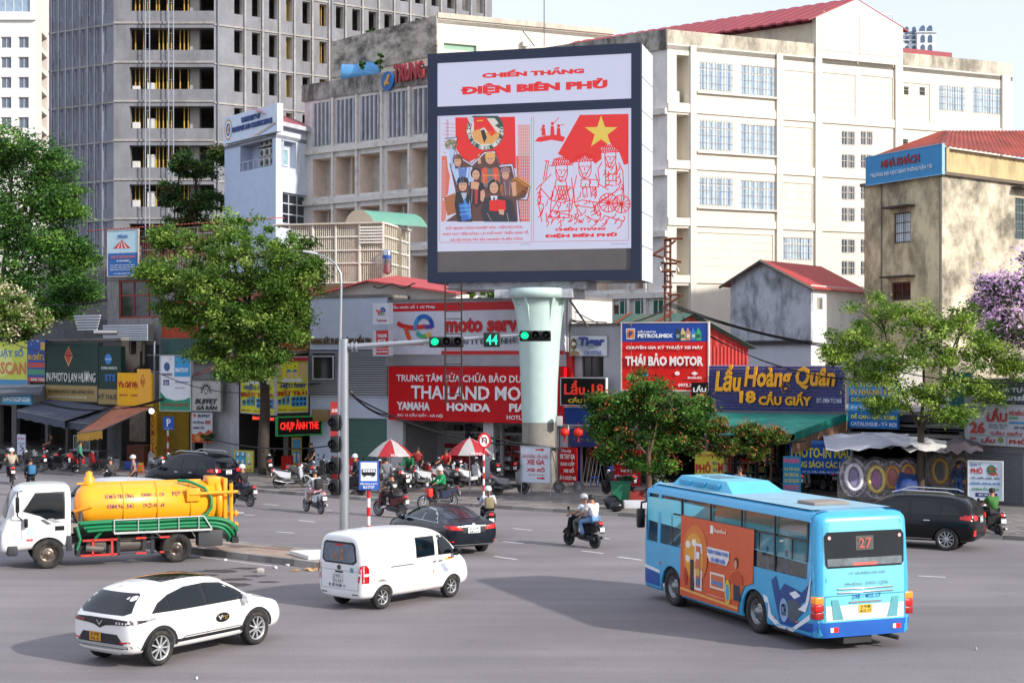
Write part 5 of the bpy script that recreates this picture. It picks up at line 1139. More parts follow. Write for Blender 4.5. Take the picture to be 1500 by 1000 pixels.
sign('hotpot_sign','black sign with red Lẩu 18 and yellow CẦU GIẤY','sign',fn_,(822,554,887,593),.7,.15,'0f0d0d',frame=.04,fcol='c8c8c8',texts=[('Lẩu 18',.08,.38,.96,.92,M('e23020',.4,emit=.2,var=0),.02,.04),('CẦU GIẤY',.16,.08,.9,.3,'e8c440',.05,.03)])
sign('blank_sign','plain dark blue panel under the black Lẩu 18 sign','sign',fn_,(820,597,892,622),.6,.12,'1c3f86',frame=.04,fcol='c0c4cc')
sign('red_menu','red service board right of the column, lettered XE TAY GA','sign',fn_,(817,655,845,716),.5,.06,'c4101a',texts=[('Honda',.2,.88,.7,.96,'e8e0dc',.02),('XE TAY GA',.1,.72,.9,.84,'f0eeee',.05),('CAO CẤP',.15,.56,.88,.68,'f0eeee',.05),('XE SỐ',.3,.4,.85,.52,'f0eeee',.05),('BẢO DƯỠNG',.05,.22,.95,.34,'f0eeee',.05),('TOÀN CẦU',.15,.06,.9,.18,'f0eeee',.04)])
sign('red_menu','second red service board half hidden behind the orange-blossomed tree','sign',fn_,(899,658,938,716),.5,.06,'b0101a',texts=[('XE TAY GA',.1,.78,.9,.88,'e0dada',.05),('CAO CẤP',.12,.6,.8,.7,'e0dada',.05),('XE SỐ',.25,.43,.7,.53,'e0dada',.05),('BẢO DƯỠNG',.05,.26,.9,.37,'e0dada',.05)])
for i,px in enumerate((827,847)):
 c=P(px,633,73.2-.1*i);l=E('red_lantern',c-Vector((0,0,.45)),['left round red lantern under the blue panel','right round red lantern under the blue panel'][i],'lantern','red lanterns over the doorway')
 b=MB();b.lathe([(.05,-.19),(.16,-.16),(.22,-.06),(.23,.03),(.19,.13),(.08,.19),(.05,.2)],Matrix.Translation(c),14);b.build('shade',M('d0261c',.5,emit=.15,var=.05),l)
 b=MB();b.lathe([(.06,.19),(.06,.23)],Matrix.Translation(c),8);b.lathe([(.05,-.2),(.05,-.24),(.04,-.25),(.055,-.45)],Matrix.Translation(c),8);b.tube([c+Vector((0,0,.2)),c+Vector((0,0,.5))],.008,4);b.build('tassel',M('b0281c',.6),l)
b=MB();rr=random.Random(4)
for i in range(5):u=UN(858+i*5.5);b.tube([fn_.w(u,SW,.3),fn_.w(u+.12,1.35,.1),fn_.w(u+.3,SW,-.1)],.025,5)
tag(b.build('folding_chairs',M('b8b8b8',.3,.7)),'folded steel chairs leaning in the doorway with lanterns','chairs')
b=MB();b.fb(fn_,UN(852),SW,UN(861),2.3,-.9,-.4);tag(b.build('wooden_cupboard',M('7a4f34',.7,var=.3)),'brown wooden cupboard inside the lantern doorway','cupboard')
tg=sign('shaped_sign','silver Tiger CRYSTAL beer sign hanging on a frame','sign',FP(833,74.6,889,73.8),(834,492,889,521),.6,.12,'b9c0cc',texts=[('Tiger',.26,.38,.95,.95,'2c3a86',.06,.05,.1),('CRYSTAL',.4,.05,.88,.26,'5a6aa4',.04)],shapes=[(disc(.12,.6,.08,.3,14),'6a5a40'),([(0,.1),(.1,.3),(.25,.2),(.3,.05),(.1,.0)],'8a7450'),([(.06,.5),(.18,.55),(.16,.68),(.07,.72)],'d8d0c0')])
b=MB();b.tube([P(835,520,73.9),P(835,470,73.9),P(888,472,73.6),P(888,520,73.6)],.04,5);b.tube([P(862,480,73.6),P(828,430,73.6)],.05,5);b.build('bracket',M('5c5450',.6),tg)
shelf('metal goods shelf inside the right workshop bay of the moto shop',(UM(740)*0+fm_.w(UM(735),SW,-3.4).x,fm_.w(UM(735),SW,-3.4).y,SW),-30,2.2,2.2,.5,['2a2c30','a82a24','8a8c90','3a4a6a','c8b04a']);c_=fm_.w(UM(640),SW,-3.3);shelf('goods shelf at the back of the left workshop bay',(c_.x,c_.y,SW),-32,2.4,2.0,.5,['1c1c20','b8242a','9a9ca0','d0d0d0'])
# --- red corrugated shed with green roof
gA=P(936,0,82);gB=P(1096,0,82);fz=FR(gA[:2],gB[:2]);zpk=H-(461-HY)*82/2250;zev=H-(507-HY)*82/2250;mid=fz.len/2
shd=E('red_shed',fz.w(mid,0),'red corrugated shed with a green sheet roof behind the signs','shed')
b=MB();corr(b,fz.w(0,0),fz.w(fz.len,0),fz.w(fz.len,zev),fz.w(0,zev),30,.04)
n=30
for i in range(n):
 a0,a1=fz.len*i/n,fz.len*(i+1)/n;h0=zev+(zpk-zev)*(1-abs(a0-mid)/mid);h1=zev+(zpk-zev)*(1-abs(a1-mid)/mid);o_=.04 if i%2 else 0
 b.add([fz.w(a0,zev,o_-.02),fz.w(a1,zev,.02-o_),fz.w(a1,h1,.02-o_),fz.w(a0,h0,o_-.02)],[(0,1,2,3)])
b.build('wall',M('c0302c',.6,var=.15,grime='6a2420',ga=.4),shd)
rdir=Vector((-10.5,7,0));gm=M('54756a',.7,var=.15,grime='8c6a54',ga=.5,gs=(.8,.8,.8));b=MB()
pk,e0_,e1_=fz.w(mid,zpk+.08,.3),fz.w(-.5,zev-.15,.3),fz.w(fz.len+.5,zev-.15,.3)
corr(b,pk,pk+rdir,e0_+rdir,e0_,30,.05);corr(b,pk+rdir,pk,e1_,e1_+rdir,30,.05);b.build('roof',gm,shd)
b=MB()
for i in range(5):a=pk+rdir*(.1+.2*i)+Vector((0,0,.12));c=e0_+rdir*(.05+.2*i)+Vector((0,0,.12));b.tube([a,c],.05,4)
split(b,'roof_battens',M('a04a34',.8),shd)
b=MB();b.fb(fz,mid-.5,zpk-.9,mid+.5,zpk-.5,.05,.1);b.build('gable_vent',M('3a1a18',.8),shd)
# --- service sign
fe=FP(908,73.2,1040,71.8)
sg=sign('service_sign','tall PETROLIMEX and THÁI BẢO MOTOR board in blue and red','sign',fe,(911,473,1037,571),.4,.25,'d8201c',frame=.05,fcol='d8c8c4',
     texts=[('DẦU NHỜN',.19,.855,.4,.895,'f0f2f6',.04),('PETROLIMEX',.19,.78,.6,.84,'f0f2f6',.05),('CHUYÊN GIA KỸ THUẬT XE MÁY',.05,.6,.95,.67,'f4ece8',.04),('THÁI BẢO MOTOR',.045,.36,.95,.55,'f4ece8',.05,.03),('SUZUKI',.77,.17,.93,.2,'f4ece8',.04),('HONDA',.06,.17,.2,.2,'f4ece8',.04),('0972.379.568',.66,.05,.97,.1,'f4ece8',.03),('P',.085,.79,.13,.88,'2a3a8c',.08)],
     shapes=[(rect(0,.72,1,1),'17429a'),(rect(.05,.76,.155,.92),'e8ecf2'),(rect(.058,.772,.147,.908),'e08a3c')]+[([(x,.74),(x+.055,.74),(x+.055,.86),(x+.035,.89),(x+.03,.92),(x+.01,.92),(x+.005,.88),(x,.86)],c)for x,c in((.63,'2c3c34'),(.69,'d9c07a'),(.75,'c98a7a'),(.81,'2f7fc8'),(.87,'3fb06a'))]+[(rect(x+.008,.78,x+.045,.83),c)for x,c in((.63,'7fa0a8'),(.69,'4c6a5a'),(.75,'e8e0c8'),(.81,'c8d8a0'),(.87,'2a5a44'))]+[([(.81,.25),(.85,.28),(.89,.25),(.85,.22)],'f4ece8'),(disc(.28,.23,.035,.035,14),'4a9ad0'),(disc(.65,.25,.03,.03,12),'f4ece8')])
sign('hotpot_tag','small black LẨU 18 tag at the corner of the red board','sign',fe,(1013,560,1037,588),.5,.12,'14110f',texts=[('LẨU',.1,.5,.9,.85,'e8e8e8',.05),('18',.3,.06,.75,.42,'e0b070',.05)])
b=MB();b.fb(fe,fe.hit(912,570)[0],SW,fe.hit(912,570)[0]+.15,fe.hit(912,571)[1],.1,.25);b.fb(fe,fe.hit(1034,570)[0],SW,fe.hit(1034,570)[0]+.15,fe.hit(1034,571)[1],.1,.25);split(b,'post',M('6b6866',.6),sg)
# --- blue slatted hot pot sign, each slat a piece
fv=FP(1038,71.8,1242,68.8);UVV=lambda px,y=570:fv.hit(px,y)[0]
sl_=E('slatted_sign',fv.w(2,fv.hit(1100,600)[1]),'blue slatted Lẩu Hoàng Quân sign with raised golden letters','sign')
z1,z0=fv.hit(1140,535)[1],fv.hit(1140,600)[1];n=15;h=(z1-z0)/n
sm_=MB().box(0,0,0,fv.len-.05,h*.62,.06).mesh('slat',M('1c2a78',.4,var=.06))
for i in range(n):put('slat',sm_,sl_,fv.T(0,z0+i*h,.3))
b=MB();b.fb(fv,0,z0,fv.len-.05,z1,.2,.25);b.build('backing',M('b9a8b4',.7,var=.2,grime='7a4a50',ga=.5),sl_)
b=MB();b.fb(fv,-.05,z0-.2,fv.len,z0-.04,-.05,.3);b.build('beam',M('6a6c78',.6),sl_)
gold=M('eaa51c',.4,var=.04);T0=lambda px,py,d=.37:fv.T(*fv.hit(px,py,d),d)
def gt(s,x0,y0,x1,y1,bold,sh=0):a,c=fv.hit(x0,y1,.37),fv.hit(x1,y0,.37);text(sl_,s,fv.T(a[0],a[1],.37),c[0]-a[0],c[1]-a[1],gold,.1,bold,'letters',sh)
gt('Lẩu',1048,534,1086,573,.03,.15);gt('Hoàng',1091,537,1160,575,.03,.15);gt('Quân',1166,537,1224,570,.03,.15);gt('18',1084,572,1107,590,.08);gt('CẦU GIẤY',1112,574,1189,593,.05)
text(sl_,'ĐT: 0984 712 868',fv.T(*fv.hit(1196,590,.37),.37),1.15,.22,M('c8cce0',.5),.02)
# --- hot pot restaurant building under it
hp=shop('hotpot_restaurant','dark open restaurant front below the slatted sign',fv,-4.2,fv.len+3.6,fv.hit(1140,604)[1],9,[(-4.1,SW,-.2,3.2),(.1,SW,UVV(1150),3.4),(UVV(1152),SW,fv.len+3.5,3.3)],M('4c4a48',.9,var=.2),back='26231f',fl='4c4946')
for i,px in enumerate((1046,1078,1110)):
 c_=P(px,600,73);shelf(['stainless cabinet shelf behind the yellow PHỞ BÒ sign','goods shelf inside the restaurant right of the yellow sign','drinks shelf at the right inside the dark restaurant'][i],(c_.x,c_.y,SW),-20,.9,1.9,.45,['9aa4a8','c8a050','3a6a4a','b03a2c','d8d8d0'])
gA_=M('2f8f80',.6,var=.12,grime='3f6a60',ga=.4)
aw=E('green_awning',fv.w(3,3.6,3),'teal sheet awning running below the slatted sign','awning')
p0,p1=fv.w(-.2,fv.hit(1140,604)[1],.1),fv.w(fv.len,fv.hit(1140,604)[1],.1);q0,q1=P(1040,636,68.6),P(1160,634,66.0)
b=MB();sheet(b,[p0,p1,q1+Vector((.15,0,0)),q0],.06);b.build('sheet',gA_,aw)
b=MB();sheet(b,[p1+Vector((0,0,.05)),q1+Vector((.15,0,.05)),q1+Vector((.1,.1,-.35)),p1+Vector((0,0,-.3))],.04,0,(1,0,0));b.build('fascia',M('1f7a68',.5),aw)
b=MB();corr(b,q1+Vector((.05,.15,-.9)),p1+Vector((0,0,-1.0)),p1+Vector((0,0,-.3)),q1+Vector((.05,.15,-.3)),16,.04);b.build('side_sheet',M('7a5a48',.8,var=.3),aw)
# --- pho signs and photo signs
sign('pho_sign','yellow PHỞ BÒ sign behind the bus roof','sign',FP(1015,69.5,1065,69),(1018,661,1060,700),.2,.08,'d8c84c',texts=[('LẨU-LƯƠN',.08,.82,.8,.95,'b8402c',.04),('PHỞ',.02,.2,.55,.62,'b8302c',.06),('BÒ',.62,.5,.78,.66,'3a6a8c',.03),('GÀ',.62,.25,.78,.42,'3a6a8c',.03),('M',.8,.2,.98,.6,'b8302c',.05)])
sign('photo_board','blue PHOTO-IN MÀU board with yellow capitals behind the tarpaulins','sign',FP(1152,67.5,1255,66.6),(1156,645,1250,694),.2,.08,'1a56ac',texts=[('PHOTO-IN MÀU',.03,.48,.98,.86,'e8de3c',.03),('ĐÓNG SÁCH CÁC LOẠI',.0,.14,.98,.42,'e8de3c',.03),('ĐT: Số 22 Cầu Giấy 0913 082',.1,.02,.8,.1,'d8e0ee',.02)],shapes=[(rect(0,.9,1,1),'2a78c8')])
sg2=sign('leaning_board','narrow blue board with pink IN NHANH heading leaning in front of the photo board','sign',FP(1144,66,1178,65.6),(1147,668,1173,723),.1,.05,'2a86b4',texts=[('IN NHANH',.05,.82,.9,.95,'d8608c',.05),('IN TỜ RƠI',.1,.62,.9,.72,'d0c84c',.02),('IN DECAL',.1,.46,.9,.56,'d0c84c',.02),('IN CATALOG',.1,.3,.9,.4,'d0c84c',.02),('PHOTO',.1,.1,.9,.24,'c8506c',.04)])
sign('photo_board','blue wall sign lettered ĐỀ CAN - GIẤY KHEN above the tarpaulins','sign',FP(1240,68.8,1318,67),(1243,556,1315,627),.3,.15,'1b6cb4',texts=[('PHOTO-IN MÀU',.03,.84,.95,.98,'d8d84c',.04),('IN NHANH KTS',.05,.68,.95,.81,'d0b04c',.04),('ĐÓNG SÁCH',.05,.54,.8,.65,'c8c84c',.03),('IN THIỆP CƯỚI',.05,.37,.95,.48,'c8d8e8',.04),('ĐỀ CAN - GIẤY KHEN',.05,.19,.98,.31,'d8d84c',.04),('CATALOGUE - TỜ RƠI',.05,.04,.98,.15,'c8d0e8',.04)],shapes=[(rect(0,.66,1,1),'2a8cc8'),(rect(0,.35,1,.5),'3a9ad0')])
# --- wall behind wreath stall, tarpaulins
f6=FP(1242,68.6,1412,65.2)
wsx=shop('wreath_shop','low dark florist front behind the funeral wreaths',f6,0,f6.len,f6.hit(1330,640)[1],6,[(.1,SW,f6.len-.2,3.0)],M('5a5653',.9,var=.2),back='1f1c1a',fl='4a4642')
def tarp(name,label,pts,col,n=7,seed=1):
 rr=random.Random(seed);A,B_,C_,D=map(Vector,pts);b=MB();vs=[]
 for i in range(n+1):
  for j in range(n+1):
   p=A.lerp(B_,i/n).lerp(D.lerp(C_,i/n),j/n);p.z+=.22*math.sin(math.pi*i/n)*math.sin(math.pi*j/n)+rr.uniform(-.05,.05)-.12*(j/n)*abs(math.sin(i*1.6));vs.append(p)
 b.add(vs,[(i*(n+1)+j,(i+1)*(n+1)+j,(i+1)*(n+1)+j+1,i*(n+1)+j+1)for i in range(n)for j in range(n)],0,True)
 o=b.build(name,M(col,.7,var=.15,grime='77727a',ga=.4));tag(o,label,'tarpaulin');return o
tarp('tarpaulin','grey-white tarpaulin nearest the photo board over the wreaths',[P(1205,636,68),P(1290,634,66.5),P(1322,650,63),P(1210,659,63.5)],'b0b0bc',seed=1)
tarp('tarpaulin','white tarpaulin peak left of the slender tree trunk',[P(1262,634,67),P(1330,636,66),P(1345,652,63),P(1275,652,64)],'bcbcc6',seed=2)
tarp('tarpaulin','brighter white tarpaulin behind the slender tree trunk',[P(1312,638,66),P(1385,646,65),P(1400,660,63),P(1322,657,63)],'d2d0cc',seed=3)
tarp('tarpaulin','dark purple-grey tarpaulin beside the roller shutter',[P(1385,642,66),P(1440,646,65),P(1440,657,62),P(1375,662,62)],'4a4248',seed=4)
wrs=[(1250,699,26,'d6c8d8','7a6f9c'),(1283,702,26,'d8c070','9a5a8c'),(1307,699,22,'c98a3c','c05a4c'),(1330,696,21,'d09a4c','c0503c'),(1376,690,24,'a8863c','2c2422'),(1406,690,26,'a08a6c','5a4a7c')]
wl=['leftmost funeral wreath, white and lilac, in clear plastic','yellow and pink funeral wreath in clear plastic, second from the photo board','orange funeral wreath with a red centre in clear plastic','narrow golden wreath left of the slender tree trunk','dull gold wreath right of the slender tree trunk','grey and gold wreath beside the man at the PHỞ sign']
for i,(px,py,r,c1,c2)in enumerate(wrs):
 Y=64.6-.02*(i%2);c=P(px,py,Y);s_=Y/2250;T_=Matrix.Translation(c)@Matrix.Rotation(R(90-8),4,'X')
 o=E('funeral_wreath',(c.x,c.y,SW),wl[i],'wreath','funeral wreaths wrapped in plastic')
 w,h_=r*s_*.78,r*s_*1.1
 b=MB();b.prism(disc(0,0,w,h_,24),lambda u,v,d:T_@Vector((u,v,d)),-.05,0);b.build('backboard',M('b0a8b0' if i<4 else '6a5a48',.7),o)
 b=MB();rr=random.Random(i)
 for k in range(150):
  a=rr.uniform(0,2*math.pi);q=rr.uniform(.45,.92);p=T_@Vector((math.cos(a)*w*q,math.sin(a)*h_*q,rr.uniform(.02,.08)));b.ball(p,.045,n=3)
 b.build('flowers',M('6a5a5c',.7,isl=.4),o)
 b=MB();b.prism(disc(0,0,w*.34,h_*.46,16),lambda u,v,d:T_@Vector((u,v,d)),0,.09);b.build('centre',M(c2,.7,var=.2),o)
 b=MB();n=24
 for k in range(n):p,q=[T_@Vector((math.cos(6.2832*t/n)*w*.56,math.sin(6.2832*t/n)*h_*.64,.11))for t in(k,k+1)];b.tube([p,q],w*.16,6)
 b.build('flower_ring',M(c1 if i else 'd8d4e0',.6,var=.2,scale=9),o)
 b=MB();sc=[(-w*1.2,-h_*1.1),(w*1.15,-h_*1.15),(w*1.3,h_*.3),(w*.7,h_*1.05),(0,h_*1.2),(-w*.8,h_*1.0),(-w*1.25,h_*.2)]
 n=len(sc);vs=[T_@Vector((x,y,.1+.05*(k%2)))for k,(x,y)in enumerate(sc)]+[T_@Vector((0,0,.2))]
 b.add(vs,[(k,(k+1)%n,n)for k in range(n)]);b.build('plastic_wrap',M('c8cace',.3,alpha=.1,var=.3,scale=6),o)
 b=MB();b.tube([T_@Vector((-w*.4,-h_*.9,0)),(c.x-.3,c.y,SW)],.025,4);b.tube([T_@Vector((w*.4,-h_*.9,0)),(c.x+.3,c.y+.1,SW)],.025,4);b.tube([T_@Vector((0,h_*.5,-.05)),(c.x,c.y+.8,SW)],.025,4);split(b,'stand',M('8a6a40',.7),o)
tb=tarp('blue_cover','crumpled blue cover over goods beside the slender tree trunk',[P(1318,690,64),P(1342,694,64),P(1346,722,62.5),P(1308,728,62.5)],'1c3a78',6,7)
# white block with steel louvres and green container behind the slender tree
b=MB();f8=FP(1355,70,1400,69.5);b.fb(f8,0,0,f8.len,f8.hit(1378,580)[1],-2,0)
o=b.build('white_block',M('d8d4cc',.8,var=.08));tag(o,'narrow white block behind the slender tree','building')
b=MB();f9=FP(1392,68,1424,66.5);corr(b,f9.w(0,2.9),f9.w(f9.len,2.9),f9.w(f9.len,f9.hit(1410,545)[1]),f9.w(0,f9.hit(1410,545)[1]),9,.08);tag(b.build('green_cladding',M('2c6a68',.7,var=.15)),'dark green corrugated cladding left of the LẨU 26 board','cladding')
# --- roller shutter shop at the right edge
fr9=FP(1412,65.2,1570,61);ZZ=lambda y,px=1460:fr9.hit(px,y)[1];UR=lambda px,y=650:fr9.hit(px,y)[0]
rt=shop('shuttered_shop','shuttered grey shop under the LẨU 26 boards at the right edge',fr9,0,fr9.len,ZZ(560),6,[(.15,SW,2.9,ZZ(662)),(3.1,SW,5,ZZ(662))],M('8f9096',.8,var=.1,grime='5a5856',ga=.4))
shutter(rt,fr9,.15,SW,2.9,ZZ(662),'8d929a',n=24);shutter(rt,fr9,3.1,SW,5,ZZ(662),'8d929a',n=24)
sign('noodle_board','weathered white LẨU 26 CẦU GIẤY board with a cabbage picture','sign',fr9,(1416,594,1545,652),.4,.1,'b9bdc6',frame=.04,texts=[('LẨU',.24,.58,.48,.94,'b03430',.05),('PHỞ-MIẾN-CHÁO',.5,.76,.74,.92,'b85a54',.04),('26',.04,.26,.22,.56,'b82e2a',.05),('CẦU GIẤY',.28,.25,.66,.36,'b03430',.03),('LẨU BÒ - LẨU GÀ',.26,.48,.48,.53,'3a4458',.02),('LẨU NẤM - RIÊU',.26,.42,.45,.46,'3a4458',.02),('MỲ XÀO',.56,.42,.7,.5,'4a5a6c',.03),('LẨU',.18,.03,.34,.19,'b03430',.06),('PHỞ',.5,.04,.7,.18,'b03430',.05),('26',.04,.1,.12,.18,'b03430',.03)],
     shapes=[(rect(.03,.8,.22,.98),'7a8a88'),(disc(.1,.85,.05,.09),'5a7a4c'),(disc(.4,.12,.035,.08,14),'7a8a4c'),(rect(0,.215,1,.225),'6c6e74'),(rect(.5,.55,.72,.6),'3c8ac0'),(rect(.5,.67,.6,.72),'4a9a6c'),(rect(.47,0,.475,.22),'6c6e74')])
sign('grey_board','dark grey board with white lettering high at the right edge','sign',fr9,(1436,563,1550,592),.3,.2,'4c4e54',texts=[('HÀ TƯỚC',.25,.6,.7,.9,'c8ccd2',.03),('Manshop',.2,.08,.8,.5,'c8ccd2',.03,.01,.2)])
fw9=FP(1416,62.5,1476,61.8)
sign('pho_board','white PHỞ BÒ GÀ menu board standing before the grey shutter','sign',fw9,(1419,676,1468,731),.1,.08,'ccd8e4',frame=.04,fcol='d8d8d4',texts=[('Quán 17',.04,.88,.38,.96,'4a5a86',.01),('PHỞ',.06,.68,.42,.86,'c03028',.05),('BÒ',.62,.78,.9,.87,'c05a3c',.05),('GÀ',.62,.64,.88,.75,'c03028',.05),('TÁI - CHÍN - NẠM - GẦU',.08,.53,.92,.61,'3a4458',.03),('LƯỠI HEO - PHỞ GÀ - MỲ GÀ',.06,.39,.94,.47,'3a7ac0',.03),('CHÁO ỐC TRẦN',.1,.24,.9,.33,'2a8a5a',.04),('SĐT: 097 8386',.3,.09,.76,.14,'e8ecf2',.02)],shapes=[(rect(.2,.06,.86,.17),'2c3a78'),(disc(.68,.78,.14,.14),'2a7a5a')])
# --- yellow guest house
Hc=P(1380,0,84);fHl=FR(P(1266,0,90)[:2],Hc[:2]);fHr=FR(Hc[:2],P(1560,0,92)[:2]);zW=fHl.hit(1330,262)[1]
gh=E('guest_house',fHl.w(0,0),'stained ochre guest house with a rusty hipped roof and blue name board','building')
ym=M('d6c8a2',.85,var=.15,scale=.5,grime='5c5346',ga=.75,gs=(.55,.55,.35),gcut=.45)
b=MB();w1=fHl.rc(1309,311,1334,356);w2=fHl.rc(1306,413,1334,440);wallgrid(b,fHl,0,fHl.len,0,zW,[w1,w2],.3,0,0);b.build('wall',ym,gh)
b=MB();w3=fHr.rc(1487,292,1530,352);wallgrid(b,fHr,0,fHr.len,0,zW,[w3],.3,0,0);b.build('wall',M('cdc2aa',.85,var=.15,scale=.5,grime='4f4940',ga=.85,gs=(.4,.4,.4),gcut=.44),gh)
window(gh,fHl,w1,-.1,2,3,.08,'5c4a3c','4a5c60',curtain='b8c4c8');window(gh,fHl,w2,-.1,2,1,.1,'5a3426','33231d');window(gh,fHr,w3,-.1,3,3,.08,'4c6a6c','2c3436',bars=.15,barcol='8a9c98')
b=MB()
for w_ in(w1,w2):b.fb(fHl,w_[0]-.35,w_[3]+.25,w_[2]+.35,w_[3]+.35,0,.6)
b.fb(fHr,w3[0]-.4,w3[3]+.5,w3[2]+.4,w3[3]+.6,0,.7);split(b,'window_hoods',M('4a423a',.9),gh)
zl=zW+1.5;b=MB();b.fb(fHl,.1,zW,fHl.len-.1,zl,-.6,-.4);b.fb(fHr,.1,zW,fHr.len,zl,-.6,-.3);split(b,'attic_wall',M('c2ae80',.85,var=.15,grime='5f584e',ga=.5),gh)
b=MB();b.fb(fHl,-.15,zW-.08,fHl.len+.12,zW+.1,-.2,.22);b.fb(fHr,-.05,zW-.08,fHr.len,zW+.1,-.2,.22);split(b,'cornice',M('6a5f52',.9),gh)
A_,B_,C_=fHl.w(.1,zl,.1),Hc+Vector((0,0,zl-Hc.z)),fHr.w(fHr.len,zl,.1);ap=P(1388,192,90.5);ap2=P(1520,192,95)
A_.z=B_.z=C_.z=zl;rm2=M('8a3a2c',.8,var=.3,scale=.8,grime='4a2a22',ga=.5)
b=MB();corr(b,A_,B_+Vector((0,-.1,0)),ap,ap+Vector((-.3,.2,0)),14,.05);corr(b,B_+Vector((0,-.1,0)),C_,ap2,ap,26,.05);b.build('roof',rm2,gh)
sign('name_board','blue NHÀ KHÁCH board on the guest house roof edge','sign',fHl,(1269,221,1380,263),.35,.15,'3f8fc4',frame=.04,fcol='8cb8d8',texts=[('NHÀ KHÁCH',.21,.52,.72,.86,'8c2430',.05,.04),('TRƯỜNG ĐẠI HỌC GIAO THÔNG VẬN TẢI',.06,.2,.88,.42,'b8d0e4',.04,.03)])
b=MB();b.tube([fHl.w(fHl.len-.06,4,.06),fHl.w(fHl.len-.06,zW,.06)],.06,6);b.tube([fHl.w(1.6,6,.06),fHl.w(1.6,zW,.06)],.03,5);b.build('drain_pipe',M('6a6258',.6),gh)
# --- white gabled house
Ic=P(1188,0,86);fIl=FR(P(1070,0,91)[:2],Ic[:2]);fIr=FR(Ic[:2],P(1268,0,92)[:2]);zE=fIr.hit(1225,420)[1]
wh=E('gabled_house',fIl.w(0,0),'white gabled house with a mould-streaked side and a red sheet roof','house')
zc_,zp=fIl.hit(1188,420)[1],fIl.hit(1120,384)[1];up=fIl.hit(1120,384)[0];ul=fIl.hit(1060,415)[0];zcl=fIl.hit(1070,412)[1];zmid=fIl.hit(1130,500)[1]
b=MB();b.prism([(0,zmid),(fIl.len,zmid),(fIl.len,zc_),(up,zp),(0,zcl)],fIl.w,-.2,0);b.build('upper_wall',M('bfc2ca',.9,var=.14,grime='34343a',ga=.75,gs=(.8,.8,.4),gcut=.5),wh)
b=MB();b.fb(fIl,0,0,fIl.len,zmid-.01,-.3,-.1);b.build('wall',M('cdd0da',.8,var=.06),wh);b=MB();b.fb(fIl,-.05,zmid-.16,fIl.len,zmid+.05,-.1,.12);b.build('ledge',M('3c3a3c',.9),wh)
vt_=fIr.rc(1196,436,1205,453);b=MB();wallgrid(b,fIr,0,fIr.len,0,zE,[vt_],.2,0,0);b.build('wall',M('dcdad4',.8,var=.06,grime='9a968c',ga=.3),wh)
for j in range(6):z=lerp(vt_[1],vt_[3],j/6);MB().fb(fIr,vt_[0],z,vt_[2],z+.06,-.15,0).build('vent_slat',M('8a8a88'),wh)
bk=Vector((4.6,8.6,0)).normalized()*10;pk_=fIl.w(up,zp+.12,.35);er=fIl.w(fIl.len+.5,zc_-.12,.35);el=fIl.w(ul,zcl-.3,.35);bd=(fIr.u*8)
b=MB();corr(b,pk_,pk_+bd,er+bd,er,24,.05);corr(b,pk_+bd,pk_,el,el+bd,24,.05);b.build('roof',M('a83a38',.6,var=.12),wh)
b=MB()
for a,c in((pk_,er),(pk_,el)):b.tube([a-Vector((0,0,.06)),c-Vector((0,0,.06))],.09,4)
split(b,'barge_board',M('6a625c',.8),wh)
# --- filler walls behind the row so no bare ground shows
for i,(xa,Ya,xb,Yb,ytop,col,lab)in enumerate([(-90,125,165,112,470,'5a5c60','low dark grey block behind the big left trees'),(236,100,345,96,425,'6c6a68','plain grey house wall behind the round-crowned tree'),(340,94,460,92,418,'8a8682','pale house wall behind the wooden balcony'),(596,90,660,88,432,'9a968e','cream wall between terrace cage and billboard'),(1590,66,2000,60,440,'b9b2a4','plain cream house beyond the right edge of the view'),(1600,95,2100,100,300,'a8a49c','grey block far beyond the right edge of the view'),(1240,80,1300,78,520,'b0aca4','pale wall between gabled house and guest house')]):
 fz_=FP(xa,Ya,xb,Yb);b=MB();b.fb(fz_,0,0,fz_.len,fz_.hit((xa+xb)/2,ytop)[1],-3,0);o=b.build('rear_building',M(col,.9,var=.2,grime='3c3a38',ga=.4));tag(o,lab,'building')
 n=max(2,int(fz_.len/3))
 for k in range(n):window(o,fz_,((k+.3)*fz_.len/n,4.6,(k+.3)*fz_.len/n+1.1,6.0),.06,2,1,.06,'a8a49c','2c3238')
text(tw,'Eurowindow',FP(100,148,160,148).T(FP(100,148,160,148).hit(112,369)[0],H+(HY-369)*148/2250,3.2),2.6,.6,M('b8bcc0',.5),.1)
pdm=MB();fpd=FP(60,147,240,146);pdm.fb(fpd,0,0,fpd.len,fpd.hit(140,376)[1],-4,.5);o=tag(pdm.build('podium',M('6c6a6a',.9,var=.15)),'dark grey podium at the foot of the concrete tower','building')
for k in range(6):window(o,fpd,(1+k*1.8,fpd.hit(140,440)[1],2.2+k*1.8,fpd.hit(140,395)[1]),.55,2,1,.06,'8a8a88','24282c')
# foundations so facades meet the ground
b=MB()
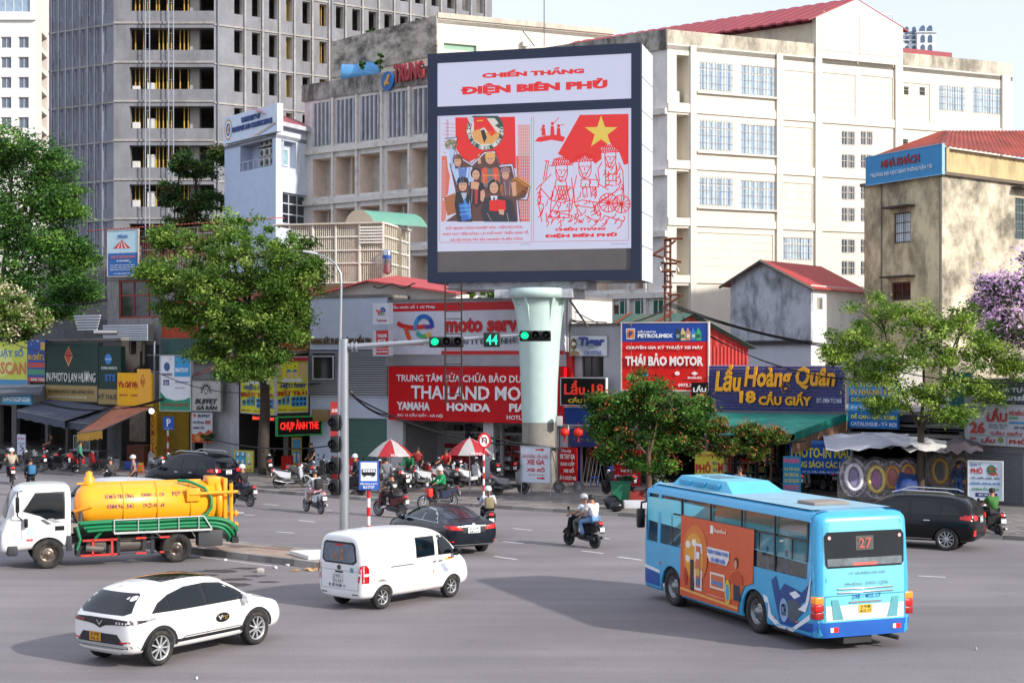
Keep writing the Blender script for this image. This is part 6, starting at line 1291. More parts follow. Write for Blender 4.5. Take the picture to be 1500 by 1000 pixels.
# ---------------- vehicles ----------------
DG=bpy.context.evaluated_depsgraph_get
def evalmesh(me,mods):
 """mesh after modifiers; mods(o) adds them"""
 o=bpy.data.objects.new('w',me);COL.objects.link(o);mods(o);bpy.context.view_layer.update()
 r=bpy.data.meshes.new_from_object(o.evaluated_get(DG()));bpy.data.objects.remove(o);return r
def loft(st,sub=2):
 vs,fs=[],[];N=16
 for(x,zb_,wb_,zm,wm,zs,ws,zr,wr)in st:
  h=[(0,zb_),(wb_*.85,zb_),(wb_,zb_+.07),(wm,zm),(ws,zs),((ws+wr)/2+.03,(zs+zr)/2),(wr,zr-.045),(wr*.6,zr),(0,zr+.015)]
  for y,z in h:vs.append((x,y,z))
  for y,z in h[7:0:-1]:vs.append((x,-y,z))
 for i in range(len(st)-1):
  for k in range(N):fs.append((i*N+k,i*N+(k+1)%N,(i+1)*N+(k+1)%N,(i+1)*N+k))
 fs.append(tuple(range(N))[::-1]);e=(len(st)-1)*N;fs.append(tuple(range(e,e+N)))
 me=bpy.data.meshes.new('body');me.from_pydata(vs,[],fs)
 bm=bmesh.new();bm.from_mesh(me);bmesh.ops.recalc_face_normals(bm,faces=bm.faces);bm.to_mesh(me);bm.free()
 return evalmesh(me,lambda o:setattr(o.modifiers.new('s','SUBSURF'),'levels',sub))
def arches(me,wheels,r,w=.34,yh=.9,low=0):
 c=MB()
 for x in wheels:
  for s_ in(-1,1):c.tube([(x,s_*(yh-w),r*.93),(x,s_*(yh+.4),r*.93)],r*1.14,28)
 cm=c.mesh('c',[]);co=bpy.data.objects.new('cut',cm);COL.objects.link(co)
 def md(o):
  b=o.modifiers.new('b','BOOLEAN');b.object=co;b.operation='DIFFERENCE';b.solver='EXACT'
 r_=evalmesh(me,md);bpy.data.objects.remove(co)
 for p in r_.polygons:
  p.use_smooth=True;c_=p.center
  p.material_index=1 if any((c_.x-x)**2+(c_.z-r*.93)**2<(r*1.145)**2 for x in wheels)and abs(c_.y)>yh-w-.02 and(abs(p.normal.y)<.5 or abs(c_.y)<yh-w+.03)else(1 if c_.z<low else 0)
 return r_
class Car:
 def __init__(s,name,label,cat,pos,yaw,me,mats,group=None):
  s.o=E(name,pos,label,cat,group,rz=yaw)
  me.materials.clear()
  for m in mats:me.materials.append(m)
  s.me=me;s.body=link('body',me,s.o);me.set_sharp_from_angle(angle=R(38))
  s.bvh=BVHTree.FromPolygons([v.co[:]for v in me.vertices],[p.vertices[:]for p in me.polygons])
 def ray(s,ax,a,b_):
  o,d={'R':((a,-4,b_),(0,1,0)),'L':((a,4,b_),(0,-1,0)),'B':((-9,a,b_),(1,0,0)),'F':((9,a,b_),(-1,0,0)),'T':((a,b_,9),(0,0,-1))}[ax]
  return s.bvh.ray_cast(Vector(o),Vector(d))
 def dec(s,name,polys,mat,ax='R',off=.006,step=.12,parent=None):
  """patch lying on the body: outline given in the side (x,z), rear (y,z) or top (x,y) view"""
  if not isinstance(polys[0][0],(tuple,list)):polys=[polys]
  bm=bmesh.new()
  for poly in polys:bm.faces.new([bm.verts.new((x,y,0))for x,y in poly])
  xs=[v.co.x for v in bm.verts];ys=[v.co.y for v in bm.verts]
  for a0,a1,nr in((min(xs),max(xs),(1,0,0)),(min(ys),max(ys),(0,1,0))):
   t=a0+step
   while t<a1-.01:
    bmesh.ops.bisect_plane(bm,geom=bm.verts[:]+bm.edges[:]+bm.faces[:],plane_co=Vector(nr)*t,plane_no=nr);t+=step
  bad=[]
  for v in bm.verts:
   loc,nr,_,_=s.ray(ax,v.co.x,v.co.y)
   if loc is None:bad.append(v)
   else:
    D={'R':(0,-1,0),'L':(0,1,0),'B':(-1,0,0),'F':(1,0,0),'T':(0,0,1)}[ax]
    if nr.dot(Vector(D))<0:nr=-nr
    v.co=loc+nr*off
  bmesh.ops.delete(bm,geom=bad,context='VERTS');bmesh.ops.recalc_face_normals(bm,faces=bm.faces)
  me=bpy.data.meshes.new(name);bm.to_mesh(me);bm.free();me.materials.append(mat)
  for p in me.polygons:p.use_smooth=True
  return link(name,me,parent or s.o)
 def txt(s,t,x0,z0,x1,z1,mat,ax='R',off=.012,bold=.02,shear=0):
  me=tmesh(t,bold,.01,shear,1).copy();me.materials.append(mat)
  for v in me.vertices:
   a=x0+v.co.x*(x1-x0);b_=z0+v.co.y*(z1-z0)
   loc,nr,_,_=s.ray(ax,a,b_)
   v.co=loc+Vector({'R':(0,-off,0),'L':(0,off,0),'B':(-off,0,0)}[ax])if loc else Vector((a,0,b_))
  return link('lettering',me,s.o)
 def line(s,pts,w,mat,ax='R',name='seam',off=.004):
  ps=[]
  for i in range(len(pts)-1):
   a,c=Vector(pts[i]),Vector(pts[i+1]);t=(c-a).normalized();q=Vector((-t.y,t.x))*w/2;ps.append([tuple(a-q),tuple(c-q),tuple(c+q),tuple(a+q)])
  return s.dec(name,ps,mat,ax,off)
RUB=M('1a1a1b',.8,var=.15,scale=6,grime='6a6055',ga=.35,gs=(4,4,4));BLK=M('0c0c0e',.35,var=0);GLS=M('0b1013',.05,var=0,spec=.55);PLA=M('1c1c1e',.6,var=.1);CHR=M('c8cace',.15,.9,var=0)
def wheel(par,x,y,r,w,rimc='b8bcc2',spokes=9,rimr=.66,name='wheel',cap='2a2a2c',two=False,steel=False):
 """tyre lathe + dished rim with spokes, axis along y, outer side away from y=0"""
 s_=1 if y>0 else-1;T_=Matrix.Translation((x,y,r))@Matrix.Rotation(R(-90*s_),4,'X');k=('wh',r,w,rimc,spokes,rimr,steel)
 if k not in _wm:
  a=r*rimr;b=MB();b.lathe([(a,-w/2),(r*.93,-w/2),(r,-w*.36),(r,w*.36),(r*.93,w/2),(a*1.02,w/2),(a,w*.4)],n=32)
  c=MB();c.lathe([(a,-w*.4),(a,w*.42),(a*.93,w*.4),(a*.9,w*.1)],n=28);c.lathe([(a*.9,w*.1),(.001,w*.06)],n=20,m=1)
  if steel:
   c.lathe([(a*.9,w*.25),(a*.75,w*.05),(a*.55,w*.28),(a*.35,w*.3),(a*.3,w*.5),(.001,w*.52)],n=24)
   for i in range(8):t=i*math.pi/4;c.tube([(a*.45*math.cos(t),a*.45*math.sin(t),w*.28),(a*.45*math.cos(t),a*.45*math.sin(t),w*.36)],a*.05,6);c.prism([(a*.66*math.cos(t+q),a*.66*math.sin(t+q))for q in(-.12,.12)]+[(a*.78*math.cos(t+q),a*.78*math.sin(t+q))for q in(.1,-.1)],lambda u,v,d:(u,v,d),w*.1,w*.2,1)
  else:
   for i in range(spokes):
    t=2*math.pi*i/spokes;f=lambda q,o:(q*math.cos(t)-o*math.sin(t),q*math.sin(t)+o*math.cos(t))
    p=[f(.12*a,-.07*a),f(.93*a,-.1*a),f(.93*a,.02*a),f(.12*a,.06*a)];c.prism(p,lambda u,v,d:(u,v,d),w*.22,w*.36)
   c.lathe([(a*.2,w*.3),(a*.18,w*.4),(.001,w*.41)],n=14)
  _wm[k]=(b.mesh('tyre',RUB),c.mesh('rim',[M(rimc,.3,.6,var=.08),M('161618',.6)]))
 o=link(name,_wm[k][0],par,T_);W[o]=W[par]@T_;link('rim',_wm[k][1],o);return o
def mirror_(par,x,y,z,col,s=1):
 b=MB();b.box(x-.07,y-.1,z-.07,x+.07,y+.1,z+.09,c=.04);b.box(x-.02,y-.12 if y>0 else y,z-.1,x+.03,y if y>0 else y+.12,z-.05);b.build('wing_mirror',col,par,local=True)
def plate(c,y,z,w,h,col,tx,ax='B',tcol='1c1c20'):
 c.dec('number_plate',rect(y-w/2,z-h/2,y+w/2,z+h/2),M(col,.5,var=0),ax,.02)
 n=len(tx)
 for i,t in enumerate(tx):c.txt(t,y+w*.4,z+h/2-(i+.9)*h/n,y-w*.4,z+h/2-(i+.15)*h/n,M(tcol,.5,var=0),ax,.026,.005)
REDL=M('a80f12',.15,var=0,emit=.15,coat=.5);REDH=M('e02420',.2,var=0,emit=.5)
# --- white crossover
wt=M('e4e3e1',.25,var=.02,coat=.6)
S1=[(-2.2,.42,.55,.6,.72,.9,.68,.99,.5),(-2.14,.3,.76,.62,.88,.96,.83,1.06,.62),(-1.98,.27,.84,.65,.93,1.02,.87,1.26,.66),(-1.75,.26,.86,.66,.94,1.04,.885,1.50,.635),(-1.3,.25,.87,.66,.94,1.03,.89,1.60,.63),(-.4,.24,.87,.62,.915,1.0,.895,1.645,.62),(.3,.24,.87,.62,.915,.99,.89,1.61,.61),(.78,.24,.87,.62,.92,.985,.885,1.46,.61),(1.15,.25,.86,.64,.93,.98,.87,1.22,.64),(1.42,.25,.86,.64,.935,.97,.85,1.06,.68),(1.9,.26,.84,.62,.92,.9,.82,.98,.62),(2.2,.28,.76,.58,.84,.8,.74,.87,.52),(2.3,.36,.58,.55,.66,.7,.58,.74,.4)]
c=Car('white_crossover','white crossover taxi with orange number plate in the left foreground','car',(-7.02,32.6,0),R(55.5),arches(loft(S1),(-1.4,1.36),.36,low=.37),[wt,PLA],None)
for x in(-1.4,1.36):
 for y in(-.8,.8):wheel(c.o,x,y,.36,.22,'d0d2d4',9,.7)
sw=[(-1.62,1.07),(-1.42,1.25),(-1.1,1.38),(-.6,1.48),(0,1.49),(.45,1.44),(.85,1.26),(1.2,1.04),(.4,1.045),(-.8,1.05)]
for ax in 'RL':
 c.dec('window_surround',sw,M('19191b',.3,var=0),ax,.004);c.dec('side_window',[(-1.52,1.09),(-1.38,1.22),(-1.16,1.32),(-1.14,1.08)],GLS,ax,.009);c.dec('side_window',[(-1.1,1.08),(-1.12,1.34),(-.75,1.43),(-.2,1.455),(-.16,1.075)],GLS,ax,.009);c.dec('side_window',[(-.06,1.075),(-.08,1.455),(.38,1.41),(.78,1.25),(1.1,1.07)],GLS,ax,.009)
 for p in([(-1.05,.42),(-1.0,.7),(-1.1,.95),(-1.12,1.06)],[(-.1,.4),(-.1,1.06)],[(.98,.42),(1.02,.95)]):c.line(p,.012,M('77777a',.6),ax)
 c.line([(-.98,.38),(.95,.38)],.18,PLA,ax,'sill');c.line([(-.85,.44),(-.7,.5),(.85,.5),(.9,.46)],.025,CHR,ax,'sill_trim')
 for xw in(-1.4,1.36):c.line([(xw+.45*math.cos(R(a)),.335+.45*math.sin(R(a)))for a in range(-8,189,14)],.07,PLA,ax,'arch_trim',.012)
 for xh in(-.95,.0):c.line([(xh+.08,.86),(xh+.26,.87)],.035,wt,ax,'door_handle',.02)
 c.dec('side_vent',[(-1.9,.96),(-1.55,.99),(-1.5,.95),(-1.88,.92)],M('8c9096',.3),ax)
c.dec('door_badge',disc(.32,.74,.2,.1,20),M('141414',.4,var=0),'R',.01);c.txt('V',.18,.7,.32,.79,M('e8e8e8',.4,var=0),'R',.016,.04);c.txt('green\n   sm',.31,.7,.47,.77,M('d8c060',.4,var=0),'R',.016)
c.dec('rear_window',[(-.74,1.12),(-.6,1.07),(.6,1.07),(.74,1.12),(.62,1.42),(.56,1.46),(-.56,1.46),(-.62,1.42)],M('0b0d10',.08,var=0,spec=.8),'B',.008)
c.dec('light_bar',[(-.86,.98),(-.8,.9),(-.35,.88),(-.16,.86),(0,.8),(.16,.86),(.35,.88),(.8,.9),(.86,.98),(.3,1.0),(-.3,1.0)],BLK,'B',.01)
for s_ in(-1,1):
 c.dec('tail_light',[(s_*.84,.96),(s_*.79,.905),(s_*.45,.895),(s_*.45,.96)],M('3a0a0c',.15,var=0,coat=.6),'B',.016)
 for i in range(4):c.dec('light_element',rect(s_*(.5+i*.08)-.018,.91,s_*(.5+i*.08)+.018,.945),M('c8ccd0' if s_<0 else 'b81c1c',.2,var=0),'B',.02)
 c.dec('reflector',[(s_*.82,.545),(s_*.6,.53),(s_*.56,.56),(s_*.8,.575)],REDL,'B',.012)
 c.dec('tail_light',[(-2.1,.9),(-1.78,.93),(-1.76,.97),(-2.12,.99)],M('1c1416',.15,var=0,coat=.6),'R' if s_<0 else 'L',.012)
c.dec('bumper_panel',[(-.68,.5),(-.5,.7),(.5,.7),(.68,.5)],M('27272a',.6),'B',.008);c.dec('lower_bumper',[(-.84,.3),(-.86,.47),(.86,.47),(.84,.3)],M('2b2b2d',.6),'B',.006);c.dec('silver_strip',[(-.82,.44),(-.82,.49),(.82,.49),(.82,.44)],M('b8babc',.35,.5),'B',.014);c.dec('skid_plate',[(-.5,.3),(-.6,.43),(.6,.43),(.5,.3)],M('c4c6c8',.35,.4),'B',.018)
plate(c,.12,.62,.34,.18,'d8952c',('29E','905.32'));c.dec('badge',[(-.1,.95),(0,.84),(.1,.95),(.06,.95),(0,.89),(-.06,.95)],CHR,'B',.02)
c.dec('sunroof',[(-1.0,-.45),(.35,-.45),(.35,.45),(-1.0,.45)],GLS,'T',.006);c.dec('roof_strip',[(-1.05,.47),(.4,.47),(.4,.5),(-1.05,.5)],M('a8682c',.5),'T',.007)
mirror_(c.o,.95,-1.0,1.06,wt);mirror_(c.o,.95,1.0,1.06,wt);b=MB();b.prism([(-.1,0),(.1,0),(-.07,.07)],lambda u,v,d:(-1.5+u,d,1.57+v),-.015,.015);b.build('roof_fin',wt,c.o,local=True)
c.dec('windscreen',[(-.7,1.1),(.7,1.1),(.58,1.45),(-.58,1.45)],GLS,'F',.008)
for s_ in(-1,1):c.dec('headlight',[(s_*.8,.82),(s_*.5,.8),(s_*.45,.86),(s_*.7,.9)],M('d8dce0',.1,var=0),'F',.01)
c.dec('grille',rect(-.5,.42,.5,.6),PLA,'F',.008)
# --- small white van
wv=M('e2e2e2',.35,var=.03,coat=.3,grime='8a8072',ga=.1,gs=(1,1,3))
S2=[(-1.98,.36,.62,.6,.70,1.1,.66,1.74,.56),(-1.94,.3,.74,.62,.80,1.12,.79,1.84,.64),(-1.8,.27,.77,.62,.825,1.14,.81,1.88,.67),(-1.2,.26,.78,.62,.83,1.14,.815,1.90,.69),(-.2,.25,.78,.62,.83,1.12,.815,1.90,.69),(.5,.25,.78,.62,.83,1.1,.81,1.87,.67),(.95,.25,.78,.62,.83,1.08,.80,1.76,.65),(1.35,.26,.78,.62,.825,1.05,.79,1.45,.64),(1.62,.27,.77,.6,.82,1.0,.77,1.14,.62),(1.85,.3,.73,.56,.79,.86,.72,.98,.56),(1.98,.38,.6,.52,.68,.72,.6,.78,.44)]
def smallvan(name,label,pos,yaw,paint,detail=True,sc=1):
 c=Car(name,label,'van',pos,yaw,arches(loft(S2),(-1.22,1.25),.3,yh=.8),[paint,PLA])
 for x in(-1.22,1.25):
  for y in(-.68,.68):wheel(c.o,x,y,.295,.17,'c9cbcd',7,.62)
 for ax in 'RL':
  c.dec('window_surround',[(-.1,1.15),(-.1,1.66),(.6,1.65),(.58,1.16)],BLK,ax,.004);c.dec('side_window',[(-.06,1.18),(-.06,1.63),(.56,1.62),(.54,1.19)],GLS,ax,.009)
  c.dec('window_surround',[(.7,1.15),(.72,1.65),(1.0,1.62),(1.22,1.4),(1.4,1.14)],BLK,ax,.004);c.dec('side_window',[(.74,1.18),(.76,1.61),(.98,1.58),(1.18,1.37),(1.33,1.17)],GLS,ax,.009)
  for p in([(-.16,.38),(-.16,1.74)],[(.64,.38),(.64,1.74)],[(1.02,.5),(1.02,.6)],[(1.4,.7),(1.42,1.1)],[(-1.6,1.66),(-.2,1.7)],[(-1.05,.5),(-1.0,1.66)]):c.line(p,.01,M('8a8a8c',.6),ax)
  c.line([(-1.0,1.02),(-.2,1.02)],.03,M('5c5c5e',.5),ax,'slide_rail');c.line([(.48,1.0),(.6,1.0)],.03,BLK,ax,'door_handle',.015);c.line([(.7,1.0),(.84,1.0)],.03,BLK,ax,'door_handle',.015)
  c.line([(-.85,.31),(.85,.31)],.07,M('9c8c76',.8),ax,'sill')
 c.dec('window_surround',[(-.62,1.22),(-.5,1.14),(.5,1.14),(.62,1.22),(.56,1.62),(.48,1.68),(-.48,1.68),(-.56,1.62)],BLK,'B',.005)
 c.dec('rear_window',[(-.57,1.24),(-.47,1.18),(.47,1.18),(.57,1.24),(.52,1.59),(.45,1.63),(-.45,1.63),(-.52,1.59)],M('6d7682',.12,var=.3,scale=3),'B',.010);c.dec('brake_light',rect(-.14,1.58,.14,1.62),REDL,'B',.014)
 for s_ in(-1,1):
  c.dec('tail_light',[(s_*.66,.72),(s_*.78,.72),(s_*.78,1.14),(s_*.72,1.12)],REDL,'B',.012);c.dec('tail_light',[(-1.93,.7),(-1.74,.7),(-1.74,1.05),(-1.82,1.14),(-1.93,1.14)],REDL,'R' if s_<0 else 'L',.012)
  c.dec('reverse_light',rect(s_*.7-.03,.88,s_*.7+.03,.94),M('e4e4e4',.2),'B',.016);c.dec('bumper_slot',rect(s_*.55-.1,.4,s_*.55+.1,.425),BLK,'B',.008);c.dec('reverse_light',rect(-1.9,.87,-1.76,.93),M('e4e4e4',.2),'R' if s_<0 else 'L',.016)
 for p in([(-.66,.52),(.66,.52)],[(-.64,.98),(.64,.98)],[(-.66,.52),(-.66,1.1)],[(.66,.52),(.66,1.1)]):c.line(p,.01,M('8a8a8c',.6),'B')
 c.dec('windscreen',[(-.64,1.16),(.64,1.16),(.58,1.66),(-.58,1.66)],GLS,'F',.008);mirror_(c.o,1.28,-.93,1.2,BLK);mirror_(c.o,1.28,.93,1.2,BLK)
 for s_ in(-1,1):c.dec('headlight',[(s_*.72,.72),(s_*.45,.7),(s_*.42,.84),(s_*.66,.92)],M('d8dce0',.1),'F',.01)
 return c
c=smallvan('white_van','small white KENBO van with a framed rear window and sticker-marked door',(-2.95,39.25,0),R(49),wv)
[c.txt(ch,.36-.125*i,.565,.27-.125*i,.64,M('2c3c70',.5,var=0),'B',.014,.01)for i,ch in enumerate('KENBO')];plate(c,.06,.78,.36,.22,'d8d8d8',('29D','331.54'),tcol='5a5c60');c.dec('plate_lamp',rect(-.14,.92,.14,.96),BLK,'B',.012);c.dec('emblem',disc(.0,1.05,.07,.06,12),M('4a4c50',.5),'B',.012);c.dec('sticker',rect(-.5,.95,-.4,1.06),M('5a90a0',.5),'B',.012)
c.dec('sticker',[(.76,.9),(.9,.93),(1.0,.8),(1.1,.74),(1.02,.7),(.9,.72),(.86,.82)],M('9aa0b4',.5,var=.4,scale=12),'R',.01);c.dec('sticker',[(.46,.72),(.52,.84),(.54,.74)],M('b0886c',.5),'R',.01);c.dec('sticker',rect(.95,1.0,1.2,1.05),M('d0a83c',.5),'R',.01);c.dec('sticker',rect(1.06,1.03,1.22,1.07),M('b8402c',.5),'R',.013);c.dec('scuff',[(-1.5,.72),(-1.3,.76),(-1.1,.68),(-1.25,.7)],M('77706a',.8),'R',.008)
c.dec('window_stickers',[[(-.2,1.24),(-.02,1.22),(-.06,1.5),(-.16,1.52)],[(.05,1.22),(.24,1.24),(.2,1.42),(.08,1.44)]],M('8a6a5a',.6,var=.6,scale=14),'B',.014)
c2=smallvan('silver_minibus','white-roofed minibus mostly hidden behind the tanker truck',(-14.3,55.6,0),R(143),M('cfd0d2',.35,var=.05,grime='8a8680',ga=.3));c2.o.scale=(1.22,1.1,.97)
# --- black sedan
nv=M('0a1420',.2,var=0,spec=.4,coat=.2);S3=[(-2.42,.4,.6,.6,.72,.9,.7,.96,.5),(-2.34,.3,.78,.62,.88,1.0,.84,1.05,.6),(-2.0,.26,.84,.62,.92,1.0,.87,1.09,.66),(-1.6,.25,.86,.62,.93,1.0,.87,1.2,.62),(-1.0,.24,.86,.6,.92,.98,.87,1.4,.58),(-.3,.23,.86,.58,.91,.96,.87,1.445,.56),(.4,.23,.86,.58,.91,.95,.87,1.40,.55),(.95,.24,.86,.6,.92,.94,.86,1.16,.6),(1.3,.24,.86,.6,.93,.92,.85,1.0,.66),(1.9,.25,.84,.58,.91,.84,.8,.9,.6),(2.3,.28,.76,.52,.82,.72,.72,.8,.5),(2.44,.36,.55,.5,.62,.6,.55,.66,.4)]
c=Car('black_sedan','black sedan with red tail lights just behind the white van','car',(-2.35,49.9,0),R(119),arches(loft(S3),(-1.4,1.42),.34,low=.3),[nv,PLA])
for x in(-1.4,1.42):
 for y in(-.78,.78):wheel(c.o,x,y,.34,.22,'9a9ca0',10,.68)
for ax in 'RL':
 c.dec('window_trim',[(-1.62,1.0),(-1.2,1.24),(-.8,1.36),(-.2,1.4),(.3,1.37),(.8,1.14),(1.0,.98)],CHR,ax,.004);c.dec('side_window',[(-1.5,1.015),(-1.15,1.22),(-.78,1.33),(-.5,1.36),(-.46,1.01)],GLS,ax,.01);c.dec('side_window',[(-.4,1.01),(-.44,1.36),(-.15,1.37),(.28,1.34),(.74,1.13),(.9,1.0)],GLS,ax,.01)
 for p in([(-.43,.4),(-.43,.98)],[(.7,.4),(.78,.95)],[(-1.2,.6),(-1.1,1.0)]):c.line(p,.01,BLK,ax)
c.dec('rear_window',[(-.62,1.13),(.62,1.13),(.5,1.38),(-.5,1.38)],M('1a2230',.06,var=0,spec=.9),'B',.008);c.dec('rear_panel',[(-.4,.74),(-.42,.95),(.42,.95),(.4,.74)],M('2a2c30',.3),'B',.008);plate(c,0,.82,.42,.18,'d8dadc',('30A','686.19'));c.dec('badge',disc(0,.98,.06,.04,14),CHR,'B',.014);c.dec('chrome_strip',rect(-.42,.93,.42,.95),CHR,'B',.014)
for s_ in(-1,1):
 c.dec('tail_light',[(s_*.4,.82),(s_*.42,.94),(s_*.8,.98),(s_*.86,.92),(s_*.8,.84)],REDL,'B',.014);c.dec('light_element',[(s_*.5,.85),(s_*.52,.9),(s_*.78,.94),(s_*.8,.9)],REDH,'B',.02);c.dec('tail_light',[(-2.3,.86),(-2.0,.93),(-2.05,.98),(-2.32,.97)],REDL,'R' if s_<0 else 'L',.012);c.dec('reflector',rect(s_*.74-.06,.46,s_*.74+.06,.5),REDH,'B',.012)
c.dec('lower_bumper',[(-.8,.3),(-.84,.44),(.84,.44),(.8,.3)],PLA,'B',.006);c.dec('chrome_strip',[(-.8,.36),(-.8,.39),(.8,.39),(.8,.36)],CHR,'B',.014);mirror_(c.o,.78,-1.0,1.0,nv);mirror_(c.o,.78,1.0,1.0,nv);c.dec('windscreen',[(-.7,.98),(.7,.98),(.54,1.36),(-.54,1.36)],GLS,'F',.008)
# --- black suv right and navy suv left
def suv(name,label,pos,yaw,paint,H_=1.0,rim='c8cacc',back=True,plc='d8dadc'):
 st=[(x,zb_,wb_,zm,wm,zs*1.0,ws,zr*H_,wr)for(x,zb_,wb_,zm,wm,zs,ws,zr,wr)in[(-2.32,.45,.62,.62,.74,.98,.72,1.05,.55),(-2.26,.32,.8,.64,.9,1.02,.86,1.2,.66),(-2.12,.28,.86,.66,.94,1.06,.89,1.44,.68),(-1.85,.27,.88,.66,.95,1.07,.9,1.63,.67),(-1.3,.26,.88,.66,.95,1.06,.91,1.69,.66),(-.4,.25,.88,.64,.94,1.04,.91,1.71,.66),(.4,.25,.88,.64,.94,1.03,.9,1.68,.64),(.85,.25,.88,.64,.94,1.02,.9,1.5,.64),(1.25,.26,.87,.64,.95,1.01,.88,1.2,.68),(1.5,.27,.87,.64,.95,1.0,.87,1.08,.7),(2.0,.28,.85,.62,.93,.92,.82,1.0,.62),(2.3,.3,.76,.58,.84,.8,.74,.88,.5),(2.4,.4,.6,.55,.66,.7,.6,.75,.4)]]
 c=Car(name,label,'car',pos,yaw,arches(loft(st),(-1.42,1.3),.37,low=.36),[paint,PLA])
 for x in(-1.42,1.3):
  for y in(-.8,.8):wheel(c.o,x,y,.37,.24,rim,10,.68)
 k=H_
 for ax in 'RL':
  c.dec('window_surround',[(-1.98,1.12),(-1.7,1.42),(-1.2,1.53*k),(-.2,1.57*k),(.4,1.54*k),(.85,1.36*k),(1.18,1.08)],BLK,ax,.004)
  c.dec('side_window',[(-1.85,1.15),(-1.62,1.38),(-1.3,1.46),(-1.24,1.13)],GLS,ax,.009);c.dec('side_window',[(-1.18,1.13),(-1.22,1.47),(-.5,1.52*k),(-.3,1.52*k),(-.28,1.11)],GLS,ax,.009);c.dec('side_window',[(-.2,1.11),(-.22,1.52*k),(.36,1.5*k),(.78,1.33*k),(1.06,1.11)],GLS,ax,.009)
  for p in([(-.26,.4),(-.26,1.08)],[(.9,.4),(1.0,1.0)],[(-1.0,.45),(-1.15,1.1)]):c.line(p,.012,M('020203',.8),ax)
  c.line([(-.9,.95),(-.7,.95)],.03,CHR,ax,'door_handle',.015);c.line([(0,.95),(.2,.95)],.03,CHR,ax,'door_handle',.015);c.line([(-.95,.36),(.9,.36)],.03,CHR,ax,'sill_trim',.012)
  s_=-1 if ax=='R' else 1;b=MB();b.tube([(-1.6,s_*.62,1.7*k),(-1.4,s_*.64,1.77*k),(.1,s_*.64,1.79*k),(.4,s_*.62,1.71*k)],.025,6);b.build('roof_rail',CHR,c.o,local=True)
  c.dec('tail_light',[(-2.2,.98),(-1.85,1.02),(-1.85,1.1),(-2.2,1.16)],REDL,ax,.012)
 c.dec('rear_window',[(-.66,1.2),(.66,1.2),(.54,1.56*k),(-.54,1.56*k)],GLS,'B',.008)
 for s_ in(-1,1):c.dec('tail_light',[(s_*.5,1.0),(s_*.5,1.12),(s_*.86,1.16),(s_*.86,.98)],REDH,'B',.014);c.dec('reflector',rect(s_*.74-.07,.5,s_*.74+.07,.68),REDH,'B',.012)
 plate(c,0,.98,.36,.18,plc,('30E','286.19'));c.dec('chrome_strip',rect(-.4,1.09,.4,1.12),CHR,'B',.012);mirror_(c.o,1.0,-1.03,1.1,paint);mirror_(c.o,1.0,1.03,1.1,paint);c.dec('windscreen',[(-.7,1.1),(.7,1.1),(.6,1.5*k),(-.6,1.5*k)],GLS,'F',.008);c.dec('lower_bumper',[(-.82,.3),(-.85,.46),(.85,.46),(.82,.3)],PLA,'B',.006)
 return c
suv('black_suv','black SUV with silver roof rails behind the bus at the right',(13.1,50.6,0),R(150),M('040406',.2,var=0,spec=.4,coat=.15),1.04)
suv('navy_suv','dark navy SUV parked at the kerb behind the orange tank',(-14.7,70.6,0),R(146),M('0a0f1a',.25,var=.05,spec=.4,coat=.1),1.06,'8a8c90')
# ---------------- city bus ----------------
BX0,BX1,BW=-4.15,4.15,1.2
def bus_shell():
 def outline(ins):
  P_=[]
  def arc(cx,cy,r,a0,a1,n=5):
   for i in range(n+1):a=R(lerp(a0,a1,i/n));P_.append((cx+r*math.cos(a),cy+r*math.sin(a)))
  x0,x1,w=BX0+ins,BX1-ins,BW-ins;rr,rf=.22,.35
  for x in XS:P_.append((x,w))
  arc(x0+rr,w-rr,rr,90,180);arc(x0+rr,-w+rr,rr,180,270)
  for x in XS[::-1]:P_.append((x,-w))
  arc(x1-rf,-w+rf,rf,270,360);arc(x1-rf,w-rf,rf,0,90);return P_
 rows=[(.30,.03),(.36,0),(.72,0),(1.5,.0),(2.72,.05),(2.80,.07),(2.87,.12),(2.92,.22),(2.95,.42)]
 vs,fs=[],[]
 for z,ins in rows:o=outline(ins);n=len(o);vs+=[(x,y,z+(.03 if False else 0))for x,y in o]
 nx=len(XS)
 for j in range(len(rows)-1):
  for i in range(n):
   k=(i+1)%n
   if j==3:
    if i<nx-1 and(i in WC):continue
    m=2*nx+12-2-i # mirrored index on the right side
    if nx+12<=i<2*nx+11 and(2*nx+10-i)in WC:continue
   fs.append((j*n+i,(j+1)*n+i,(j+1)*n+k,j*n+k))
 fs.append(tuple(range((len(rows)-1)*n,len(rows)*n)))
 me=bpy.data.meshes.new('body');me.from_pydata(vs,[],fs);bm=bmesh.new();bm.from_mesh(me);bmesh.ops.recalc_face_normals(bm,faces=bm.faces);bm.to_mesh(me);bm.free();return me
XS=[3.98,3.2,3.05,1.9,.45,-1.0,-2.45,-3.78,-3.9] # front to rear along the left side
WC={0,2,3,4,5,6}
XS[0]=3.78
bme=evalmesh(bus_shell(),lambda o:(setattr(o.modifiers.new('s','SOLIDIFY'),'thickness',.05),))
bme=arches(bme,(-1.61,2.43),.48,.42,1.2)
for p in bme.polygons:
 c,q=p.center,p.normal
 if(abs(q.y)>.5 and q.y*c.y<0)or(abs(q.x)>.5 and q.x*c.x<0)or(q.z<-.5 and c.z>2.5):p.material_index=1
bc_=M('3fa6d4',.35,var=.06,coat=.3,grime='4a6a78',ga=.18,gs=(.7,.7,2))
bus=Car('city_bus','sky blue city bus number 27 with an orange advertisement on its side','bus',(5.98,36.5,0),R(111.5),bme,[bc_,PLA])
for x in(-1.61,2.43):
 for y in(-1.02,1.02):wheel(bus.o,x,y,.48,.28,'8a8c8e',6,.6,steel=True)
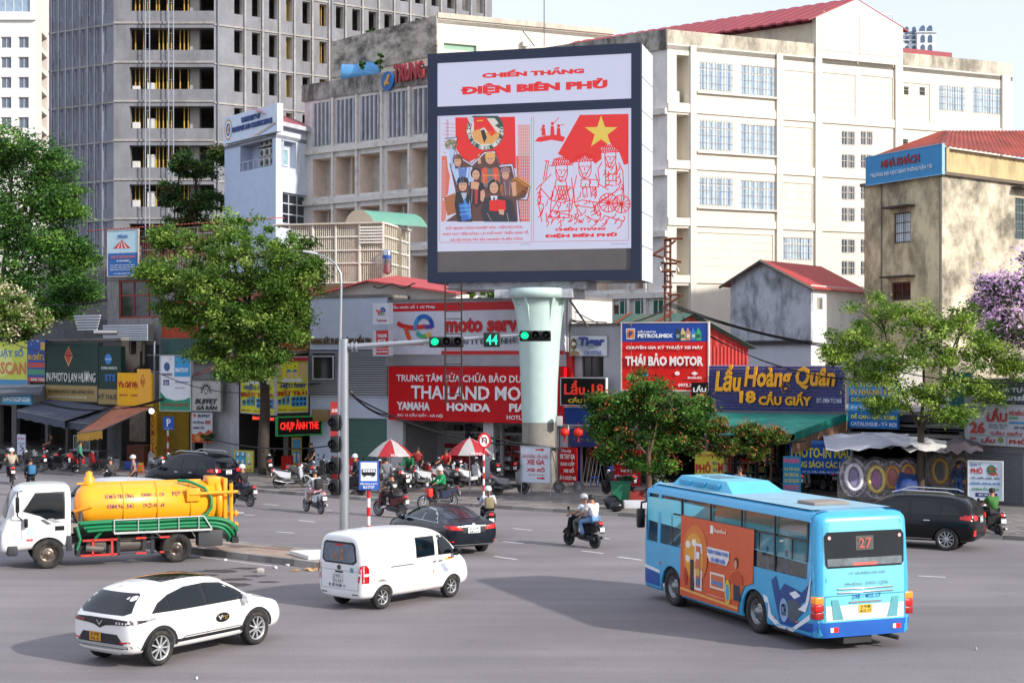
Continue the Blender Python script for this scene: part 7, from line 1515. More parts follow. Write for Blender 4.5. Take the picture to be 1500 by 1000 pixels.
blu=M('1a4f9e',.4,var=.1);lit_cyan=M('74cfe0',.35,var=.03,coat=.3)  # paler cyan carries the sunlight on the bus rear
for ax in 'LR':
 for q in([(-2.3,.3),(-2.3,.38),(-4.1,.62),(-4.1,.3)],[(1.1,.32),(1.1,.5),(1.8,.5),(1.8,.32)],[(3.05,.32),(3.05,.72),(3.95,.78),(3.95,.32)]):bus.dec('lower_band',q,blu,ax)
 bus.dec('white_stripe',[(3.05,.74),(3.05,.82),(3.95,.88),(3.95,.8)],M('dfe4e8',.4),ax,.008)
 bus.dec('swoosh',[(-2.2,.9),(-2.35,.55),(-2.75,.38),(-3.2,.38),(-3.9,.78),(-3.9,.66),(-3.2,.3),(-2.6,.3),(-2.15,.5),(-2.0,.95)],M('dfe4ea',.4),ax,.009)
 bus.dec('mascot_wave',[(-2.35,1.3),(-2.55,1.42),(-2.7,1.1),(-2.9,1.3),(-3.6,1.2),(-3.98,1.5),(-3.8,1.05),(-3.4,.9),(-3.7,.82),(-3.2,.45),(-2.7,.45),(-2.5,.9)],M('1d4484',.4),ax,.011)
 bus.dec('mascot_wave',[(-2.95,.6),(-3.3,.5),(-3.7,.9),(-3.3,1.0),(-3.0,.95)],M('4a5560',.4),ax,.013);bus.dec('mascot_wave',[(-3.1,1.12),(-3.35,1.2),(-3.55,1.12),(-3.3,1.02)],M('dfe4ea',.4),ax,.015);bus.dec('swoosh',[(-3.45,.82),(-3.75,1.0),(-3.95,1.6),(-3.9,1.1),(-3.75,.8)],M('dfe4ea',.4),ax,.016)
 bus.dec('mascot_wave',disc(-2.88,.72,.17,.26,16),M('8aa8c8',.4),ax,.018)
bus.txt('CTH',-2.78,.6,-2.98,.86,M('1d2c54',.5,var=0),'L',.03,.04)
ad_=[(-1.58,2.32),(1.93,2.32),(1.93,.36),(-.9,.36),(-.98,.7),(-1.2,1.0),(-1.58,1.12)]
oc=lambda c_:M(c_,.45,var=.05,scale=4)
def adp(pts,col,off,nm='advertisement'):
 b=MB();vs=[(x,BW+off-(.05*max(0,z-1.5)/1.22),z)for x,z in pts];b.add(vs,[list(range(len(vs)))]);return b.build(nm,oc(col)if isinstance(col,str)else col,bus.o,local=True)
adp(ad_,'d0582a',.02)
for p,cc,q in((disc(1.15,1.45,.62,.7,22),'d8742c',.024),(disc(1.2,1.4,.48,.55,22),'e09a34',.028),(rect(.8,.6,1.16,1.72),'e8e8ea',.032),([(.86,.66),(1.1,.66),(1.1,1.66),(.86,1.66)],'c86a4a',.036),(rect(.9,1.35,1.06,1.52),'e8e8ea',.04),(rect(.88,.72,1.08,.9),'5a6a8c',.04),(rect(.9,.95,1.06,1.12),'d8b04c',.04),(rect(1.2,.55,1.38,1.3),'3a2c2c',.032),(disc(1.5,1.65,.13,.09,12),'f0e4d0',.03),(disc(1.2,1.72,.12,.09,12),'f0e4d0',.03),(disc(1.5,1.3,.12,.09,12),'f0e4d0',.03),(disc(1.62,.85,.08,.22,12),'b03020',.03),
                  (rect(.28,2.03,.42,2.22),'f0ece6',.03),([(-.5,1.7),(.55,1.7),(.55,1.52),(.42,1.36),(-.38,1.36),(-.5,1.5)],'e6e0dc',.026),(rect(-.3,.75,.4,1.13),'e8d8cc',.026),(rect(-.24,.8,.34,1.08),'cc6a3c',.03),(rect(-.18,.84,.04,.94),'3a8ac8',.034),(rect(.1,.86,.3,.94),'3a8ac8',.034),
                  ([(-.75,1.3),(-.55,1.25),(-.6,.8),(-.5,.6),(-1.0,.68),(-1.1,1.0),(-1.05,1.25)],'d8742c',.026),(disc(-.82,1.48,.09,.13,14),'4a2c24',.03),(disc(-.82,1.45,.065,.1,14),'d09a7c',.034),([(-.55,1.1),(-.62,1.24),(-.9,1.3),(-1.12,1.2),(-1.15,1.0),(-.6,.98)],'c0481e',.03),(rect(-1.02,.62,-.72,.98),'2a3040',.032),(disc(-.45,.75,.14,.3,16),'e0b83c',.034),(disc(-.45,.75,.08,.2,16),'4aa0c8',.038),([(-.9,.42),(1.9,.5),(1.9,.56),(-.9,.48)],'e8a85c',.024)):
 adp(p,cc,q)
def adt(s,x0,z0,x1,z1,col,b_=.04):
 me=tmesh(s,b_,.01,0,1).copy();me.materials.append(M(col,.5,var=0))
 for v in me.vertices:v.co=Vector((x0+v.co.x*(x1-x0),BW+.045-.05*max(0,z0-1.5)/1.22+v.co.z*.002,z0+v.co.y*(z1-z0)))
 link('lettering',me,bus.o)
adt('ShopeeFood',.22,2.05,-.35,2.18,'f0e0d0',.02);adt('TRỌN THÀNH THÓI',.52,1.54,-.47,1.68,'2a6ac0');adt('CÓ SIÊU HỜI',.35,1.38,-.33,1.51,'2a6ac0');adt('Tải ứng dụng ngay hôm nay',.5,.56,-.3,.6,'f0d0b8',.01)
gl=M('39424a',.04,var=0,alpha=.42,spec=.9);glo=M('c8702c',.06,var=0,alpha=.5,spec=.9)
for s_ in(1,-1):
 for i,(a,b_)in enumerate(((3.2,3.78),(1.9,3.05),(.45,1.9),(-1.0,.45),(-2.45,-1.0),(-3.78,-2.45))):
  y=lambda z:s_*(BW-.03-.05*(z-1.5)/1.22)
  q=MB();q.add([(a+.02,y(1.5),1.5),(b_-.02,y(1.5),1.5),(b_-.02,y(2.72),2.72),(a+.02,y(2.72),2.72)],[(0,1,2,3)]);w=q.build('window_pane',gl,bus.o,local=True)
  if i and s_>0:
   q=MB();q.add([(a+.02,y(2.45)-.012,2.45),(b_-.02,y(2.45)-.012,2.45),(b_-.02,y(2.72)-.012,2.72),(a+.02,y(2.72)-.012,2.72)],[(0,1,2,3)]);link('orange_tint',q.mesh('tint',glo),w)
  if i!=0:
   q=MB();q.box(a-.03,s_*(BW-.04),1.5,a+.03,s_*(BW-.015),2.71);q.box(a,s_*(BW-.07),2.28,b_,s_*(BW-.045),2.32);q.box((a+b_)/2-.02,s_*(BW-.07),1.52,(a+b_)/2+.02,s_*(BW-.045),2.28);q.build('mullion',BLK,bus.o,local=True)
# rear face: sunlight painted in as a paler cyan than the sides
bus.dec('rear_panel',[(-1.12,.62),(-1.18,.9),(-1.18,2.6),(-1.0,2.74),(1.0,2.74),(1.18,2.6),(1.18,.9),(1.12,.62)],lit_cyan,'B',.006,.2);bus.dec('rear_bumper',[(-1.18,.32),(-1.18,.63),(1.18,.63),(1.18,.32)],M('2160b4',.35,coat=.3),'B',.03,.2)
bus.dec('white_band',[(-.96,.66),(-.98,.97),(.98,.97),(.96,.66)],M('dedcd4',.4),'B',.012);bus.dec('rear_window',[(-.98,1.84),(-.92,1.76),(.92,1.76),(.98,1.84),(1.0,2.42),(.93,2.52),(-.93,2.52),(-1.0,2.42)],M('20262a',.12,var=.2),'B',.014)
bus.dec('window_lower',[(-.93,1.8),(-.93,1.96),(.93,1.96),(.93,1.8)],M('6a7276',.3,var=.4,scale=3),'B',.018);bus.dec('brake_light',rect(-.3,1.8,.3,1.86),M('d0605c',.3,emit=.2),'B',.024);bus.dec('route_display',rect(-.22,2.12,.22,2.42),M('4a4a48',.5),'B',.02);bus.txt('27',.16,2.16,-.16,2.38,M('c86a64',.4,var=0,emit=.25),'B',.04,.02)
bus.txt('CT XE ĐIỆN HÀ NỘI',.42,1.6,-.5,1.68,M('8a6a78',.5,var=0),'B',.03,.005);bus.txt('Hotline: 1900.1296',.5,1.38,-.58,1.46,M('9a7a80',.5,var=0),'B',.03,.0);bus.txt('29B - 415.17',.34,1.1,-.38,1.2,M('2a6ab8',.5,var=0),'B',.03,.01)
for z in(1.24,1.32):b=MB();b.box(BX0-.03,-.7,z-.02,BX0+.02,.7,z+.015,c=.012);b.build('chrome_bar',CHR,bus.o,local=True)
bus.line([(-.4,1.03),(.4,1.03)],.04,CHR,'B','chrome_bar',.03);bus.line([(-1.0,.64),(-1.0,1.18),(1.0,1.18),(1.0,.64)],.015,M('3a8aa0',.5),'B','seam',.02);plate(bus,0,.88,.34,.18,'d8b43c',('29B','415.17'))
for s_ in(-1,1):
 bus.dec('engine_vent',[(s_*.55,.68),(s_*.8,.68),(s_*.84,1.1),(s_*.68,1.1)],M('5aa0a8',.5),'B',.022)
 for z,cc in((1.02,'e8862a'),(.86,'b01a18'),(.7,'8a1012')):b=MB();b.box(BX0+.0,s_*1.0,z,BX0+.2,s_*1.225,z+.15,c=.02);b.build('tail_light',M(cc,.2,emit=.25,coat=.5),bus.o,local=True)
 bus.dec('fog_light',rect(s_*.78-.1,.42,s_*.78+.02,.52),REDH,'B',.036);bus.dec('reverse_light',rect(s_*.78+.02,.42,s_*.78+.1,.52),M('dcdcd8',.3),'B',.036);bus.dec('marker_light',disc(s_*.88,2.4,.04),M('e0a0a0',.3,emit=.3),'B',.026)
b=MB();b.tube([(-3.9,-.5,.28),(-4.1,-.7,.24),(-4.24,-.78,.22)],.05,8);b.box(-4.1,-.2,.15,-3.5,.5,.32);b.box(-3.3,-1.0,.18,3,1.0,.34);b.build('chassis',M('2a2a2a',.7),bus.o,local=True)
# roof: air unit with louvres, hatch
b=MB();b.add([(x,y,z)for x,y,z in((.2,-.72,2.95),(3.3,-.72,2.95),(3.3,.72,2.95),(.2,.72,2.95),(.75,-.58,3.2),(3.05,-.58,3.2),(3.05,.58,3.2),(.75,.58,3.2))],[(4,5,6,7),(0,1,5,4),(1,2,6,5),(2,3,7,6),(3,0,4,7)]);b.build('air_unit',M('58b8d8',.35,var=.08),bus.o,local=True)
b=MB();
for i in range(3):b.box(.9+i*.72,.6,3.0,1.5+i*.72,.72,3.12,c=.01)
b.build('air_louvres',M('3c9cc4',.4),bus.o,local=True);b=MB();b.box(1.6,-.3,3.2,2.1,.3,3.215);b.box(2.3,-.25,3.2,2.6,.25,3.215);b.build('air_grilles',M('5a7a88',.6),bus.o,local=True)
b=MB();b.box(-2.9,-.45,2.955,-2.2,.45,3.02,c=.01);b.build('roof_hatch',M('8a8078',.7),bus.o,local=True)
b=MB();b.add([(BX0+.5,-1.0,2.955),(BX1-.5,-1.0,2.955),(BX1-.5,1.0,2.955),(BX0+.5,1.0,2.955)],[(0,1,2,3)]);b.build('dusty_roof',M('86b0c4',.6,var=.12,grime='8f9494',ga=.7,gs=(.5,1.5,1)),bus.o,local=True)
bus.dec('windscreen',[(-1.0,1.2),(1.0,1.2),(.95,2.6),(-.95,2.6)],GLS,'F',.01);b=MB();b.tube([(3.85,1.1,2.5),(3.95,1.27,2.45),(3.95,1.28,2.3)],.03,6);b.box(3.86,1.2,1.8,4.02,1.4,2.3,c=.05);b.build('side_mirror',BLK,bus.o,local=True)
bus.dec('side_marker',[disc(-3.4,.55,.04,.03,8),disc(-2.5,.5,.04,.03,8),disc(3.05,1.0,.05,.03,8)],M('d8682c',.3),'L',.02)
# interior
b=MB();b.box(-3.9,-1.1,.85,3.9,1.1,.9);b.build('floor',M('55585a',.8),bus.o,local=True);b=MB();b.box(-3.95,-1.1,2.7,3.9,1.1,2.73);b.build('ceiling',M('d8c8b0',.8),bus.o,local=True)
sb_=MB();sb_.box(-.2,-.42,.45,.22,.42,.53,c=.03);sb_.box(-.26,-.42,.5,-.18,.42,1.1,c=.03);sb_.box(-.1,-.35,0,.1,.35,.45);sm2=sb_.mesh('seat',M('2c4a7c',.7))
for i in range(8):
 for s_ in(-1,1):link('seat',sm2,bus.o,Matrix.Translation((-3.3+i*.78,s_*.66,.9)))
for x in(-2.4,-.9,.6,2.1):b=MB();b.tube([(x,.28,.9),(x,.28,2.7)],.018,6);b.build('grab_pole',M('d8a83c',.4),bus.o,local=True)
# ---------------- tanker truck ----------------
trk=E('tanker_truck',(-12.2,46.55,0),'white tanker truck with an orange tank and green hoses along its side','truck',rz=R(202))
tw_=M('dddedd',.3,var=.04,coat=.4,grime='8a8478',ga=.15,gs=(1,1,2));tk_=M('f5a41e',.35,var=.06,coat=.3,grime='a85a14',ga=.2,gs=(.6,.6,2))
SC_=[(-.55,.62,.9,1.0,.98,1.5,.98,2.36,.84),(-.5,.58,.96,1.0,1.0,1.5,1.0,2.44,.9),(0,.56,.96,1.0,1.0,1.5,1.0,2.47,.92),(.5,.55,.96,1.0,1.0,1.5,1.0,2.46,.92),(.82,.52,.96,.95,1.0,1.45,.99,2.38,.88),(1.0,.48,.96,.9,1.0,1.35,.97,1.95,.9),(1.12,.48,.94,.85,.98,1.1,.96,1.35,.9),(1.2,.5,.9,.8,.95,1.0,.93,1.15,.85),(1.23,.55,.8,.75,.9,.95,.88,1.05,.78)]
def shift(st,d):return[(x+d,)+t for(x,*t)in[(q[0],)+tuple(q[1:])for q in st]for t in[tuple(t)]]
cabme=arches(loft(shift([(q[0]*1.13,)+tuple(q[1:])for q in SC_],1.82),2),(1.87,),.45,.4,1.0)
cab_=Car('cab_tmp','x','x',(0,0,0),0,cabme,[tw_,PLA]);
co_=cab_.o;co_.name='cab';del co_['category'];del co_['label'];co_.parent=trk;W[co_]=W[trk]
cab_.o=co_
cab_.dec('side_window',[(1.45,1.5),(1.45,2.2),(2.2,2.18),(2.5,1.72),(2.1,1.6),(1.9,1.48)],GLS,'L',.008);cab_.dec('window_surround',[(1.4,1.45),(1.4,2.25),(2.24,2.23),(2.58,1.7),(2.1,1.55),(1.9,1.43)],BLK,'L',.004);cab_.dec('side_window',[(1.45,1.5),(1.45,2.2),(2.2,2.18),(2.5,1.72)],GLS,'R',.008)
cab_.dec('windscreen',[(-.82,1.5),(-.76,2.26),(.76,2.26),(.82,1.5)],M('26343c',.06,var=.3,spec=.9),'F',.012);cab_.dec('grille',rect(-.6,.82,.6,1.12),M('2a2c2e',.5),'F',.01)
for z in(.88,.98,1.07):cab_.dec('grille_bar',rect(-.58,z-.015,.58,z+.015),tw_,'F',.03)
cab_.dec('emblem',disc(0,1.28,.1,.06,14),CHR,'F',.02)
for s_ in(-1,1):cab_.dec('headlight',[(s_*.65,.85),(s_*.92,.85),(s_*.9,1.2),(s_*.72,1.12)],M('c8d0d8',.1,var=.3,scale=12),'F',.012);cab_.dec('headlight',[(2.85,.88),(2.7,.9),(2.7,1.12),(2.84,1.18)],M('c8d0d8',.1,var=.3,scale=12),'L' if s_>0 else 'R',.01)
cab_.line([(1.32,.6),(1.32,2.3),(2.3,2.3),(2.6,1.68),(2.62,.9)],.014,M('8a8a8a',.6),'L');cab_.dec('door_handle',rect(1.42,1.12,1.68,1.25),BLK,'L',.012);cab_.dec('stripe_decal',[(1.5,1.36),(1.75,1.48),(1.9,1.46),(1.7,1.34)],M('9a9c9e',.4),'L',.01);cab_.dec('stripe_decal',[(1.78,1.32),(2.0,1.46),(2.1,1.44),(1.9,1.3)],M('5a5c60',.4),'L',.01);cab_.dec('door_seal',disc(2.35,1.12,.12,.12,16),M('b8c8d8',.5),'L',.01);cab_.dec('badge',rect(2.3,.84,2.48,.9),M('c8504c',.4),'L',.01)
b=MB();b.box(2.72,-.98,.42,3.02,.98,.72,c=.05);b.build('bumper',M('35363a',.6),trk,local=True);b=MB();b.box(1.2,.9,.5,1.36,1.0,.95,c=.02);b.build('mud_flap',M('35363a',.6),trk,local=True);b=MB();b.box(3.0,-.2,.5,3.04,.15,.64);b.build('number_plate',M('d8d8d8',.5),trk,local=True);b=MB();b.box(3.0,.55,.5,3.035,.75,.6,c=.01);b.build('fog_light',M('d0d4d8',.2),trk,local=True)
b=MB()
for s_ in(-1,1):b.tube([(2.6,s_*.98,2.3),(2.75,s_*1.2,2.3),(2.75,s_*1.2,1.6),(2.6,s_*1.0,1.45)],.02,6);b.box(2.7,s_*1.12,1.7,2.8,s_*1.3,2.15,c=.03);b.box(2.45,s_*1.0,1.25,2.55,s_*1.14,1.5,c=.02)
b.build('wing_mirror',BLK,trk,local=True)
for s_ in(-1,1):
 wheel(trk,1.87,s_*.84,.44,.24,'8a7c70',6,.55,steel=True);wheel(trk,-1.87,s_*.87,.44,.24,'6a6058',6,.55,steel=True);wheel(trk,-1.87,s_*.58,.44,.24,'6a6058',6,.55,steel=True)
b=MB();b.box(-3.1,-.4,.62,1.2,-.28,.86);b.box(-3.1,.28,.62,1.2,.4,.86);b.box(-2.0,-.6,.38,-1.75,.6,.55);b.box(1.75,-.6,.38,2.0,.6,.55);b.box(-3.0,-.6,.86,1.0,.6,1.02);b.build('chassis',M('26272a',.7),trk,local=True)
TX=Matrix.Translation((0,0,1.72))@Matrix.Rotation(R(-90),4,'Y');pr_=[(.01,-1.03),(.3,-1.01),(.5,-.93),(.62,-.8),(.66,-.6),(.66,3.25),(.01,3.25)]
b=MB();b.lathe(pr_,TX,36);tank=b.build('tank',tk_,trk,local=True)
b=MB()
for x in(.35,1.35,2.35):b.lathe([(.66,x-.035),(.685,x-.02),(.685,x+.02),(.66,x+.035)],TX,36)
b.lathe([(.01,3.3),(.7,3.3),(.72,3.25),(.72,3.15),(.66,3.12)],TX,36);b.build('tank_bands',tk_,trk,local=True)
b=MB();b.box(-2.75,-.06,2.36,.95,.06,2.42,c=.01);b.lathe([(.16,2.36),(.16,2.55),(.1,2.6),(.1,2.72),(.02,2.76)],Matrix.Translation((.6,0,0)),14);b.box(-3.3,-.4,2.2,-2.9,.4,2.5,c=.03)
b.box(-3.5,-.45,.95,-3.38,.45,2.45,c=.02);b.tube([(-2.3,.72,2.02),(-3.75,.78,2.06)],.05,8);b.tube([(-3.6,.5,.9),(-3.6,.5,2.3)],.06,8);b.box(-2.6,.62,1.8,-2.2,.74,2.2,c=.02)
for z in(1.0,1.35):b.tube([(-3.45,.3,z),(-3.85,.35,z)],.07,8);b.lathe([(.1,0),(.1,.06)],Matrix.Translation((-3.8,.35,z))@Matrix.Rotation(R(90),4,'Y'),10)
b.tube([(.6,.68,1.75),(1.05,.5,1.6),(1.05,.2,1.6)],.05,8);b.build('tank_fittings',tk_,trk,local=True)
b=MB();b.tube([(-3.85,.35,1.35),(-4.02,.36,1.34)],.045,8);b.build('valve',CHR,trk,local=True)
grn=M('147a4c',.45,var=.12);
for i,(y,z)in enumerate(((.86,1.3),(.98,1.28),(.86,1.18),(.99,1.16),(.88,1.07),(1.0,1.06))):
 o_=.1*i;b=MB();pts=[(1.0-o_*.5,y-.1,z-.02),(.2,y,z+.02),(-1.0,y+.02,z),(-2.2,y,z+.03),(-3.0,y,z+.0),(-3.45+o_*.3,y-.02,z-.1),(-3.75+o_*.5,y-.1,z-.36),(-3.7+o_*.5,y-.3,z-.5)]
 pts=sum([[Vector(pts[j]).lerp(Vector(pts[j+1]),t/3)for t in range(3)]for j in range(len(pts)-1)],[])+[Vector(pts[-1])];pts=[pts[0]]+[(pts[j-1]+pts[j]*2+pts[j+1])/4 for j in range(1,len(pts)-1)]+[pts[-1]]
 b.tube(pts,.05,8);b.build('hose',grn,trk,local=True)
b=MB();b.tube([(-2.0,.3,2.42),(-2.3,.5,2.4),(-2.75,.62,2.2),(-2.95,.72,1.9),(-2.95,.74,1.6),(-2.8,.74,1.4),(-2.6,.76,1.32)],.05,8);b.build('hose',grn,trk,local=True);b=MB();b.tube([(1.05,.85,1.2),(.95,.9,.8),(1.05,.9,.5)],.045,8);b.tube([(.3,.88,1.05),(.5,.85,.85),(.55,.8,.7)],.045,8);b.build('hose',grn,trk,local=True)
gv=M('c4c8c8',.4,.5);b=MB()
for p in([(-.0,1.08,.98),(-2.9,1.08,.98),(-2.65,1.08,1.38),(-.0,1.08,1.36),(-.0,1.08,.98)],):
 for i in range(len(p)-1):b.tube([p[i],p[i+1]],.022,6)
for x in(-.7,-1.3,-1.9,-2.5):b.tube([(x,1.08,.98),(x,1.08,1.37)],.018,6)
b.box(-2.9,.7,.94,0,1.1,.98);b.tube([(-1.2,1.0,.95),(-1.5,.8,.7)],.025,6);b.tube([(-2.3,1.0,.95),(-2.45,.8,.7)],.025,6);b.build('hose_rack',gv,trk,local=True)
rdm=M('c0342c',.5,var=.15);b=MB()
for x in(.6,.05):b.box(x-.03,.95,.32,x+.03,.99,.82)
for z in(.34,.78):b.box(-.1,.95,z-.03,.9 if z>.5 else .95,.99,z+.03)
for x0 in(-.65,-1.35):b.box(x0-.3,.95,.76,x0,.99,.82);b.box(x0-.3,.95,.31,x0,.99,.37)
split(b,'guard_rail',rdm,trk,True);b=MB();b.box(-1.4,.95,.34,-.1,.985,.36);b.box(-1.4,.95,.78,-.1,.985,.8)
for x in(-.15,-1.15,-.9):b.box(x-.05,.8,.3,x+.05,.9,1.0)
b.box(-.1,.2,.3,1.05,.8,.6);b.build('guard_posts',M('2c2d30',.7),trk,local=True)
b=MB();b.tube([(-.1,.62,.58),(-.85,.62,.58)],.22,14);b.box(.2,.5,.45,.75,.9,.78,c=.05);b.tube([(.3,.9,.5),(.8,.9,.55)],.12,10);b.tube([(.9,.5,.9),(.9,.5,1.6)],.07,8);b.build('pump_and_tank',M('5c5550',.5,.3,var=.3),trk,local=True)
b=MB();b.box(-3.25,.5,.45,-2.5,1.0,.95,c=.03);b.build('tool_box',M('3c3d40',.6,var=.1),trk,local=True);b=MB();b.box(-3.75,-.9,.5,-3.55,.9,.68);b.tube([(-3.7,.8,.68),(-3.7,.8,1.05),(-3.7,.7,1.05),(-3.7,.7,.68)],.02,5);b.box(-3.77,.4,.54,-3.74,.75,.62);b.build('rear_bumper',M('1e1f22',.6),trk,local=True)
vio=M('6a3a8c',.6,var=0)
def tt(s,x0,z0,x1,z1):
 me=tmesh(s,.008,.01,0,1).copy();me.materials.append(vio)
 for v in me.vertices:x=x0+v.co.x*(x1-x0);z=z0+v.co.y*(z1-z0);v.co=(x,math.sqrt(max(.01,.672**2-(z-1.72)**2))+.004,z)
 link('lettering',me,trk)
tt('VÌ MÔI TRƯỜNG',.22,1.96,-.64,2.12);tt('XANH - SẠCH',-.85,1.96,-1.54,2.1);tt('ĐẸP!',-1.78,1.96,-2.04,2.12);tt('0384.965.541',.16,1.66,-.62,1.8);tt('19CD-003 64',-.92,1.66,-1.54,1.8)
# ---------------- trees ----------------
def leafmat(h,tr=.35):return M(h,.55,var=.25,scale=.5,isl=.35,trans=tr,spec=.35)
def leaves(pts,size,seed,up=.5,m=0):
 """folded leaf blades (numpy): two triangles hinged along the midrib"""
 rg_=np.random.default_rng(seed);n=len(pts);p=np.array(pts)
 a=rg_.normal(size=(n,3));a[:,2]=a[:,2]*.6-.2;a/=np.linalg.norm(a,axis=1)[:,None]
 nn=rg_.normal(size=(n,3));nn[:,2]=np.abs(nn[:,2])+up;b_=np.cross(a,nn);b_/=np.linalg.norm(b_,axis=1)[:,None]+1e-9
 s=size*rg_.uniform(.6,1.25,n)[:,None];c=np.cross(a,b_)*s*.12
 v=np.stack([p-a*s*.5,p+b_*s*.26+c,p+a*s*.5,p-b_*s*.26+c],1).reshape(-1,3)
 return v,n
def tree(name,label,base,lobes,n,size,cols,trunk_r,fork,seed,group=None,cat='tree',bark='4a4038',clumps=None,lean=(0,0),blossoms=None,density=1,tcol=None):
 """lobes: (x, y, z, rx, ry, rz) world ellipsoids; fork: height where limbs leave the trunk"""
 rr=random.Random(seed);o=E(name,base,label,cat,group);B=Vector(base);top=B+Vector((lean[0],lean[1],fork));bm_=M(bark,.9,var=.3,scale=3,bump=.5,bscale=12)
 b=MB();b.tube([B,B.lerp(top,.33)+Vector((rr.uniform(-.1,.1),0,0)),B.lerp(top,.66),top],[trunk_r*1.25,trunk_r,trunk_r*.9,trunk_r*.8],9);b.build('trunk',bm_,o)
 cl=[]
 nb=MB();done=[]
 for L_ in lobes:
  c=Vector(L_[:3]);k=clumps or max(6,int(n/len(lobes)/110))
  i0=lobes.index(L_);src=top-Vector((0,0,.2))if i0<3 else min(done,key=lambda q:(q-c).length);done.append(c);k1=1 if i0<3 else .55
  mid=src.lerp(c,.5)+Vector((rr.uniform(-.3,.3),rr.uniform(-.3,.3),-.12));nb.tube([src,mid,c],[trunk_r*.5*k1,trunk_r*.34*k1,trunk_r*.15],6)
  for i in range(k):
   while 1:
    d=Vector((rr.gauss(0,1),rr.gauss(0,1),rr.gauss(0,1))).normalized()
    if d.z>-.55 or rr.random()<.4:break
   q=rr.uniform(.5,1.0)if i%4 else rr.uniform(.1,.5);e=c+Vector((d.x*L_[3]*q,d.y*L_[4]*q,d.z*L_[5]*q));cl.append(e)
   if i%2==0:nb.tube([c+(mid-c)*rr.uniform(0,.3),c.lerp(e,.55)+Vector((0,0,-.08)),e],[trunk_r*.16,trunk_r*.1,.012],4,cap=False)
 nb.build('limbs',bm_,o)
 per=max(8,int(n/len(cl)));parts=[[]for _ in cols]
 rs=sum(min(L_[3],L_[5])for L_ in lobes)/len(lobes)
 for i,e in enumerate(cl):
  s=rs*rr.uniform(.14,.3)/density;k=i%len(cols)
  for _ in range(int(per*rr.uniform(.6,1.4))):parts[k].append((e.x+rr.gauss(0,s),e.y+rr.gauss(0,s),e.z+rr.gauss(0,s*.6)))
 V,Fm,off=[],[],0
 for k,pts in enumerate(parts):
  if not pts:continue
  v,m_=leaves(pts,size,seed*10+k);V.append(v);Fm.append(np.full(m_*2,k));off+=m_
 if blossoms:
  col,nb_,bs=blossoms;pts=[]
  for i in range(nb_):
   e=rr.choice(cl);s=rs*.28;c0=e+Vector((rr.gauss(0,s*.6),rr.gauss(0,s*.6),abs(rr.gauss(0,s*.6))))
   for _ in range(14):pts.append((c0.x+rr.gauss(0,bs),c0.y+rr.gauss(0,bs),c0.z+rr.gauss(0,bs)))
  v,m_=leaves(pts,size*(1.1 if blossoms[0]=='e2bce6' else .8),seed*10+9);V.append(v);Fm.append(np.full(m_*2,len(cols)));off+=m_
 v=np.concatenate(V);N_=off;idx=np.arange(N_)[:,None]*4;f=np.concatenate([idx+np.array([0,1,2]),idx+np.array([0,2,3])],1).reshape(-1,3)
 v=v-np.array(base);me=bpy.data.meshes.new('crown');me.vertices.add(len(v));me.vertices.foreach_set('co',v.reshape(-1));me.loops.add(len(f)*3);me.loops.foreach_set('vertex_index',f.reshape(-1));me.polygons.add(len(f));me.polygons.foreach_set('loop_start',np.arange(len(f))*3)
 me.polygons.foreach_set('material_index',np.concatenate(Fm))
 for h in cols:me.materials.append(leafmat(h))
 if blossoms:me.materials.append(M(blossoms[0],.7,isl=.3,trans=.3))
 me.update();me.validate();cr_=link('crown',me,o);tag(cr_,kind='stuff');return o
def lb(px,py,Y,rx,rz,ry=None):
 c=P(px,py,Y);s=Y/2250;return(c.x,c.y,c.z,rx*s,(ry or rx)*s,rz*s)
gr1=('4a6a22','35541c','5c7a2c');gr2=('2f5a20','24481a','3f6c28');
tree('round_tree','large round-crowned green tree on the pavement before the photo studio',tuple(G(388,694,SW)),[lb(330,345,77,62,42),lb(290,395,77,60,48),lb(360,370,76,70,55),lb(415,380,76,52,42),lb(250,420,77,42,38),lb(340,430,76,70,45),lb(430,425,76,45,40),lb(300,460,77,50,34),lb(385,465,76,42,32),lb(260,465,77,30,22),lb(330,495,77,42,18),lb(425,460,76,30,22),lb(370,515,77,26,14),lb(345,540,76.5,30,18),lb(395,520,76,30,16),lb(228,400,77,26,24),lb(455,400,76,22,22),lb(300,515,77,30,14),lb(425,490,76,26,14),lb(240,350,77.5,20,18),lb(340,470,75.5,50,30),lb(400,420,75.5,46,36),lb(300,420,75.5,46,34),lb(370,545,76,34,16)],80000,.2,('7a9a3e','5c8030','90aa50','587a2e'),.3,4.6,1,density=.95,bark='3c342e')
tree('broad_tree','broad dark green tree rising behind the shops at the far left',(-35,104,0),[lb(20,225,102,50,42),lb(70,245,102,52,44),lb(-20,260,103,55,60),lb(40,300,102,62,50),lb(95,300,101,38,36),lb(0,350,102,60,48),lb(75,360,101,58,38),lb(110,385,101,40,34),lb(30,410,101,60,36),lb(110,430,100,42,26),lb(70,455,100,55,25)],46000,.26,('5a8638','467030','6e983f','3c602a'),.45,8,2)
tree('flowering_tree','creamy white flowering tree at the left edge above the print shops',(-34.2,93.5,SW),[lb(15,450,91.5,36,32),lb(-15,440,91.5,34,34),lb(40,470,91.5,26,22),lb(10,485,91.5,40,18)],12000,.28,('7a9040','587a30'),.2,5.5,3,blossoms=('ded4b2',420,.2))
tree('dark_tree','dark slender tree in front of the concrete tower',(-27.5,128,0),[lb(262,235,126,20,20),lb(290,255,126,26,24),lb(255,290,126,24,26),lb(300,300,126,28,34),lb(270,330,126,30,24),lb(318,230,127,14,14),lb(320,345,126,20,30)],16000,.3,('44642c','34502a','54743a','55552f'),.25,9,4)
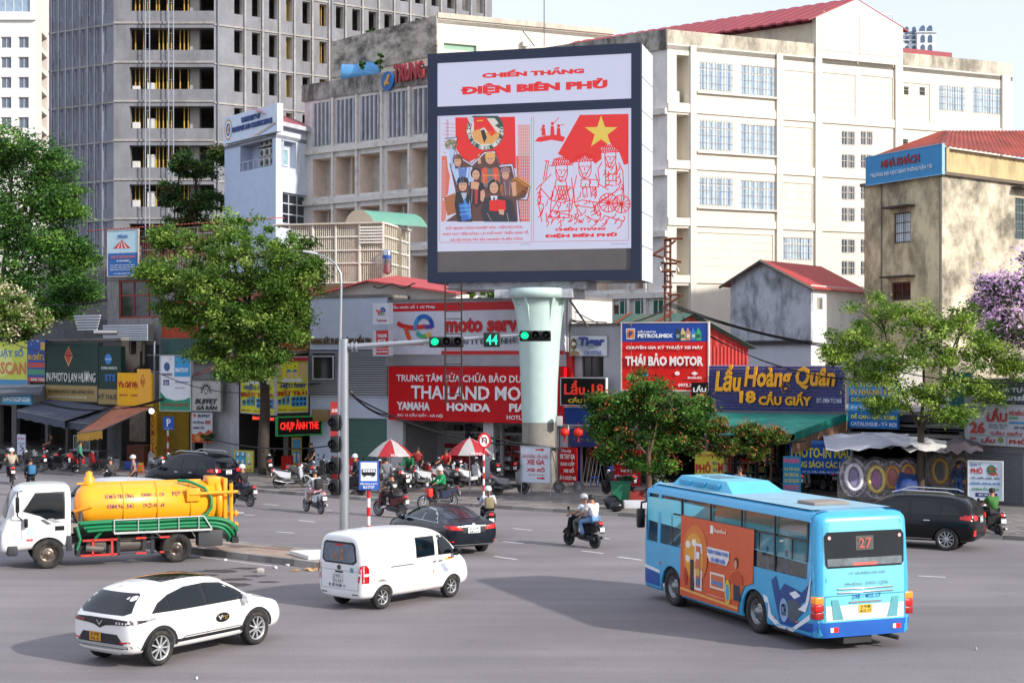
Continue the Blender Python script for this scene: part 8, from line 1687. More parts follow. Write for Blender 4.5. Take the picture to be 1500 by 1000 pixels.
tree('rear_tree','patch of bright leaves behind the steel ladder under the billboard',(-3.2,84,0),[lb(690,432,84,22,10),lb(722,434,84,20,9)],900,.22,('6a8c34','54742a'),.12,7.4,12)
tree('blossom_tree','bushy tree with orange blossoms beside the red service boards',tuple(G(950,742,SW)),[lb(945,570,63.5,42,28),lb(905,600,63.5,36,30),lb(965,605,63,52,34),lb(1010,615,63.5,36,30),lb(885,630,63.5,28,24),lb(930,645,63,46,26),lb(990,650,63.5,42,24),lb(1025,600,64,20,22),lb(880,590,64,18,16),lb(950,680,62.6,40,14),lb(900,665,63,26,14)],42000,.15,('4c7a2a','38601f','608a34','2c4c1a'),.12,2.2,5,density=.85,clumps=40,blossoms=('c0623a',200,.16),bark='5c4438')
tree('blossom_creeper','orange-blossomed creeper trained along the teal awning',tuple(G(1128,720,SW)),[lb(1050,632,63.6,30,22,20),lb(1085,636,63.6,30,18,20),lb(1118,638,63.6,28,16,20),lb(1075,655,63.6,34,14,18),lb(1105,660,63.6,24,14,16),lb(1138,640,63.6,16,12,14)],14000,.14,('4c6e2a','3a581f','6a7c34'),.06,3.0,6,cat='creeper',blossoms=('b8683c',90,.13),bark='6a5242')
tree('slender_tree','slender light green tree standing between the wreaths and the PHỞ board',tuple(G(1349,735,SW)),[lb(1290,460,63,55,36),lb(1350,480,63,52,34),lb(1410,475,63,48,34),lb(1250,500,63,42,30),lb(1320,530,62.5,60,34),lb(1390,535,62.5,55,36),lb(1440,520,63,44,34),lb(1280,550,63,42,26),lb(1360,580,62.5,50,26),lb(1430,575,62.5,40,30),lb(1300,590,62.5,36,20),lb(1225,520,63,26,22),lb(1400,610,62,30,18),lb(1480,540,63,22,22)],32000,.15,('8aa442','6a8a34','9cb450','547428'),.17,3.1,7,density=.85)
tree('purple_tree','tree with purple blossoms hanging in at the right edge',(23.5,64.5,0),[lb(1460,425,64,34,30),lb(1475,480,64,30,36),lb(1500,440,66,36,40),lb(1455,450,66,28,34),lb(1490,500,66,40,36),lb(1520,400,66,40,40),lb(1460,500,66,24,26),lb(1530,480,66,44,60)],9500,.18,('34482a','28381f','4a5c34'),.2,4.5,8,blossoms=('e2bce6',420,.24))
for i,(px,py,Y,w_,h_,lab)in enumerate([(557,90,119,7,16,'tall sprig growing from the concrete parapet near the blue crest'),(532,96,119,5,8,'short sprig growing from the parapet left of the tall sprig'),(545,46,124,8,5,'tuft of greenery on the upper mouldy parapet'),(296,678,82.5,11,14,'leafy climber at the foot of the grey plaster house'),(303,640,82.3,9,10,'small leafy spray beside the fried chicken banner'),(962,715,62.8,20,16,'white-flowered shrub in the pavement planter'),(915,708,63.5,12,12,'dark potted shrub left of the orange-blossomed tree')]):
 c=P(px,py,Y);tree('shrub',lab,(c.x,c.y,max(SW,c.z-h_*Y/2250)),[lb(px,py,Y,w_,h_)],700,.2 if i<3 else .14,('4a7030','36561f'),.03,h_*Y/2250,20+i,cat='plant',clumps=7,blossoms=('d8dcd8',8,.08)if i==5 else None)
# ---------------- street furniture ----------------
GV=M('a9adb2',.35,.7,var=.08);RED_=M('c41e22',.4,var=.03);WHT=M('dcdcdc',.45,var=.03)
def striped(o,x,y,z0,z1,r=.045,n=7):
 for i in range(n):
  a=z0+(z1-z0)*i/n;b=MB();b.tube([(x,y,a),(x,y,z0+(z1-z0)*(i+1)/n)],r,10);b.build('post_band',RED_ if i%2==0 else WHT,o)
# traffic mast on the island
mb_=G(504.5,812,.2);o=E('traffic_mast',mb_,'galvanised traffic mast with a long arm carrying green signals and countdown','traffic light');Ym=mb_.y
zm=lambda y:H-(y-HY)*Ym/2250;xm=lambda x:(x-CX)*Ym/2250
b=MB();b.tube([(mb_.x,Ym,.18),(mb_.x,Ym,zm(540)),(mb_.x,Ym,zm(496))],[.155,.125,.12],16);b.lathe([(.28,.19),(.28,.22),(.17,.23)],Matrix.Translation((mb_.x,Ym,0)),16);b.build('pole',GV,o)
b=MB();A0=Vector((mb_.x,Ym,zm(507)));A1=P(805,488,Ym-.4);b.tube([A0,A0+Vector((.35,0,0)),A1],[.09,.085,.04],10)
for q in(.22,.34):b.tube([A0+Vector((q,0,-.02)),A0+Vector((q+.05,0,-.02))],.15,12)
b.build('arm',GV,o)
def signal(px,py,w,lit):
 c=P(px,py,Ym-.35);L_=w*Ym/2250;b=MB();b.box(c.x-L_/2,c.y-.08,c.z-.16,c.x+L_/2,c.y+.1,c.z+.16,c=.04);s_=b.build('signal_head',M('101214',.5),o);n=3
 for i in range(n):
  x=c.x+(i-1)*L_/3;q=MB();T_=Matrix.Translation((x,c.y-.08,c.z))@Matrix.Rotation(R(90),4,'X');q.lathe([(.125,0),(.11,.012),(.001,.03)],T_,14);lit_=i==lit
  l=q.build('lens',M('14e090',.3,var=0,emit=1.1)if lit_ else M('1a1012',.3),s_);q=MB();q.lathe([(.14,0),(.135,.2),(.125,.2),(.12,.0)],T_@Matrix.Rotation(R(-8),4,'X'),14);q.build('visor',M('0d0e10',.6),s_)
signal(654,501,50,0);signal(784,492,46,0)
c=P(720.5,497.5,Ym-.38);b=MB();b.box(c.x-.25,c.y-.06,c.z-.22,c.x+.25,c.y+.08,c.z+.22,c=.03);cd=b.build('countdown',M('0e1210',.5),o);text(cd,'44',Matrix.Translation((c.x-.17,c.y-.065,c.z-.15))@Matrix.Rotation(R(90),4,'X'),.34,.3,M('18e8a0',.4,var=0,emit=1.1),.01,.0)
for k,z in enumerate((2.0,2.65,3.3,3.95)):
 b=MB();b.box(mb_.x-.42,Ym-.12,z,mb_.x-.14,Ym+.14,z+.5,c=.06);b.tube([(mb_.x-.3,Ym-.12,z+.25),(mb_.x-.34,Ym-.34,z+.27)],[.13,.14],10,cap=False);b.build('side_signal',M('111316',.5),o)
# lamp post behind
b0_=G(498,722,SW);lp=E('lamp_post',b0_,'slender grey street lamp curving over the round-crowned tree','street lamp');Yl=b0_.y
b=MB();pts=[(b0_.x,Yl,SW),tuple(P(497.5,560,Yl)),tuple(P(500,420,Yl)),tuple(P(499,400,Yl)),tuple(P(491,386,Yl)),tuple(P(478,377,Yl)),tuple(P(462,371,Yl))];b.tube(pts,[.12,.09,.055,.05,.045,.04,.035],8);b.build('pole',GV,lp)
b=MB();c=P(455,370,Yl);b.box(-.35,-.11,-.04,.3,.11,.05,T=Matrix.Translation(c)@Matrix.Rotation(R(10),4,'Y'),c=.03);b.build('lamp_head',M('c2c6ca',.4),lp)
# bus stop, parking, no-u-turn signs
g_=P(540,0,47.2);g_.z=.2;o=E('bus_stop_sign',g_,'blue and white bus stop sign on a red and white post','sign');striped(o,g_.x,g_.y,.2,H-(716-HY)*47.2/2250,.055,7)
fb9=FR((g_.x-.5,g_.y-.06),(g_.x+.5,g_.y-.08));r_=fb9.rc(526,675,555,717)
def plate_(o,fr,r_,bgc,items,d=.03):
 MB().fb(fr,r_[0],r_[1],r_[2],r_[3],0,.03).build('board',M(bgc,.4,var=.03),o);W_,H_=r_[2]-r_[0],r_[3]-r_[1]
 for i,(p,cc)in enumerate(items):
  if isinstance(p,str):s,x0,y0,x1,y1=p.split('|')[0],*map(float,p.split('|')[1:]);text(o,s,fr.T(r_[0]+x0*W_,r_[1]+y0*H_,.034+.003*i),(x1-x0)*W_,(y1-y0)*H_,M(cc,.5,var=0),.003,.03)
  else:b=MB();b.add([fr.w(r_[0]+x*W_,r_[1]+y*H_,.033+.003*i)for x,y in p],[list(range(len(p)))]);b.build('symbol',M(cc,.5,var=0),o)
plate_(o,fb9,r_,'2d62c0',[(rect(.09,.31,.91,.96),'dfe4ea'),(rect(.2,.5,.84,.64),'17181c'),(rect(.14,.52,.2,.7),'17181c'),(rect(.14,.64,.86,.72),'17181c')]+[(rect(.2+i*.13,.62,.3+i*.13,.7),'dfe4ea')for i in range(5)]+[(disc(.3,.5,.05,.035,10),'17181c'),(disc(.72,.5,.05,.035,10),'17181c'),('ĐIỂM DỪNG XE BUÝT|.06|.18|.94|.27','e4e8f0'),('BUS STOP|.22|.05|.78|.15','e4e8f0')])
g_=G(246,684,SW);o=E('parking_sign',g_,'square blue P parking sign on a red and white post by the food stall','sign');striped(o,g_.x,g_.y,SW,H-(629-HY)*g_.y/2250,.06,6);fb9=FR((g_.x-.5,g_.y-.07),(g_.x+.5,g_.y-.07));plate_(o,fb9,fb9.rc(239,610,255,629),'1d55b4',[('P|.32|.24|.7|.84','eef0f4'),('NƠI ĐỖ XE|.15|.06|.85|.16','c8d4ec')])
g_=G(708.5,737,SW);o=E('no_u_turn_sign',g_,'round red-rimmed no-U-turn sign on a red and white post','sign');zt_=H-(656-HY)*g_.y/2250;striped(o,g_.x,g_.y,SW,zt_,.045,9);fb9=FR((g_.x-.5,g_.y-.06),(g_.x+.5,g_.y-.06));c=fb9.hit(709.5,645)
MB().prism(disc(c[0],c[1],.27,.33,28),fb9.w,0,.03).build('disc',RED_,o);MB().prism(disc(c[0],c[1],.19,.245,26),fb9.w,.031,.034).build('disc_face',WHT,o)
stroke([(c[0]+.08,c[1]-.14),(c[0]+.08,c[1]+.06),(c[0]+.04,c[1]+.12),(c[0]-.04,c[1]+.12),(c[0]-.08,c[1]+.06),(c[0]-.08,c[1]-.08)],.05,'101012',fb9,.036,'arrow',o,.002);stroke([(c[0]-.13,c[1]+.16),(c[0]+.13,c[1]-.16)],.035,'c41e22',fb9,.04,'bar',o,.002)
# leaning service board at the column, red board, A-board
fa9=FP(762,67.5,808,66.8);sg_=sign('service_board','white board lettered XE GA XE SỐ with red arrows leaning by the column','sign',fa9,(763,654,806,706),0,.05,'d6dae4',frame=.03,fcol='9a9c9e',texts=[('BẢO DƯỠNG - SỬA CHỮA',.06,.68,.92,.8,'c87078',.01),('XE GA',.2,.5,.82,.64,'c0404a',.04),('XE SỐ',.2,.3,.82,.44,'c0404a',.04),('THAY DẦU - THAY LỐP',.26,.2,.78,.24,'c0404a',.01)],shapes=[([(.5,.9),(.7,.9),(.7,.87),(.82,.92),(.7,.97),(.7,.94),(.5,.94)],'c8343c'),([(.55,.1),(.72,.1),(.72,.07),(.84,.12),(.72,.17),(.72,.14),(.55,.14)],'c8343c')])
b=MB();u0,v0,u1,v1=fa9.rc(763,654,806,706)
for u in(u0,u1):b.tube([fa9.w(u,v1,-.04),fa9.w(u+.1,SW,.15)],.02,5);b.tube([fa9.w(u,v1,-.06),fa9.w(u+.25,SW,-.6)],.02,5)
b.build('legs',GV,sg_)
sign('red_board','red board on the pavement partly behind the traffic mast, lettered SỬA XE','sign',FP(486,72,526,70.5),(487,670,523,713),0,.06,'c01e22',texts=[('SỬA XE SỐ',.15,.6,.95,.82,'e8e0e0',.03),('XE GA',.3,.2,.95,.45,'e8e0e0',.03)])
sign('a_board','small white board leaning among the parked motorbikes at the far left','sign',FP(24,88,38,87.5),(25,636,37,666),0,.05,'c8ccd8',texts=[('IN ẢNH',.1,.75,.9,.9,'c06a7c',.02),('SCAN',.1,.5,.9,.62,'8a90b0',.02)])
# umbrellas
def umb(px,py,Y,label,seg0):
 c=P(px,py,Y);o=E('patio_umbrella',(c.x,c.y,SW),label,'umbrella','red and white umbrellas before the moto shop');r0,hh=34*Y/2250,24*Y/2250;n=8
 for k in range(n):
  b=MB();rows_=[(0.02,0),(.35,-.22),(.7,-.6),(1,-1)];vs=[]
  for q,z in rows_:
   for t in(0,.5,1):a=2*math.pi*(k+t)/n+.3;rr_=r0*q*(1 if t!=.5 else .96);vs.append((c.x+rr_*math.cos(a),c.y+rr_*math.sin(a),c.z+hh*z))
  for i in range(3):
   for j in range(2):b.add([vs[i*3+j],vs[i*3+j+1],vs[i*3+j+4],vs[i*3+j+3]],[(0,1,2,3)])
  b.build('canopy_panel',M('b02a34',.7,trans=.2)if(k+seg0)%2 else M('b8b4b2',.7,trans=.2),o)
 b=MB();b.tube([(c.x,c.y,SW),(c.x,c.y,c.z+.06)],.025,6);b.build('pole',GV,o)
 text(o,'HONDA',Matrix.Translation((c.x+.1,c.y-r0*1.0,c.z-hh*.97))@Matrix.Rotation(R(62),4,'X'),.6,.13,M('e8c8c8',.6),.004,.03)
umb(572,643,68.5,'left red and white umbrella before the moto shop',0);umb(688,641,67.5,'right red and white umbrella partly behind the no-U-turn sign',1)
# rusty power pole and cables
c=P(978,0,79);o=E('power_pole',(c.x,79,0),'rusty lattice power pole with crossarms in front of the university corner','pole');ru=M('6a3c2a',.85,var=.3,scale=3);b=MB();z1=H-(349-HY)*79/2250;z0=H-(425-HY)*79/2250
for sx in(-.14,.14):
 for sy in(-.14,.14):b.box(c.x+sx-.04,79+sy-.04,0,c.x+sx+.04,79+sy+.04,z1)
z=4
while z<z1:b.box(c.x-.18,78.84,z,c.x+.18,78.87,z+.07);b.box(c.x-.18,79.13,z,c.x+.18,79.16,z+.07);z+=.3
b.build('mast',ru,o);b=MB()
for p,q in(((974,350),(1000,349)),((955,373),(998,384)),((968,385),(992,386)),((968,397),(990,398)),((970,420),(985,420)),((970,451),(1000,432)),((978,432),(996,431)),((958,372),(975,362)),((990,352),(980,360))):b.tube([P(*p,78.7),P(*q,78.7)],.06,4)
b.build('crossarms',ru,o);b=MB()
for x,y in((966,391),(992,392),(972,378),(985,400)):b.tube([P(x,y,78.6),P(x+2,y+6,78.6)],.07,6)
b.build('insulators',M('c8c0b8',.4),o)
def cable(name,lab,p,q,sag,r=.025,n=14,k=1):
 b=MB();p,q=Vector(p),Vector(q)
 for j in range(k):b.tube([p.lerp(q,i/n)+Vector((0,0,-sag*(1+.15*j)*4*(i/n)*(1-i/n)+j*.09))for i in range(n+1)],r,4)
 tag(b.build(name,M('141416',.6)),lab,'cable')
cable('overhead_cable','black cables sagging from the power pole towards the gabled house',P(980,448,78.6),P(1260,515,70),.3,k=3);cable('overhead_cable','cables running from the billboard top bracket to the power pole',P(835,470,74),P(978,452,78.6),.5,k=2)
cable('overhead_cable','thick cable sagging below the jeweller louvres to the column',P(520,582,76),P(760,652,71),.5,.04);cable('overhead_cable','cable hanging across the photo studio front',P(300,640,80),P(500,650,72),.4,.03);cable('overhead_cable','thin cable strung over the print shop signs',P(-40,470,90),P(120,520,88),.6);cable('overhead_cable','thin cable crossing in front of the flowering tree',P(-40,430,92),P(160,440,92),.5,k=2);cable('overhead_cable','cable bundle sagging over the dark grey awnings',P(60,590,86),P(240,585,84),.5,.035,k=2);cable('overhead_cable','long cable along the restaurant front above the yellow PHỞ BÒ sign',P(1040,652,66),P(1180,645,66),.1,.035)
# planter, bin, bags
b=MB();b.box(-.75,-.28,0,.75,.28,.42,c=.02,T=Matrix.Translation(G(941,748,SW-.14)));tag(b.build('white_planter',M('cccfd4',.7,grime='6a655c',ga=.3)),'white concrete planter edge at the kerb behind the bus front','planter')
b=MB();b.add([(x,y,z)for x,y,z in((-.3,-.25,0),(.3,-.25,0),(.3,.25,0),(-.3,.25,0),(-.4,-.33,.95),(.4,-.33,.95),(.4,.33,.95),(-.4,.33,.95))],[(0,3,2,1),(0,1,5,4),(1,2,6,5),(2,3,7,6),(3,0,4,7)]);bn=MB();p_=G(909,739,SW);bn.v=[tuple(Vector(v)+p_)for v in b.v];bn.f,bn.m,bn.s=b.f,b.m,b.s;bn.tube([p_+Vector((-.42,-.34,.95)),p_+Vector((.42,-.34,.95))],.03,6);tag(bn.build('rubbish_bin',M('1a6a4c',.5)),'green rubbish bin beside black bags at the kerb','bin')
for px,py,r,lab in((897,745,.36,'black rubbish bag left of the green bin'),(903,749,.3,'small black rubbish bag in front of the green bin')):
 b=MB();c=G(px,py,SW);rr=random.Random(px);b.ball(c+Vector((0,0,r*.7)),r,0,8,rz=r*.75);b.v=[tuple(Vector(v)+Vector((rr.uniform(-.05,.05),rr.uniform(-.05,.05),rr.uniform(-.03,.04))))for v in b.v];tag(b.build('rubbish_bag',M('141518',.3)),lab,'bag')
b=MB();c=G(925,738,SW);b.box(-.5,-.3,0,.5,.3,.55,c=.02,T=Matrix.Translation(c));tag(b.build('red_planter',M('8c2a22',.7)),'red planter box right of the green bin','planter')
# litter
lt_lab=['crumpled white litter by the island kerb','flat white paper scrap below the island kerb','brown and yellow litter heap against the island kerb','pale broken brick on the road left of the white van','tiny white scrap on the asphalt behind the tanker truck','white scrap near the bottom edge of the road','white scrap on the road right of the bus']
for i,(px,py,w_,cc)in enumerate([(421,828,.14,'c8c8c8'),(404,832,.12,'d8d8d8'),(456,835,.3,'b8946a'),(382,837,.2,'b4aca4'),(332,820,.1,'e0e0e0'),(286,996,.04,'d0d0d0'),(1432,952,.035,'cecece')]):
 b=MB();c=G(px,py);rr=random.Random(i)
 for k in range(7 if i==2 else 2):q=c+Vector((rr.uniform(-w_,w_)*(1.6 if i==2 else .4),rr.uniform(-.15,.15),0));b.box(-w_*.5,-w_*.3,0,w_*.5,w_*.3,w_*.5 if i==3 else .05,c=.01,T=Matrix.Translation(q)@Matrix.Rotation(rr.uniform(0,3),4,'Z')@Matrix.Rotation(rr.uniform(-.3,.3),4,'X'))
 tag(b.build('litter',M(cc,.8,isl=.3)),lt_lab[i],'litter')

rr=random.Random(31);CB=['cable drooping across the grey plaster house','cable running over the photo studio canopy','cable crossing above the service board','cable drooping over the slatted sign to the slender tree','cable running behind the slender tree crown','cable slung from the lamp post to the jeweller front']
for lab,p,q in zip(CB,[(230,545,84),(300,520,82),(840,455,75),(1000,470,74),(1240,520,66),(498,560,72)],[(360,575,80),(480,560,79),(1040,500,73),(1290,560,66),(1500,560,60),(575,612,77)]):cable('overhead_cable',lab,P(*p),P(*q),rr.uniform(.3,.7),.022,k=rr.choice((1,2,3)))
# ---------------- motorbikes ----------------
def pbox(poly,w,y0=0,sh=.86):
 """side outline with rounded flanks"""
 b=MB();cx_=sum(p[0]for p in poly)/len(poly);cz_=sum(p[1]for p in poly)/len(poly);n=len(poly);vs=[]
 for y,k in((-w,sh),(-w*.6,1),(w*.6,1),(w,sh)):vs+=[(cx_+(x-cx_)*k,y0+y,cz_+(z-cz_)*k)for x,z in poly]
 fs=[(i*n+j,i*n+(j+1)%n,(i+1)*n+(j+1)%n,(i+1)*n+j)for i in range(3)for j in range(n)];b.add(vs,fs,0,False);b.add(vs,[list(range(n))[::-1],list(range(3*n,4*n))]);return b
def part(key,fn,mats,par,T=None):
 k=(key,tuple(m.name for m in ml(mats)))
 if k not in _wm:_wm[k]=fn().mesh(key[0]if isinstance(key,tuple)else key,mats)
 return link(key[0]if isinstance(key,tuple)else key,_wm[k],par,T)
def tubes(*a,n=6):
 b=MB()
 for p,r in a:b.tube(p,r,n)
 return b
def bike(label,pos,yaw,col,kind=0,group=None,seat='141416',lean=0):
 """kind 0 underbone with spoked wheels, 1 fat scooter"""
 o=E('motorbike',pos,label,'motorbike',group,rz=yaw);pm=M(col,.25,var=.05,coat=.5,grime='6a6258',ga=.15,gs=(3,3,3));r=(.285,.235)[kind];w=(.07,.11)[kind]
 for x in(-.62,.62):wheel(o,x,.0001,r,w,('a8aab0','3a3b3e')[kind],(14,5)[kind],(.8,.62)[kind])
 fx=.62
 part('leg_shield',lambda:pbox([(.5,.38),(.55,.52),(.44,.98),(.3,1.0),(.33,.6),(.36,.38)],(.13,.19)[kind])if kind else pbox([(.44,.45),(.5,.62),(.44,.98),(.3,.98),(.33,.6),(.36,.42)],.15),pm,o)
 part(('floorboard',kind),lambda:pbox([(.4,.46),(.38,.3),(-.15,.28),(-.2,.46)],(.07,.15)[kind]),PLA if kind==0 else pm,o)
 part(('rear_body',kind),lambda:pbox([(-.1,.42),(-.06,.72),(-.4,.78),(-.85,.88),(-.92,.78),(-.62,.5),(-.3,.4)],(.12,.17)[kind],sh=.8),pm,o)
 part('seat',lambda:pbox([(.02,.74),(.0,.8),(-.35,.8),(-.48,.85),(-.82,.88),(-.82,.82),(-.1,.7)],.13),M(seat,.6),o)
 part('front_mudguard',lambda:pbox([(fx+.3*math.cos(R(a)),.28+.31*math.sin(R(a)))for a in range(20,161,20)]+[(fx+.26*math.cos(R(a)),.28+.265*math.sin(R(a)))for a in range(160,19,-20)],.06),pm,o)
 part('engine',lambda:pbox([(.1,.42),(.12,.24),(-.35,.2),(-.7,.26),(-.66,.38),(-.3,.44)],.09),M('5a5c60',.4,.5,var=.2),o)
 part('exhaust',lambda:tubes(([(.1,-.1,.26),(-.3,-.13,.24),(-.45,-.14,.27),(-.85,-.16,.36)],[.018,.02,.045,.05])),M('77777a',.3,.8,var=.15),o)
 part('fork',lambda:tubes(([(fx,-.06,.28),(.42,-.05,.9)],.022),([(fx,.06,.28),(.42,.05,.9)],.022)),M('8a8c90',.3,.7),o)
 h=part('handlebar',lambda:tubes(([(.3,-.33,1.03),(.37,-.16,1.05),(.39,0,1.0),(.37,.16,1.05),(.3,.33,1.03)],.017)),BLK,o)
 for s_ in(-1,1):part(('mirror',s_),lambda:tubes(([(.36,s_*.2,1.05),(.36,s_*.26,1.22)],.008),([(.34,s_*.27,1.25),(.36,s_*.27,1.25)],.055),n=8),BLK,h)
 part('headlight',lambda:tubes(([(.42,0,1.0),(.5,0,.98)],[.09,.075]),n=12),M('d0d4d8',.1,var=0),o)
 part('tail_light',lambda:pbox([(-.9,.78),(-.95,.8),(-.93,.86),(-.86,.87)],.07),REDH,o)
 part('number_plate',lambda:MB().box(-.98,-.09,.56,-.96,.09,.7),M('dcdcdc',.5),o)
 part('rear_mudguard',lambda:pbox([(-.8,.7),(-.86,.76),(-.99,.52),(-.96,.5)],.07),BLK,o)
 part('rear_rack',lambda:tubes(([(-.55,-.13,.86),(-.95,-.1,.93),(-.95,.1,.93),(-.55,.13,.86)],.012)),M('8a8c90',.3,.7),o)
 part('swing_arm',lambda:tubes(([(-.62,.09,.28),(-.1,.09,.34)],.025),([(-.62,-.09,.28),(-.1,-.09,.34)],.025),([(-.6,.12,.3),(-.62,.12,.7)],.03)),PLA,o)
 if lean:o.rotation_euler=(R(lean),0,yaw)
 return o
# ---------------- people ----------------
SK='a87454'
POSE={'ride':dict(pel=(-.24,0,.9),sp=(-.22,0,1.08),ch=(-.17,0,1.26),nk=(-.13,0,1.43),hd=(-.1,0,1.53),ht=(-.09,0,1.64),sh=(-.16,.18,1.36),el=(-.0,.26,1.13),wr=(.24,.3,1.07),ha=(.3,.31,1.05),hp=(-.22,.1,.88),kn=(.2,.17,.83),an=(.1,.15,.42),to=(.26,.16,.36)),
  'pillion':dict(pel=(-.58,0,.96),sp=(-.57,0,1.14),ch=(-.53,0,1.32),nk=(-.5,0,1.48),hd=(-.46,.02,1.58),ht=(-.45,.02,1.69),sh=(-.52,.19,1.4),el=(-.4,.26,1.15),wr=(-.18,.2,1.08),ha=(-.1,.17,1.07),hp=(-.56,.11,.93),kn=(-.18,.24,.84),an=(-.3,.21,.42),to=(-.14,.22,.36)),
  'stand':dict(pel=(0,0,.92),sp=(0,0,1.1),ch=(.01,0,1.28),nk=(.02,0,1.44),hd=(.04,0,1.54),ht=(.05,0,1.65),sh=(.0,.18,1.38),el=(-.02,.25,1.12),wr=(.12,.24,.92),ha=(.18,.22,.88),hp=(0,.09,.9),kn=(.03,.1,.5),an=(-.02,.1,.09),to=(.13,.12,.04))}
POSE['walk']=dict(POSE['stand']);_sk={}
def skin(verts,edges,rad,root,sub=1):
 me=bpy.data.meshes.new('s');me.from_pydata(verts,edges,[])
 def md(o):
  m=o.modifiers.new('k','SKIN');m.use_smooth_shade=True
  for i,v in enumerate(o.data.skin_vertices[0].data):v.radius=(rad[i],rad[i])if not isinstance(rad[i],tuple)else rad[i];v.use_root=i==root
  o.modifiers.new('s','SUBSURF').levels=sub
 return evalmesh(me,md)
def figure(pose,what,slv=0,grow=0):
 k=(pose,what,slv)
 if k in _sk:return _sk[k]
 p=POSE[pose];V,E_,Rd=[],[],[]
 def chain(names,rads,s_=1,frm=None):
  prev=frm
  for nm,r in zip(names,rads):
   q=nm if isinstance(nm,tuple)else p[nm]
   if s_ and not isinstance(nm,tuple):q=(q[0],q[1]*s_,q[2])
   if pose=='walk' and isinstance(nm,str)and nm in('kn','an','to','wr','ha'):q=(q[0]+s_*{'kn':.1,'an':.22,'to':.22,'wr':-.14,'ha':-.16}[nm],q[1],q[2])
   V.append(q);Rd.append(r)
   if prev is not None:E_.append((prev,len(V)-1))
   prev=len(V)-1
  return prev
 if what=='body':
  chain(['pel'],[.12]);c=chain(['sp','ch'],[.11,.12],1,0);n_=chain(['nk','hd','ht'],[.055,.092,.075],1,c)
  for s_ in(-1,1):chain(['sh','el','wr','ha'],[.055,.042,.03,.034],s_,c);chain(['hp','kn','an','to'],[.085,.06,.042,.035],s_,0)
 elif what=='shirt':
  chain(['pel'],[.155]);c=chain(['sp','ch'],[.145,.15],1,0);a=p['nk'];chain([(a[0],0,a[2]-.06)],[.08],1,c)
  for s_ in(-1,1):
   e=Vector(p['el'])*1;sh_=Vector(p['sh']);m_=sh_.lerp(e,.75);
   if slv:chain(['sh','el','wr'],[.078,.062,.048],s_,c)
   else:chain(['sh',(m_.x,m_.y*s_,m_.z)],[.078,.068],s_,c)
 else:
  chain(['pel'],[.145])
  for s_ in(-1,1):
   kn,an=Vector(p['kn']),Vector(p['an'])
   if slv:chain(['hp','kn'],[.11,.09],s_,0)
   else:chain(['hp','kn','an'],[.105,.08,.062],s_,0)
 me=skin(V,E_,Rd,0)
 for q in me.polygons:q.use_smooth=True
 _sk[k]=me;return me
